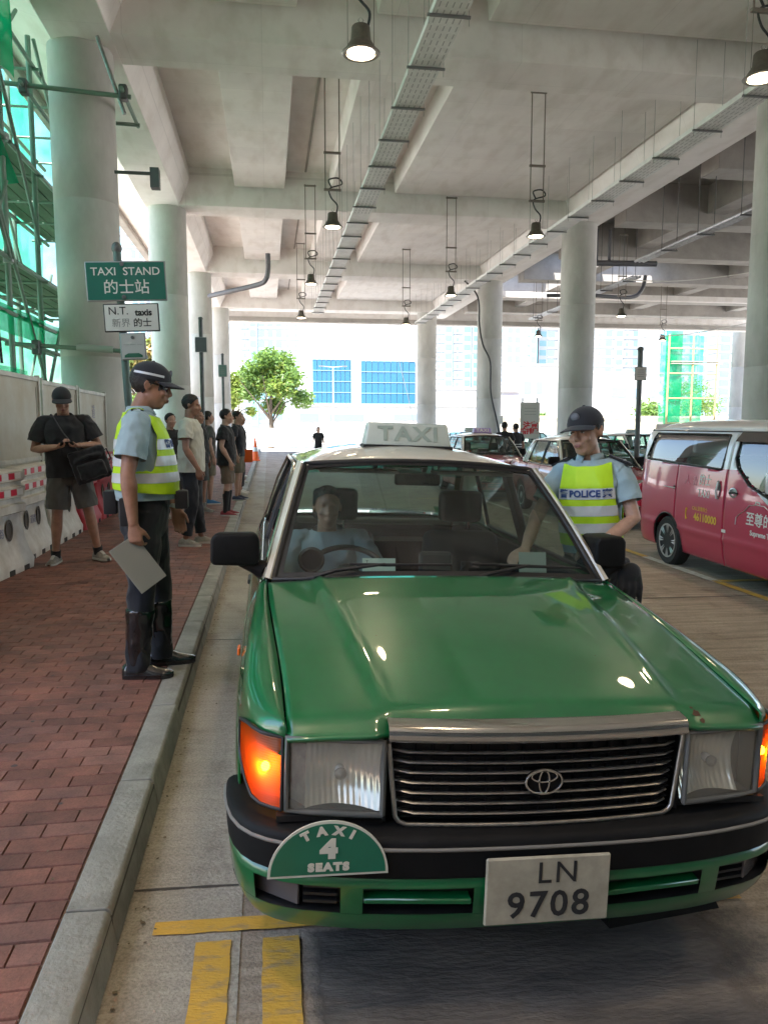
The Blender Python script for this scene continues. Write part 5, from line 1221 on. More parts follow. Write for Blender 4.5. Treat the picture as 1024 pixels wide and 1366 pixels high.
        for k in 'LR':
            s = 1 if k == 'L' else -1; sh, el = J['sh' + k], J['el' + k]
            b.tube([sh + V((-s * .08, 0, .0)), sh + V((-s * .015, 0, -.008)), sh.lerp(el, .08)], [.060, .064 * w, .058], 16)
        me = remesh(b, vox * 1.1, 4, .014, 10, seed, (1, 1, .75))
        cut(me, (0, 0, hem), (0, 0, -1), None)
        cut(me, (0, -.01, 1.472), (0, -.22, 1), .14)
        so = link('shirt', fin(me, sm, 180), T)
        for k in 'LR':
            s = 1 if k == 'L' else -1; sh, el = J['sh' + k], J['el' + k]; q = MB()
            q.tube([sh + V((-s * .07, .0, .002)), sh + V((-s * .012, 0, -.004)), sh.lerp(el, .3), sh.lerp(el, slv), sh.lerp(el, slv + .2)], [.058, .068 * w, .070 * w * ex, .074 * w * ex, .076 * w * ex], 16)
            sl = remesh(q, vox, 4, .011, 13, seed + 7, (1, 1, .8)); cut(sl, sh.lerp(el, slv), (el - sh).normalized()); link('sleeve', fin(sl, sm, 180), so)
        if o.get('collar'):
            for s in (-1, 1):
                rows = []
                for t in (0, .5, 1):
                    rows.append([V((s * (.066 + .012 * t) * sin(a), .010 - (.066 + .014 * t) * cos(a) - .008 * t, 1.495 - .010 * (1 - t) * 0 - .038 * t - .012 * math.exp(-(a / .5)**2))) for a in [lerp(.22 + .10 * t, pi, i / 12) for i in range(13)]])
                ob = part('collar', MB().grid(rows, flip=s > 0), sm, so, 60); md = ob.modifiers.new('t', 'SOLIDIFY'); md.thickness = .004
        if o.get('epaulette'):
            for s in (-1, 1):
                M = frame((s * .150, .012, 1.452), (1, 0, -.42 * s), (0, 1, 0))
                e = part('epaulette', MB().prism([M @ V(q) for q in ((-.055, -.026, 0), (.05, -.032, -.004), (.068, 0, -.01), (.05, .032, -.004), (-.055, .026, 0))], [M @ V(q) for q in ((-.055, -.026, .012), (.05, -.032, .010), (.068, 0, .004), (.05, .032, .010), (-.055, .026, .012))]), C_black, so, 40, 0, 1, True)
                part('stripe', MB().tube([M @ V((.02, -.018, .013)), M @ V((.032, 0, .013)), M @ V((.02, .018, .013))], .0025, 6), C_refs, e)
    # hi-vis vest: front and back panels joined by side straps
    if o.get('vest'):
        b = MB(); b.rings([(0, -wy * .3, .98, .188 * w, .142 + wy), (0, -wy * .35, 1.08, .189 * w, .143 + wy), (0, -wy * .2, 1.22, .194 * w, .144 + wy * .5), (0, 0, 1.33, .198 * w, .137), (0, .008, 1.40, .186 * w, .112), (0, .012, 1.452, .128, .088), (0, .012, 1.478, .09, .08), (0, .01, 1.51, .08, .07)], 28)
        vt = 1.468
        for k in 'LR': s = 1 if k == 'L' else -1; b.tube([J['sh' + k] + V((-s * .10, 0, .012)), J['sh' + k] + V((s * .015, 0, .006))], [.075, .068], 14)
        me0 = remesh(b, vox * .9, 4, .007, 9, seed + 5); me = me0
        cut(me, (0, 0, 1.035), (0, .1, -1)); cut(me, (0, -.045, 1.45), (0, -.42, 1), .16); cut(me, (0, .01, 1.462), (0, 0, 1), .12)
        for s in (-1, 1): cut(me, (s * o.get('vestw', .184) * w, 0, 1.2), (s, 0, .12))
        vm = fin(me, C_lime, 180); bvh = BVHTree.FromPolygons([v.co.copy() for v in me.vertices], [tuple(q.vertices) for q in me.polygons])
        vo = link('vest', vm, T); md = vo.modifiers.new('t', 'SOLIDIFY'); md.thickness = .003
        def band(z0, z1, fb, off=.003):
            q = me.copy(); q.materials.clear(); cut(q, (0, .02, 0), (0, -fb, 0)); cut(q, (0, 0, z0), (0, 0, -1)); cut(q, (0, 0, z1), (0, 0, 1))
            bm = bmesh.new(); bm.from_mesh(q); bmesh.ops.remove_doubles(bm, verts=bm.verts, dist=2e-5); left = set(bm.faces); isl = []
            while left:
                st_ = [left.pop()]; g_ = list(st_)
                while st_:
                    for e_ in st_.pop().edges:
                        for f_ in e_.link_faces:
                            if f_ in left: left.discard(f_); st_.append(f_); g_.append(f_)
                isl.append(g_)
            isl.sort(key=len); bmesh.ops.delete(bm, geom=[f_ for g_ in isl[:-1] for f_ in g_], context='FACES'); bm.to_mesh(q); bm.free()
            q.update(); ns = [v.normal.copy() for v in q.vertices]
            for v, n in zip(q.vertices, ns): v.co += n * off
            return link('reflective_stripe', fin(q, C_refs, 180), vo)
        for z0, z1 in ((1.262, 1.318), (1.175, 1.228), (1.085, 1.138)): band(z0, z1, -1); band(z0, z1, 1)
        st = MB(); st.rings([(0, -wy * .3, 1.075, .187 * w, .139 + wy), (0, -wy * .3, 1.145, .187 * w, .139 + wy)], 28); part('side_strap', st, C_lime, vo, 180); st = MB(); st.rings([(0, -wy * .3, 1.092, .1885 * w, .1405 + wy), (0, -wy * .3, 1.130, .1885 * w, .1405 + wy)], 28); part('side_tape', st, C_refs, vo, 180)
        M_blue = mat('blue_print', (.03, .07, .22), .6)
        text('POLICE', frame((0, -.2, 1.290), (1, 0, 0), (0, 0, 1)), .047, M_blue, vo, bold=.002, spacing=1.05, bvh=bvh, off=.007)
        text('警', frame((-.112, -.2, 1.290), (1, 0, 0), (0, 0, 1)), .046, M_blue, vo, bold=.0015, bvh=bvh, off=.007); text('察', frame((.112, -.2, 1.290), (1, 0, 0), (0, 0, 1)), .046, M_blue, vo, bold=.0015, bvh=bvh, off=.007)
    # footwear
    sho = o.get('shoes')
    if sho and not seated:
        for k in 'LR':
            an, f = J['an' + k], J['fa' + k]; base = V((an.x, an.y, 0)); fd = V((sin(f), -cos(f), 0)); sd = V((cos(f), sin(f), 0))
            sobj = link('boot' if o.get('boots') else 'shoe', None, T)
            rows = []; rows2 = []
            for t, hw_, h in ((-.085, .010, .05), (-.078, .030, .075), (-.05, .039, .095), (0, .041, .105), (.05, .043, .085), (.10, .048, .062), (.145, .047, .048), (.175, .036, .040), (.192, .014, .030)):
                c = base + fd * t
                rows.append([c + sd * (hw_ * cos(a)) + V((0, 0, .018 + (h - .018) * max(0, sin(a))**.8)) for a in [pi * i / 10 for i in range(11)]])
                rows2.append([c + sd * (hw_ * 1.06 * x_) + V((0, 0, z_)) for x_, z_ in ((1, .001), (1.02, .024), (-1.02, .024), (-1, .001))])
            q = MB(); q.grid(rows); part('upper', q, sho, sobj, 180); q = MB(); q.grid(rows2, wrap=True); part('sole', q, o.get('sole', C_sole), sobj, 40)
            if o.get('boots'):
                kn = J['kn' + k]; q = MB(); q.tube([an + V((0, 0, -.03)), an + V((0, 0, .03)), an.lerp(kn, .25), an.lerp(kn, .6), an.lerp(kn, .76)], [.060, .059, .065, .074, .079], 18); link('shaft', fin(remesh(q, .01, 3, .006, 14, seed + 3, (1, 1, .6)), sho, 180), sobj)
                part('piping', MB().tube([an.lerp(kn, .30) + V((.05, -.055, 0)), an.lerp(kn, .66) + V((.052, -.060, 0))], .004, 6), C_refs, sobj)
            elif near: part('laces', MB().tube([base + fd * .06 + V((0, 0, .09)), base + fd * .12 + V((0, 0, .062))], [(.018, .006), (.016, .005)], 8), C_sole, sobj, 60)
            if o.get('sock'):
                kn = J['kn' + k]; part('sock', MB().tube([an + V((0, 0, -.03)), an.lerp(kn, .35 * o.get('socklen', .2)), an.lerp(kn, .75 * o.get('socklen', .2)) + V((0, .008 * o.get('socklen', .2), 0)), an.lerp(kn, o.get('socklen', .2))], [.044, .046, .046 + .016 * o.get('socklen', .2), .046 + .014 * o.get('socklen', .2)], 16), o['sock'], T, 60)
    return T

# the officer on the kerb, seen from his right side
off1 = make_person('police officer in black cap, sunglasses and lime vest standing on the kerb in black boots', (-.745, 4.80, PAVE), radians(93),
    dict(skin=SK2, shirt=C_lblue, legs=(C_navy, 'trousers'), cap=C_navy, capband=True, shades=True, vest=True, collar=True, epaulette=True, belt=C_black, shoes=C_boot, sole=C_boot, boots=True, shirthem=.99, belly=.030, build=1.06, hem=.30, sleeve=.70, legwidth=1.05),
    dict(elR=(-.262, .055, 1.14), wrR=(-.268, .035, .875), hdR=(0, -.10, -1), hnR=(.9, -.3, 0), cuR=.75, elL=(.25, .0, 1.13), wrL=(.225, -.15, .90), hdL=(0, -.2, -1), cuL=.5,
         anR=(-.10, .06, .085), knR=(-.105, .025, .49), anL=(.12, -.05, .085), knL=(.105, -.04, .49), faR=-.10, faL=.15, pitch=.20, head=(0, -.055, 1.60)), .0065, 1.03, (0, 0), None, True, False, 3)
# his belt kit and the board he holds
def kit(name, mb, m, par): return part(name, mb, m, par, 40, .008, 2)
kit('pouch', MB().box(-.10, -.02, -.235, -.165, .935, 1.035), C_black, off1); kit('pouch', MB().box(.02, .12, .155, .225, .90, 1.03), C_black, off1); kit('holster', MB().box(-.22, -.165, .03, .11, .86, 1.01), C_black, off1)
part('wrist_watch', MB().lathe([(.030, -.012), (.033, -.008), (.033, .008), (.030, .012)], 16, Matrix.Translation((.227, -.14, .925)) @ Matrix.Rotation(.2, 4, 'X')), C_refs, off1, 40)
cx, cy, cz = -.86, 4.5, .0
b = MB(); q0 = V((-.815, 4.485, .925)); e1 = V((.58, -.06, -.81)).normalized(); e2 = V((.66, .55, .50)).normalized(); e2 = (e2 - e1 * e2.dot(e1)).normalized(); nn = e1.cross(e2)
cs = [q0 - e2 * .07, q0 + e2 * .11, q0 + e2 * .11 + e1 * .30, q0 - e2 * .07 + e1 * .30]; cs = [c - e1 * .06 for c in cs]
b.prism(cs, [c + nn * .007 for c in cs]); tag(part('clipboard', b, mat('grey_board', (.22, .22, .19), .6), None, 35, .002, 1, True), 'grey clipboard held by the officer on the kerb', 'clipboard')

# the officer leaning at the far side of the green taxi
off2 = make_person('police officer in navy cap and lime vest reaching to the green taxi door', (1.83, 4.02, road_z(1.9)), radians(-36),
    dict(skin=SK3, shirt=C_lblue, legs=(C_navy, 'trousers'), cap=C_navy, capband=True, vest=True, collar=True, epaulette=True, belt=C_black, shoes=C_boot, sole=C_boot, boots=True, shirthem=.98, build=.85, hem=.30, sleeve=.66, vestw=.180),
    dict(elL=(.225, -.04, 1.155), wrL=(.10, -.245, 1.045), hdL=(-.75, -.5, -.12), hnL=(-.1, -.3, -1), cuL=.5, elR=(-.27, -.10, 1.16), wrR=(-.26, -.33, 1.03), hdR=(-.3, -.9, -.2), hnR=(0, -.2, -1), cuR=.4, yaw=-.30, pitch=.08, roll=-.05, head=(-.01, -.04, 1.605)), .0065, .995, (0, radians(-3)), None, True, False, 8)
part('wrist_watch', MB().lathe([(.031, -.012), (.034, -.008), (.034, .008), (.031, .012)], 16, frame((.118, -.22, 1.058), (0, .45, -.9), (.5, .77, .4))), C_refs, off2, 40); part('watch_face', MB().lathe([(.019, 0), (.019, .012), (.0, .012)], 16, frame((.126, -.225, 1.085), (1, 0, 0), (0, 1, 0))), C_refs, off2, 40)

# man with a phone
pm = make_person('man in black cap and black tee with grey shorts looking at his phone', (-2.14, 8.9, PAVE), radians(14),
    dict(skin=SK1, shirt=C_black, legs=(C_gshort, 'shorts'), cap=C_black, shoes=C_sho, shirthem=.86, loose=1.08, build=1.06, legwidth=1.12, sleeve=.72, shortlen=.86, sock=C_black, socklen=.12),
    dict(elR=(-.29, .0, 1.14), wrR=(-.09, -.25, 1.165), hdR=(.75, -.45, .12), hnR=(-.1, -.4, 1), cuR=.7, elL=(.30, .0, 1.15), wrL=(.11, -.25, 1.17), hdL=(-.8, -.4, .05), hnL=(0, -.3, 1), cuL=.7,
         anR=(-.19, .02, .085), anL=(.21, .02, .085), knR=(-.14, -.02, .49), knL=(.155, -.02, .49), faR=-.35, faL=.45, pitch=.32, head=(0, -.045, 1.60)), .0075, 1.05, (0, radians(-2.5)), None, True, False, 12)
PMX = Matrix.LocRotScale(pm.location, pm.rotation_euler, pm.scale)
part('wrist_band', MB().lathe([(.031, -.01), (.033, 0), (.031, .01)], 14, frame((.135, -.222, 1.168), (0, 0, 1), (.35, .6, 0))), C_black, pm, 40)
b = MB(); M = PMX @ frame((.0, -.315, 1.19), (1, .05, 0), (0, -.75, .65)); b.prism([M @ V(q) for q in ((-.07, -.035, 0), (.07, -.035, 0), (.07, .035, 0), (-.07, .035, 0))], [M @ V(q) for q in ((-.07, -.035, .009), (.07, -.035, .009), (.07, .035, .009), (-.07, .035, .009))]); tag(part('phone', b, M_trim, None, 35, .003, 1, True), 'black phone held by the man in grey shorts', 'phone')
bag = MB(); Mb = PMX @ Matrix.Translation((.20, -.20, .98)) @ Matrix.Rotation(-.25, 4, 'Y'); bag.box(-.165, .165, -.075, .085, -.16, .15, 0, Mb); bag.box(-.12, .12, -.12, .0, -.13, .02, 0, Mb); bag.tube([Mb @ V((-.13, -.08, .06)), Mb @ V((0, -.10, .085)), Mb @ V((.13, -.08, .06))], .018, 8)
bg_ = tag(link('shoulder_bag', fin(remesh(bag, .01, 14, .010, 14, 4), C_black, 180)), 'black backpack slung in front of the man with the phone', 'bag')
strap = MB(); strap.tube([PMX @ V(q) for q in ((.10, -.19, 1.12), (-.02, -.16, 1.30), (-.10, -.06, 1.47), (-.12, .06, 1.45))], [(.022, .005)] * 4, 8); part('strap', strap, C_black, bg_, 60)
strap = MB(); strap.tube([PMX @ V(q) for q in ((.14, -.21, .86), (.03, -.19, .84), (.0, -.19, .70), (-.01, -.18, .58))], [(.016, .004)] * 4, 8); part('strap', strap, C_black, bg_, 60)
strap = MB(); strap.tube([Mb @ V(q) for q in ((.12, 0, .08), (.19, 0, .10), (.20, 0, 0), (.17, 0, -.03))], .008, 6); part('grab_handle', strap, C_black, bg_, 60)

# the queue along the kerb
qp = 'people queueing on the pavement'
def q_(label, x, y, rz, outfit, pose=None, sc_=1., seed=0, vox=.011): return make_person(label, (x, y, PAVE), radians(rz), outfit, pose, vox, sc_, (0, 0), qp, False, False, seed)
q_('man in cream tee and dark trousers behind the officer on the kerb', -.96, 9.95, 82, dict(skin=SK2, shirt=C_cream, legs=(C_navy, 'trousers'), shoes=C_sho, shirthem=.86, loose=1.1, build=1.05, hem=.88),
   dict(elR=(-.26, .0, 1.13), wrR=(-.25, -.13, .90), cuR=.6, anR=(-.10, .07, .085), anL=(.12, -.06, .085), pitch=.15), 1.03, 21, .008)
q_('person in black tee, half hidden behind the man in cream tee', -1.2, 13.7, 60, dict(skin=SK1, shirt=C_black, legs=(C_gshort, 'shorts'), shoes=C_sho, sock=C_sho, loose=1.1), None, .97, 22)
q_('man in black tee and brown shorts with red shoes', -.70, 13.2, 84, dict(skin=SK3, shirt=C_black, legs=(C_brown, 'shorts'), shoes=C_redshoe, sock=C_black, socklen=.82, shirthem=.83, loose=1.15, build=1.15, shortlen=.9), dict(wrR=(-.25, -.10, .89)), .97, 23)
q_('person in dark top and olive shorts wearing blue shoes in the queue', -1.15, 15.2, 110, dict(skin=SK3, shirt=C_gshort, legs=(C_olive, 'shorts'), shoes=C_blu), None, .97, 24)
q_('person in navy tee with navy shoes behind the man in red shoes', -.62, 15.9, 80, dict(skin=SK3, shirt=C_navy, legs=(C_olive, 'shorts'), shoes=C_nvs, shirthem=.86), None, .98, 25)
q_('person in navy tee and white sneakers farther along the queue', -.62, 17.3, 86, dict(skin=SK1, shirt=C_navy, legs=(C_navy, 'trousers'), shoes=C_wht, hem=.8), None, .97, 26)
q_('person in pale top and khaki shorts near the end of the queue', -.75, 20.6, 80, dict(skin=SK3, shirt=cloth('pale_tee', (.5, .46, .42)), legs=(C_olive, 'shorts'), shoes=C_wht, hair='long'), None, .96, 27)
q_('last person of the queue in a white top and khaki shorts beside the orange cones', -.80, 23.0, 90, dict(skin=SK1, shirt=C_cream, legs=(C_olive, 'shorts'), shoes=C_wht), None, .95, 28)
q_('person glimpsed between the officer on the kerb and the man in cream tee', -1.58, 13.0, 40, dict(skin=SK3, shirt=C_black, legs=(C_black, 'trousers'), shoes=C_sho), None, .93, 29)
q_('man with bare head seen just over the shoulder of the officer on the kerb', -1.93, 11.6, 60, dict(skin=SK2, shirt=C_gshort, legs=(C_black, 'trousers'), shoes=C_sho), None, 1.0, 30)
b = MB(); b.box(-.10, .10, -.05, .05, 0, .26); bag2 = tag(part('carrier_bag', b, mat('orange_bag', (.80, .13, .01), .5), None, 35, .02, 2), 'bright orange carrier bag held in the queue behind the man in red shoes', 'bag'); bag2.location = (-.43, 16.3, .88)
# people beyond the waiting taxis
rp = 'people beyond the waiting taxis'
def r_(label, x, y, rz, outfit, sc_=1., seed=0): return make_person(label, (x, y, road_z(x)), radians(rz), outfit, None, .013, sc_, (0, 0), rp, False, False, seed)
r_('man in plain black tee seen from behind, left of the striped man', 6.75, 21.6, 170, dict(skin=SK1, shirt=C_black, legs=(C_navy, 'trousers'), shoes=C_sho), 1.02, 31)
st = r_('man in black top with white stripes beside the white notice board', 7.35, 22.4, 195, dict(skin=SK1, shirt=C_black, legs=(C_navy, 'trousers'), shoes=C_sho), 1.0, 32)
for z in (.93, 1.0, 1.07, 1.14): q = MB(); q.rings([(0, 0, z, .187, .140), (0, 0, z + .022, .187, .140)], 20); part('stripe', q, C_wht, st, 180)
r_('man with black hair just left of the officer at the green taxi', 8.0, 19.6, 30, dict(skin=SK3, shirt=C_navy, legs=(C_navy, 'trousers'), shoes=C_sho), .99, 33)
r_('woman with dark hair far away above the taxi roof edge', 2.2, 34.5, 10, dict(skin=SK3, shirt=C_black, legs=(C_black, 'trousers'), shoes=C_sho, hair='long'), .90, 34)

# the driver
drv = make_person('taxi driver in a pale shirt at the wheel of the green taxi', (0, 0, 0), 0, dict(skin=SK1, shirt=cloth('pale_grey_shirt', (.27, .33, .35)), shirthem=.95, sleeve=.8, build=1.06),
    dict(elR=(-.29, -.12, 1.16), wrR=(-.15, -.40, 1.22), hdR=(.2, -.8, .5), hnR=(.3, -.5, -.8), cuR=1.0, elL=(.29, -.12, 1.16), wrL=(.15, -.40, 1.22), hdL=(-.2, -.8, .5), hnL=(-.3, -.5, -.8), cuL=1.0, head=(0, -.04, 1.60)), .009, .95, (0, 0), None, False, True, 40)
dl = Matrix.LocRotScale(taxi.location, taxi.rotation_euler, taxi.scale) @ V((-.385, 2.36, -.30)); drv.location = dl
q = MB(); q.grid([[V((.060 * sin(a), -.03 - .09 * cos(a), 1.575 + z)) for a in [lerp(-1.2, 1.2, i / 12) for i in range(13)]] for z in (-.045, -.02, .01)]); part('face_mask', q, mat('pale_mask', (.45, .58, .58), .8), drv, 180)
# glove hanging from the mirror on the officer's side
gl = MB(); Mg = V((1.70, 3.40, .90))
for dx, l_ in ((-.05, .12), (-.022, .15), (.006, .16), (.034, .13)): gl.tube([Mg + V((dx, 0, .05)), Mg + V((dx * 1.2, -.01, -.02)), Mg + V((dx * 1.4, 0, -l_ + .02))], [.016, .017, .011], 8)
gl.ell((Mg.x - .005, Mg.y, Mg.z + .05), (.055, .03, .05)); tag(link('glove', fin(remesh(gl, .006, 3), C_black, 180)), 'black glove hanging under the mirror by the officer at the green taxi', 'glove')

# ------------------------------------------------------------------ street furniture
M_pole = mat('grey_pole', (.16, .17, .17), .5, .3, var=.3, vscale=10); M_pgrn = mat('green_grey_pole', (.13, .19, .17), .5, .2, var=.2, vscale=10)
M_sback = mat('sign_back', (.33, .34, .34), .5, .5)
def face_sign(parent, x, y, z, w, h, face, rim=None, name='sign_panel', rz=0, t=.025):
    M = Matrix.Translation((x, y, z)) @ Matrix.Rotation(rz, 4, 'Z')
    p = part(name, MB().box(-w / 2, w / 2, 0, t, -h / 2, h / 2, 0, M), rim or M_sback, parent, 35, .008, 2)
    part('sign_face', MB().box(-w / 2 + .012, w / 2 - .012, -.003, -.0005, -h / 2 + .012, h / 2 - .012, 0, M), face, p, 35)
    return p, M @ frame((0, -.0045, 0), (1, 0, 0), (0, 0, 1))
def TT(M, x, y): return M @ Matrix.Translation((x, y, 0))
ts = thing('sign_post', 'green TAXI STAND sign on a leaning grey-green post', 'sign', (-1.29, 7.9, PAVE - .11)); ts.rotation_euler = (0, radians(-2.2), 0)
zz = -PAVE
part('pole', MB().cyl((0, .06, 0), (0, .06, 3.30), .038, n=14), M_pgrn, ts, 40); part('pole_cap', MB().ell((0, .06, 3.33), (.05, .05, .06), 12, 8), M_pole, ts, 180)
p_, M = face_sign(ts, .075, 0, 3.01, .75, .375, mat('teal_sign_face', (.004, .155, .11), .35, var=.12, vscale=5, coat=.3))
text('TAXI  STAND', TT(M, 0, .088), .105, M_white, p_, bold=.001, sx=1.02); text('的士站', TT(M, .0, -.065), .145, M_white, p_, bold=.001)
for dz in (.16, -.15): part('bolt', MB().lathe([(.02, 0), (.02, .01), (0, .012)], 12, M @ Matrix.Translation((-.03, dz, 0))), M_pole, p_)
p_, M = face_sign(ts, .10, .0, 2.665, .52, .27, M_white, M_black)
text('N.T.', TT(M, -.12, .062), .105, M_black, p_); text('taxis', TT(M, .115, .045), .085, M_black, p_, bold=.003); text('新界', TT(M, -.10, -.055), .088, mat('faded_print', (.30, .30, .29), .6), p_); text('的士', TT(M, .10, -.055), .088, M_black, p_, bold=.001)
p_, M = face_sign(ts, .095, .0, 2.39, .24, .26, mat('sign_grey_face', (.55, .56, .54), .6))
part('green_symbol', MB().prism([M @ V((x, y, 0)) for x, y in ((-.085, -.105), (.085, -.105), (.085, -.085), (.05, -.065), (-.05, -.065), (-.085, -.085))], [M @ V((x, y, .003)) for x, y in ((-.085, -.105), (.085, -.105), (.085, -.085), (.05, -.065), (-.05, -.065), (-.085, -.085))]), M_sgreen, p_, 35, 0, 1, True)
text('— — —', TT(M, 0, .02), .05, MATS['faded_print'], p_); part('bolt', MB().lathe([(.016, 0), (.016, .01), (0, .012)], 12, M @ Matrix.Translation((0, .085, 0))), M_pole, p_)
def post(label, x, y, h, sw, sh, sz, face, r=.038, base=PAVE, dx=0, lines=True):
    t = thing('sign_post', label, 'sign post', (x, y, base)); part('pole', MB().cyl((0, .05, 0), (0, .05, h), r, n=12), M_pole, t, 40)
    part('pole_cap', MB().ell((0, .05, h), (r * 1.2, r * 1.2, r), 12, 8), M_pole, t, 180)
    p, M = face_sign(t, dx, 0, sz, sw, sh, face)
    if lines:
        for k in range(4): part('print_line', MB().box(-sw * .3, sw * (.3 - .1 * (k % 2)), -.001, .001, sh * (.25 - k * .16) - .006, sh * (.25 - k * .16) + .006, 0, M @ Matrix.Identity(4)) if 0 else MB().add([M @ V(q) for q in ((-sw * .3, sh * (.25 - k * .16), .001), (sw * .25, sh * (.25 - k * .16), .001), (sw * .25, sh * (.25 - k * .16) + .012, .001), (-sw * .3, sh * (.25 - k * .16) + .012, .001))], [(0, 1, 2, 3)]), MATS['faded_print'], p)
    return t
M_dkface = mat('dark_sign_face', (.14, .15, .16), .6); M_grface = mat('green_grey_face', (.18, .28, .26), .6); M_notice = mat('notice_face', (.60, .58, .54), .7)
post('thin dark post with a small dark box before the third left column', -1.22, 15.0, 3.5, .22, .28, 3.02, M_dkface, lines=False)
post('thin post with a small grey-green sign left of the tree', -1.25, 22.5, 3.5, .24, .34, 3.05, M_grface)
post('bare grey post with a small notice standing behind the red van', 7.15, 14.2, 3.25, .24, .26, 2.78, M_notice, .05, road_z(7))
nb = thing('notice_board', 'white notice board with red lettering beside the striped man', 'notice board', (8.55, 24.6, road_z(8.5)))
for x in (-.25, .25): part('leg', MB().cyl((x, .04, 0), (x, .04, 2.7), .03, n=8), M_steel, nb)
p_, M = face_sign(nb, 0, 0, 1.95, .66, 1.20, M_notice)
M_rp = mat('red_print', (.62, .02, .03), .6)
text('注意', TT(M, .02, -.17), .26, M_rp, p_, bold=.01); text('請排隊', TT(M, -.02, -.36), .20, M_rp, p_, bold=.01)
for k in range(3): part('print_line', MB().add([M @ V(q) for q in ((-.2, .2 + k * .1, .001), (.2, .2 + k * .1, .001), (.2, .215 + k * .1, .001), (-.2, .215 + k * .1, .001))], [(0, 1, 2, 3)]), MATS['faded_print'], p_)
p2, M = face_sign(nb, .52, .02, 1.12, .42, .36, M_notice)
part('foot', MB().box(-.4, .75, -.1, .2, 0, .06), M_steel, nb)
# cones at the end of the queue
M_cone = mat('cone_orange', (.80, .12, .015), .5)
def cone(x, y, label):
    t = thing('traffic_cone', label, 'cone', (x, y, PAVE), 0, 'orange cones at the kerb'); part('cone_body', MB().lathe([(.16, .03), (.125, .25), (.03, .92), (.02, .94), (0, .94)], 18), M_cone, t, 40); part('reflective_band', MB().lathe([(.112, .40), (.084, .58), (.088, .58), (.116, .40)], 18), C_refs, t, 40); part('cone_base', MB().box(-.2, .2, -.2, .2, 0, .035), M_cone, t, 35, .01, 1)
cone(-.56, 33.5, 'nearer orange cone on the kerb past the queue'); cone(-.62, 36.5, 'farther orange cone on the kerb past the queue')

# water-filled barriers and hoarding panels along the back of the pavement
M_bw = mat('white_barrier_plastic', (.72, .70, .64), .6, var=.3, vscale=3.5, var2=(.50, .46, .39), bump=.05, bscale=20); M_bred = mat('red_barrier_plastic', (.50, .035, .05), .55, var=.25, vscale=4)
M_tapew = mat('white_tape', (.72, .70, .68), .4); M_taper = mat('red_tape', (.62, .02, .06), .4)
def barrier(x, y, rz, m, label):
    t = thing('water_barrier', label, 'barrier', (x, y, PAVE), rz, 'water-filled barriers behind the pavement'); Lh = .62
    prof = [(0, .25), (.10, .25), (.14, .225), (.30, .165), (.52, .150), (.60, .165), (.62, .215), (.70, .215), (.71, .165), (.76, .16), (.775, .20), (.875, .20), (.885, .155), (.93, .15), (.945, .185), (1.04, .185), (1.055, .165), (1.06, .10)]
    b = MB(); rows = []
    for z, d in prof:
        s = .045 * sin(z * 7.5) ; row = []
        for cx, cy, a0 in ((Lh - .05, d - .05, 0), (-Lh + .05, d - .05, pi / 2), (-Lh + .05, -d + .05, pi), (Lh - .05, -d + .05, 1.5 * pi)):
            row += [(cx + .05 * cos(a0 + k * pi / 8) + s, cy + .05 * sin(a0 + k * pi / 8), z) for k in range(5)]
        rows.append(row)
    b.grid(rows, wrap=True); n = len(rows[0]); o = (len(prof) - 1) * n; b.f.append(tuple(o + j for j in range(n))); b.m.append(0); part('shell', b, m, t, 50)
    for sy in (-1, 1):
        for z, d in ((.825, .2015), (.993, .1865)):
            for k in range(7): part('tape', MB().box(-.52 + k * .15, -.385 + k * .15, sy * d - .001, sy * d + .001, z - .032, z + .032), M_taper if k % 2 else M_tapew, t)
        for x_ in (-.26, .22): part('hole', MB().lathe([(.075, -.004), (.085, .004), (.06, .004), (.05, -.02), (0, -.02)], 18, Matrix.Translation((x_, sy * .166, .44)) @ Matrix.Diagonal((1, 1, 1.35, 1)) @ Matrix.Rotation(-sy * pi / 2, 4, 'X')), mat('hole_dark', (.10, .09, .08), .9), t, 40)
        text('道路', frame((-.02, sy * .172 , .42), (-sy, 0, 0), (0, 0, 1)), .11, mat('faded_blue', (.25, .25, .34), .7), t)
    for x_ in (-.35, .05, .40): part('foot_notch', MB().box(x_ - .06, x_ + .06, -.256, .256, .0, .055), mat('notch_shade', (.05, .045, .04), .9), t)
    for x_ in (-.3, .1): part('filler_cap', MB().lathe([(.05, 1.055), (.05, 1.08), (0, 1.082)], 14, Matrix.Translation((x_, 0, 0))), m, t, 40)
    return t
BL = [(-2.86, 6.75, M_bred, 'red barrier nearest the left picture edge'), (-2.84, 8.12, M_bw, 'big white barrier with red and white tape at the left picture edge'), (-2.92, 9.5, M_bw, 'dirty white barrier directly behind the big white one'),
      (-2.90, 10.85, M_bw, 'dirty white barrier by the far leg of the man with the phone'), (-2.90, 12.2, M_bred, 'red barrier with tape between the man with the phone and the officer'), (-2.90, 13.55, M_bred, 'red barrier with tape just left of the officer on the kerb'), (-2.3, 16.6, M_bred, 'red barrier hidden behind the officer on the kerb')]
for x, y, m, lab in BL: barrier(x, y, radians(90 + R.uniform(-3, 3)) if y > 9 else radians(90 - (6 if m is M_bw else 0)), m, lab)
M_hf = mat('hoarding_frame', (.52, .50, .44), .5, .2, var=.3, vscale=6); M_hp = mat('hoarding_sheet', (.50, .50, .44), .6, var=1, vscale=1.7, var2=(.40, .35, .25))
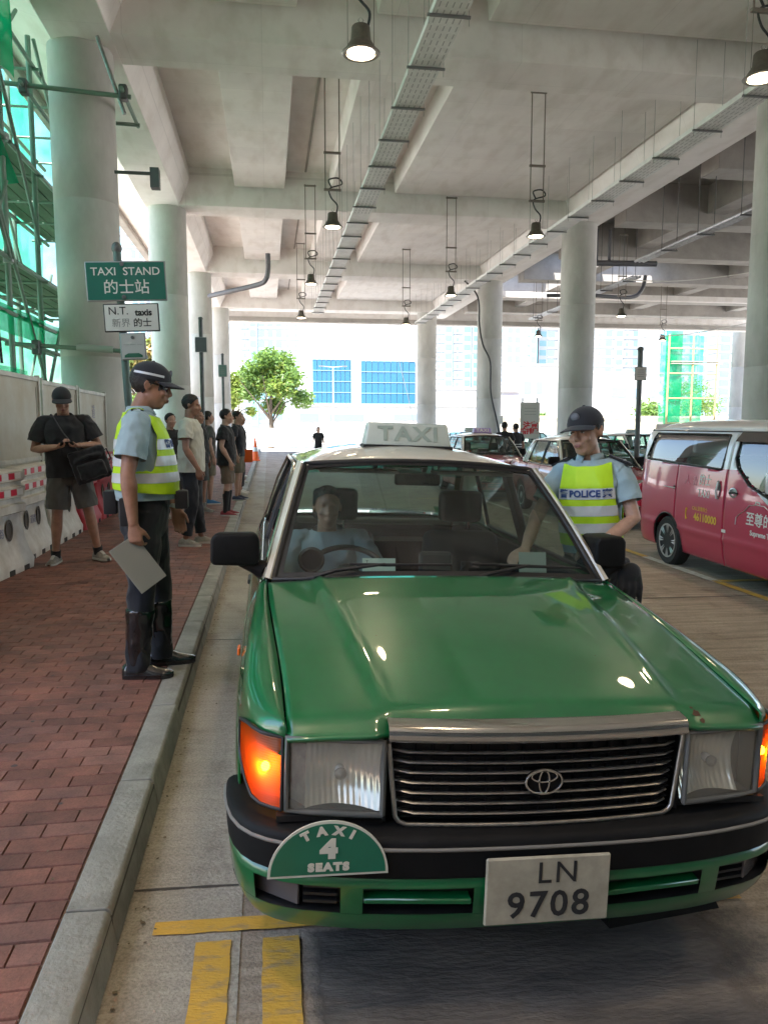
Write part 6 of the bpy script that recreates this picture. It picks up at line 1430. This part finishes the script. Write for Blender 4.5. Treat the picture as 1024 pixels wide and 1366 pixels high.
def hoard(y0, y1, z1, label, print_=None, x0=-2.86, x1=-2.86):
    t = thing('hoarding_panel', label, 'panel', (x0, y0, PAVE), 0, 'white hoarding panels on the barriers'); L_ = sqrt((y1 - y0)**2 + (x1 - x0)**2); t.rotation_euler = (0, 0, pi / 2 - atan2(x1 - x0, y1 - y0)); z0 = 1.06; zt = z1 - PAVE
    part('sheet', MB().box(.03, L_ - .03, -.004, .004, z0, zt), M_hp, t)
    for a, b_ in ((.02, .07), (L_ - .07, L_ - .02)): part('frame_post', MB().box(a, b_, -.03, .03, z0 - .15, zt + .03), M_hf, t, 35, .005, 1)
    for z in (z0 + .02, zt - .05): part('frame_rail', MB().box(.07, L_ - .07, -.022, .022, z, z + .055), M_hf, t, 35, .005, 1)
    for a, b_ in ((.12, .14), (L_ - .14, L_ - .12)): part('inner_strip', MB().box(a, b_, -.012, .012, z0 + .12, zt - .12), M_hf, t)
    if print_: text('道', frame((L_ * .52, -.0065, (z0 + zt) / 2 + .16), (1, 0, 0), (0, 0, 1)), .24, MATS['faded_blue'], t); text('路', frame((L_ * .52, -.0065, (z0 + zt) / 2 - .10), (1, 0, 0), (0, 0, 1)), .24, MATS['faded_blue'], t)
    return t
hoard(5.2, 6.85, 2.25, 'white hoarding panel cut by the left picture edge'); hoard(6.9, 8.5, 2.26, 'white hoarding panel above the big white barrier'); hoard(8.55, 10.35, 2.24, 'white hoarding panel right behind the man with the phone'); hoard(10.4, 12.3, 2.22, 'hoarding panel between the man with the phone and the printed one')
hoard(12.35, 14.35, 2.2, 'hoarding panel with blue characters left of the officer on the kerb', True)

# scaffold with green netting outside the left edge
M_net = net_mat('green_net', (.012, .36, .17), .60, .6); M_net2 = net_mat('green_net_dense', (.01, .34, .15), .80, .6); M_bam = mat('scaffold_tube', (.20, .28, .23), .55, .3); M_plank = mat('scaffold_deck', (.10, .16, .10), .8, var=.4, vscale=4, stretch=(1, .2, 1))
sf = thing('scaffold', 'tube scaffold wrapped in green netting left of the nearest column', 'scaffold', (-4.25, 0, 0))
XA, XB = .0, -1.45
for y in (9.4, 11.2, 13.0, 14.0, 15.8, 17.6, 19.4, 21.2):
    for x in (XA, XB): part('upright', MB().cyl((x, y, 0), (x, y, 8.75 if x == XA else 10.4), .05, n=10), M_bam, sf, 40)
    for z in (2.4, 4.35, 6.3, 8.2): part('transom', MB().cyl((XA + .15, y + .06, z), (XB - .15, y + .06, z), .028, n=8), M_bam, sf, 40)
for z in (2.45, 3.5, 4.4, 6.35, 8.25):
    for x in (XA, XB): part('ledger', MB().cyl((x + .05, 8, z), (x + .05, 22, z), .042, n=8), M_bam, sf, 40)
for x in (XA, XB):
    for y0, z0, d in ((9.4, 2.4, 1), (11.2, 2.4, 1), (13.0, 2.4, -1), (11.2, 4.4, -1), (13.0, 5.0, -1), (15.8, 2.4, 1), (17.6, 4.4, -1), (19.4, 2.4, 1), (15.8, 6.3, -1), (12.2, 6.3, 1)):
        a, b_ = (z0, z0 + 3.2) if d > 0 else (z0 + 3.2, z0); b_ = min(b_, 8.7); a = min(a, 8.7); part('brace', MB().cyl((x + .1, y0, a), (x + .1, y0 + 2.6, b_), .034, n=8), M_bam, sf, 40)
for z in (4.5, 6.45):
    for k in range(5): part('plank', MB().box(XB + .05 + k * .27, XB + .29 + k * .27, 8, 22, z, z + .045), M_plank, sf)
for y in (11.2, 13.0, 14.0):
    for z in (2.45, 4.4, 6.35): part('coupler', MB().box(XA - .06, XA + .11, y - .07, y + .07, z - .07, z + .07), M_steel, sf, 35, .015, 1)
def net(name, x, y0, y1, z0, z1, m, par, ax=0, amp=.10, sd=0):
    ny, nz = int((y1 - y0) / .25) + 1, int((z1 - z0) / .3) + 1; rows = []
    for i in range(ny + 1):
        y = lerp(y0, y1, i / ny); rows.append([])
        for k in range(nz + 1):
            z = lerp(z0, z1, k / nz); d = amp * noise.noise(V((y * .9, z * .5, sd))) + .05 * noise.noise(V((y * 3, z * 1.2, sd + 4)))
            rows[-1].append((x + d, y, z) if ax == 0 else (y, x + d, z))
    return part(name, MB().grid(rows), m, par, 180)
net('netting', XB - .28, 4, 22.5, .2, 10.8, M_net, sf, 0, .12, 1); net('netting', 22.6, -11, .0, .2, 10.5, M_net, sf, 1, .10, 7); net('netting', 8.4, -11, XB - .3, .2, 10.4, M_net, sf, 1, .10, 8)
net('net_flap', XA + .12, 11.4, 14.3, 7.3, 8.7, M_net2, sf, 0, .22, 2); net('net_flap', XA + .10, 10, 22, 3.15, 3.6, M_net2, sf, 0, .06, 3); net('net_flap', XA + .06, 10, 14.6, 1.2, 2.6, M_net, sf, 0, .06, 5)
b = MB(); b.grid([[(lerp(XA + .1, XB - .2, k / 6), y, 8.0 - .48 * (y - 10) + .10 * sin(k * 1.3 + y * .7) - .1 * k / 6) for k in range(7)] for y in [8.5 + i * .5 for i in range(13)]]); part('net_fan', b, net_mat('green_net_fan', (.02, .36, .19), .85, .5), sf, 180)
cable('hang_rope', [(XA + .1, 12.6, 8.6), (XA + .15, 12.65, 7.0), (XA + .12, 12.75, 5), (XA + .2, 12.8, 2.6)], .022, MATS['black_rubber'], None, None, sf)
for y in (11.9, 12.5): part('yellow_panel', MB().box(XA + .06, XA + .10, y, y + .3, 1.7, 2.9), mat('yellow_sheet', (.50, .36, .03), .6), sf)
# tube clamps round the nearest column
for z, lab in ((7.35, 'upper'), (2.98, 'lower')):
    t = thing('column_clamp', lab + ' scaffold tube clamped across the nearest left column', 'scaffold tube', (XL, ROWS[0], z))
    part('tube', MB().cyl((-1.5, -.68, .1), (.78, -.68, -.02), .04, n=10), M_bam, t, 40); part('tube', MB().cyl((-.9, .68, .05), (.72, .66, .0), .035, n=10), M_bam, t, 40)
    for x in (-.98, .66): part('coupler', MB().box(x - .07, x + .07, -.78, -.60, -.09, .16), M_dks, t, 35, .02, 1); part('tube', MB().cyl((x, -.9, .04), (x, .85, .04), .035, n=10), M_bam, t, 40)
    part('wrap', MB().cyl((-.30, -.68, .05), (.32, -.68, .015), .065, n=12), mat('plastic_wrap', (.42, .47, .43), .5), t, 40) if z < 5 else part('brace', MB().cyl((.25, -.66, .95), (.66, -.66, -.3), .035, n=10), M_steel, t, 40)
b = MB(); b.cyl((XL + .5, 14.4, 6.0), (XL + 1.25, 14.4, 6.0), .03, n=8); b.box(XL + 1.1, XL + 1.25, 14.3, 14.5, 5.75, 6.08); tag(part('tube_stub', b, M_dks), 'short tube stub sticking out right of the nearest left column', 'scaffold tube')
# far scaffold on the right, with bright green netting
fs_ = thing('scaffold', 'far scaffold hung with bright green netting beside the far right column', 'scaffold', (28.9, 53.2, -.4))
for x in (0, 1.9, 3.8): part('upright', MB().cyl((x, 0, 0), (x, 0, 8.6), .07, n=8), mat('bamboo', (.45, .35, .16), .7), fs_)
for z in (.4, 2.2, 4.0, 5.8, 7.6): part('ledger', MB().cyl((0, 0, z), (4, 0, z), .05, n=8), MATS['bamboo'], fs_)
for z in (6.2, 6.35): part('plank', MB().box(.2, 4.2, -.1, .6, z + .3, z + .36), M_hp, fs_)
net('netting', .5, -.4, 3.0, .1, 8.6, M_net, fs_, 1, .08, 11); net('netting', .1, -.2, 1.1, .1, 9, M_net2, fs_, 1, .05, 12)

# ------------------------------------------------------------------ unseen dark wall added behind the viewer to dim the foreground
tag(part('dimming_wall', MB().box(-30, 40, -13.4, -13, -.45, 11), mat('dark_wall', (.12, .115, .11), .9)), 'unseen dark wall added behind the viewer to hold back light', 'wall')

# ------------------------------------------------------------------ beyond the deck
M_fac = mat('pale_facade', (.30, .32, .335), .7, var=.08, vscale=.1); M_win = mat('tower_glass', (.16, .30, .34), .25, var=.3, vscale=.15); M_win2 = mat('tower_glass_dark', (.14, .20, .24), .3); M_teal = mat('tower_teal', (.22, .52, .56), .4)
M_bglass = mat('blue_curtain_wall', (.022, .13, .22), .3, var=.35, vscale=.12, var2=(.018, .085, .16)); M_bframe = mat('curtain_wall_frame', (.20, .32, .42), .5)
def block(label, x, y, w, d, h, rz, cols, fh=3.0, name='tower_block', cat='tower', wm=None, z0=-.4, group=None):
    """apartment tower: body, projecting bays, floor slabs and one recessed window per flat."""
    t = thing(name, label, cat, (x, y, z0), rz, group); part('body', MB().box(-w / 2, w / 2, 0, d, 0, h), M_fac, t)
    nf = int(h / fh); cw = w / len(cols); parts_ = []
    for i, kind in enumerate(cols):
        cx = -w / 2 + (i + .5) * cw
        if kind == 'b': part('bay', MB().box(cx - cw * .42, cx + cw * .42, -1.1, 0, 2, h - 1), M_fac, t)
        if kind == 't': part('teal_bay', MB().box(cx - cw * .45, cx + cw * .45, -.7, 0, 2, h - 1), M_teal, t)
        yy = {'b': -1.1, 't': -.7}.get(kind, 0.)
        if kind == '-': continue
        for f in range(1, nf): parts_.append((cx, yy, f * fh + .55, cw * (.34 if kind != 's' else .16), 1.75 if kind != 's' else 1.1, kind))
    parts_.sort(key=lambda q: -q[2]); top, rest = parts_[:], []
    data = {}
    for cx, yy, z, hw_, hh, kind in parts_[:300]:
        k = (round(hw_, 3), hh, kind)
        if k not in data:
            q = MB(); q.box(-hw_, hw_, -.06, .05, 0, hh); data[k] = fin(mesh_of(q, 'window'), (wm or M_win) if kind != 's' else M_win2)
        link('window', data[k], t, (cx, yy, z))
    for f in range(1, nf): part('floor_slab', MB().box(-w / 2 - .05, w / 2 + .05, -.22, d + .05, f * fh - .12, f * fh + .12), M_fac, t) if f % 2 or nf < 24 else None
    for cx in (-w * .25, w * .25): part('balcony_stack', MB().box(cx - cw * .3, cx + cw * .3, -1.5, -.1, 2, h * .999), M_fac, t) if 0 else None
    part('roof_plant', MB().box(-w * .3, w * .3, d * .2, d * .8, h, h + 4), M_fac, t); return t
def at(px, y): return px * y      # lateral tangent times distance
tw = 'pale apartment towers beyond the deck'
def tx(pxl, D): a = atan((pxl - 512) / 1026) + radians(8.5); return D * tan(a), D
for lab, p0, p1, D, h, cols in (('slim pale tower with a teal stripe behind the tree on the left', 324, 402, 230, 60, 's t n n n s s'.split()),
    ('pale tower with teal bays between the two columns on the right', 578, 650, 260, 62, 's t s t b s'.split()), ('pale tower with a dark window strip right of the cable column', 662, 712, 235, 60, 's n n s t'.split()), ('pale tower with curved balconies behind the officer column', 712, 776, 245, 66, 'b n b s n'.split()),
    ('wide pale tower right of the column behind the officer', 788, 872, 240, 64, 's n b s n s b'.split()), ('bluish tower left of the far green scaffold net', 874, 935, 225, 58, 't n s n t'.split()), ('pale tower seen past the far right scaffold', 950, 1024, 250, 60, 'n s b n'.split()), ('far pale tower seen between the left columns', 165, 202, 200, 58, 'n s n n'.split())):
    x0, _ = tx(p0, D); x1, _ = tx(p1, D); block(lab, (x0 + x1) / 2, D, abs(x1 - x0), 16, h, 0, cols, 3.0, group=tw)
for lab, p0, p1, D, h in (('left half of the blue glass office block', 418, 473, 150, 14.6), ('right half of the blue glass office block', 480, 553, 150, 14.4)):
    x0, _ = tx(p0, D); x1, _ = tx(p1, D); t = thing('office_block', lab, 'office block', ((x0 + x1) / 2, D, -.4), 0, 'blue glass office blocks'); w = x1 - x0
    part('body', MB().box(-w / 2 - .8, w / 2 + .8, .2, 20, 0, h + .5), M_fac, t)
    nx, nz = 9, 7; q = MB(); q.box(-w / 2 / nx + .05, w / 2 / nx - .05, -.06, .2, .06, h / nz - .06); me = fin(mesh_of(q, 'pane'), M_bglass)
    for i in range(nx):
        for k in range(nz): o = link('pane', me, t, (-w / 2 + (i + .5) * w / nx, R.uniform(-.02, .02), k * h / nz)); o.rotation_euler = (R.uniform(-.01, .01), 0, R.uniform(-.01, .01))
    for k in range(nz + 1): part('mullion', MB().box(-w / 2, w / 2, -.14, .1, k * h / nz - .05, k * h / nz + .05), M_bframe, t)
x0, D = tx(476, 149.5)
# low white buildings, walls and the slope
M_wht = mat('white_render', (.34, .33, .31), .8, var=.1, vscale=.4)
def low(label, p0, p1, D, z1, wins=(), cat='building', m=None, z0=-.45, d=8):
    x0, _ = tx(p0, D); x1, _ = tx(p1, D); t = thing('low_building' if cat == 'building' else 'boundary_wall', label, cat, ((x0 + x1) / 2, D, z0)); w = x1 - x0
    part('wall', MB().box(-w / 2, w / 2, 0, d, 0, z1 - z0), m or M_wht, t); part('coping', MB().box(-w / 2 - .1, w / 2 + .1, -.15, d + .1, z1 - z0, z1 - z0 + .25), m or M_wht, t)
    for a, b_, za, zb in wins: part('window', MB().box(-w / 2 + a * w, -w / 2 + b_ * w, -.08, .1, za, zb), M_win2, t)
low('white low building with dark upper windows left of the green scaffold', 780, 880, 110, 9.3, [(.32, .52, 6.2, 7.7), (.58, .70, 6.2, 7.6), (.76, .9, 6.2, 7.6), (.3, .5, 1.5, 4.4), (.62, .72, 2, 4)]); low('white low building with two small windows above the notice board', 690, 770, 112, 10.5, [(.08, .2, 6.8, 8.6), (.28, .38, 6.8, 8.6), (.66, .85, 7, 8.6), (.1, .15, 2, 5)])
low('long pale ramp wall right of the slimmest column', 578, 668, 125, 7.5, [(.9, .99, 5.6, 6.6)]); low('long pale boundary wall below the blue office block', 395, 640, 92, 3.9, [(.02, .12, 2.5, 3.5), (.18, .36, 2.6, 3.4), (.52, .75, 2.7, 3.4)], 'wall', None, -.45, .5)
low('pale site wall across the right background', 640, 1024, 80, 2.4, (), 'wall', mat('yellowish_wall', (.50, .45, .33), .8, var=.3, vscale=.4), -.45, .5)
low('pink-printed hoarding wall beyond the cable column', 660, 690, 95, 5.8, (), 'wall', M_wht, -.45, .4); x_, _ = tx(681, 94.6); tag(part('poster', MB().box(x_ - .9, x_ + .9, 94.5, 94.58, 2.0, 5.2), mat('pink_poster', (.70, .18, .45), .6)), 'pink poster on the wall beyond the cable column', 'poster')
low('white gate house left of the tree foot', 172, 232, 70, 5.2, [(.1, .3, 2.6, 4.4), (.4, .6, 2.6, 4.4), (.7, .9, 2.6, 4.4)]); x_, _ = tx(200, 60); tag(part('blue_hoarding', MB().box(x_ - 2.5, x_ + 2.5, 60, 60.1, -.45, 2.2), mat('blue_sheet', (.03, .25, .5), .6)), 'blue hoarding sheet behind the shoulder of the officer on the kerb', 'panel')
# site fence, lamp posts and cars on the bright ground
def fence(label, p0, p1, D, h, n):
    x0, _ = tx(p0, D); x1, _ = tx(p1, D); t = thing('fence', label, 'fence', (x0, D, -.45)); w = x1 - x0
    for k in range(n + 1): part('post', MB().box(k * w / n - .05, k * w / n + .05, -.05, .05, 0, h), M_fac, t)
    for k in range(n): part('panel', MB().box(k * w / n + .06, (k + 1) * w / n - .06, -.02, .02, .3, h - .15), mat('mesh_panel', (.58, .57, .54), .7), t) if k % 3 != 1 else [part('rail', MB().box(k * w / n + .06, (k + 1) * w / n - .06, -.02, .02, z, z + .06), M_fac, t) for z in (.4, .9, 1.4)]
fence('white site fence below the boundary wall', 350, 560, 66, 2.0, 12); fence('pale fence behind the taxis on the right', 600, 900, 70, 1.6, 14)
for px, D, h, lab in ((445, 88, 8.6, 'lamp post before the left blue office block'), (617, 96, 11, 'lamp post right of the slimmest column')):
    x_, _ = tx(px, D); t = thing('lamp_post', lab, 'lamp post', (x_, D, -.45)); part('pole', MB().cyl((0, 0, 0), (0, 0, h), .11, .07, 10), M_fac, t); part('arm', MB().tube([(-1.2, 0, h + .1), (0, 0, h), (1.2, 0, h + .1)], .05, 6), M_fac, t)
    for s in (-1, 1): part('lantern', MB().box(s * 1.3 - .3, s * 1.3 + .3, -.15, .15, h + .05, h + .18), M_pole, t)
x_, _ = tx(480, 70); b = MB(); b.tube([(x_ + 3.2, 70, 9), (x_ + 4.5, 70, 4), (x_ + 5.5, 70, -.3)], .03, 5); tag(part('stay_wire', b, M_pole), 'thin dark stay wire before the right blue office block', 'wire')
x_, _ = tx(476, 100); b = MB(); b.box(x_ - .6, x_ + .6, 100, 101, -.45, 17.2); tag(part('white_pylon', b, M_fac), 'white pylon between the two blue office blocks', 'pylon')
# trees and shrubs
M_leaf = mat('leaf_green', (.105, .185, .040), .6, var=.55, vscale=.7, var2=(.055, .115, .025)); M_leafy = mat('leaf_yellow', (.17, .20, .03), .6, var=.4, vscale=.8); M_bark = mat('bark', (.13, .10, .07), .9, var=.4, vscale=8)
for q in (M_leaf, M_leafy):
    n = q.node_tree; b_ = n.nodes['Principled BSDF']; tl = n.nodes.new('ShaderNodeBsdfTranslucent'); mx = n.nodes.new('ShaderNodeMixShader'); mx.inputs[0].default_value = .35
    tl.inputs[0].default_value = (.26, .40, .07, 1); n.links.new(b_.outputs[0], mx.inputs[1]); n.links.new(tl.outputs[0], mx.inputs[2]); n.links.new(mx.outputs[0], n.nodes['Material Output'].inputs[0])
def leafcloud(blobs, n, size, rng):
    b = MB(); tot = sum(r**2 for *_, r in blobs)
    for cx, cy, cz, r in blobs:
        for _ in range(int(n * r * r / tot)):
            d = V((rng.gauss(0, 1), rng.gauss(0, 1), rng.gauss(0, 1))).normalized() * r * rng.random()**.45 * rng.uniform(.85, 1.25); c = V((cx, cy, cz)) + V((d.x, d.y, d.z * .75))
            a = V((rng.gauss(0, 1), rng.gauss(0, 1), rng.gauss(0, .6))).normalized(); u = a.cross(V((rng.gauss(0, 1), rng.gauss(0, 1), rng.gauss(0, 1)))).normalized(); s = size * rng.uniform(.6, 1.3)
            b.add([c - a * s, c + u * s * .45, c + a * s, c - u * s * .45], [(0, 1, 2, 3)])
    return b
def tree(label, px, D, h, rad, n=2600, size=.42, m=None, seed=0, name='tree', cat='tree', flat_=1.):
    rng = random.Random(seed); x_, _ = tx(px, D); t = thing(name, label, cat, (x_, D, -.45)); tr = h * .34
    if name == 'tree':
        b = MB(); b.tube([(0, 0, 0), (.1, 0, tr * .6), (0, .1, tr), (.1, .1, h * .7)], [.28, .22, .18, .06], 8)
        part('trunk', b, M_bark, t, 60); lb = MB()
        for k in range(7): a = k * .9; lb.tube([(0, 0, tr * (.7 + .06 * k)), (cos(a) * rad * .35, sin(a) * rad * .35, tr + h * .15), (cos(a) * rad * .75, sin(a) * rad * .75, tr + h * (.2 + .04 * k))], [.10, .06, .02], 6)
        part('limbs', lb, M_bark, t, 60)
    blobs = []
    for k in range(18):
        a = rng.uniform(0, 2 * pi); rr = rad * rng.uniform(.15, .82); z = lerp(tr * 1.25, h * .95, rng.random()**.8) if name == 'tree' else rng.uniform(.2, h * .75); sh_ = 1 - .5 * max(0, (z / h - .55) / .45)
        blobs.append((cos(a) * rr * sh_, sin(a) * rr * sh_, z, rad * rng.uniform(.22, .42)))
    part('crown', leafcloud(blobs, int(n * 2.6), size * .62, rng), m or M_leaf, t, None); part('crown', leafcloud(blobs[::3], int(n * .7), size * .6, rng), M_leafy, t, None)
    return t
tree('big light green tree before the slim pale tower on the left', 362, 70, 8.5, 3.9, 4200, .34, None, 1); tree('small yellowish tree left of the big green tree', 312, 78, 7.2, 2.4, 1500, .34, M_leafy, 2)
tree('orange-green flowering tree between the left columns', 205, 62, 8.6, 3.2, 2600, .36, mat('leaf_flower', (.30, .17, .05), .6, var=.6, vscale=.9, var2=(.07, .15, .03)), 3); tree('broad tree low between the left columns', 215, 55, 5.0, 2.6, 1800, .32, None, 9)
for px, D, h, r_, lab in ((438, 100, 5.4, 3.4, 'low shrubs below the left blue office block'), (545, 100, 5.2, 2.6, 'shrub below the right edge of the blue office block'), (872, 92, 5.6, 4.0, 'dark green shrub right of the white low building'), (905, 130, 12, 7, 'bushy trees below the bluish tower'), (715, 90, 4.8, 2.4, 'shrub behind the notice board'), (640, 140, 11.5, 5, 'shrubs on top of the pale ramp wall')):
    tree(lab, px, D, h, r_, 1500, .42, None, int(px), 'shrub', 'shrub')
# a parked white lorry and cars on the bright ground
def far_car(label, px, D, m, kind='car'):
    x_, _ = tx(px, D); t = thing('parked_car', label, 'car', (x_, D, -.45), radians(80)); b = MB()
    b.prism([V((-.85, y, z)) for y, z in ((-2.2, .35), (-2.2, .8), (-1.2, .95), (-.6, 1.45), (1.1, 1.45), (1.7, .98), (2.2, .9), (2.2, .35))], [V((.85, y, z)) for y, z in ((-2.2, .35), (-2.2, .8), (-1.2, .95), (-.6, 1.45), (1.1, 1.45), (1.7, .98), (2.2, .9), (2.2, .35))]); part('body', b, m, t, 35, .06, 2, True)
    for s in (-1, 1):
        part('side_window', MB().prism([V((s * .855, y, z)) for y, z in ((-.95, 1.0), (-.5, 1.38), (1.0, 1.38), (1.45, 1.0))], [V((s * .862, y, z)) for y, z in ((-.95, 1.0), (-.5, 1.38), (1.0, 1.38), (1.45, 1.0))]), M_win2, t, 35, 0, 1, True)
        for y in (-1.4, 1.4): part('wheel', MB().cyl((s * .72, y, .32), (s * .9, y, .32), .32, n=16), M_tyre, t, 40)
far_car('far teal car between the slimmest column and the cable column', 603, 60, mat('teal_paint', (.05, .35, .38), .4)); far_car('far dark car just left of the lilac-signed taxi', 618, 56, M_pla); far_car('far white car left of the notice board', 722, 62, M_silver); far_car('far green car beyond the white notice', 800, 60, M_sgreen)

# bits of litter, grit and dry leaves in the gutter and between the pavers
lt = MB(); rg = random.Random(77)
for k in range(260):
    if k % 3: x = -.50 + abs(rg.gauss(0, .05)); y = rg.uniform(1.8, 14); z = road_z(x) + .009
    else: x = rg.uniform(-2.6, -.7); y = rg.uniform(1.9, 11); z = PAVE + .003
    r_ = rg.uniform(.003, .011); a0 = rg.uniform(0, 6.28); n_ = rg.choice((4, 5)); lt.add([(x + r_ * cos(a0 + 2 * pi * i / n_) * rg.uniform(.5, 1.2), y + r_ * sin(a0 + 2 * pi * i / n_) * rg.uniform(.5, 1.2), z + rg.uniform(0, .004)) for i in range(n_)], [tuple(range(n_))])
tag(part('litter', lt, mat('grit', (.22, .17, .11), .9, var=.8, vscale=25, var2=(.05, .04, .03)), None, None), kind='stuff')
gm = MB()
for k in range(46): x = rg.uniform(-2.7, -.7); y = rg.uniform(2, 10); r_ = rg.uniform(.008, .018); gm.add([(x + r_ * cos(2 * pi * i / 10) * rg.uniform(.8, 1.1), y + r_ * sin(2 * pi * i / 10) * rg.uniform(.8, 1.1), PAVE + .0025) for i in range(10)], [tuple(range(10))])
tag(part('gum_spot', gm, mat('old_gum', (.09, .075, .07), .9), None, None), kind='stuff')
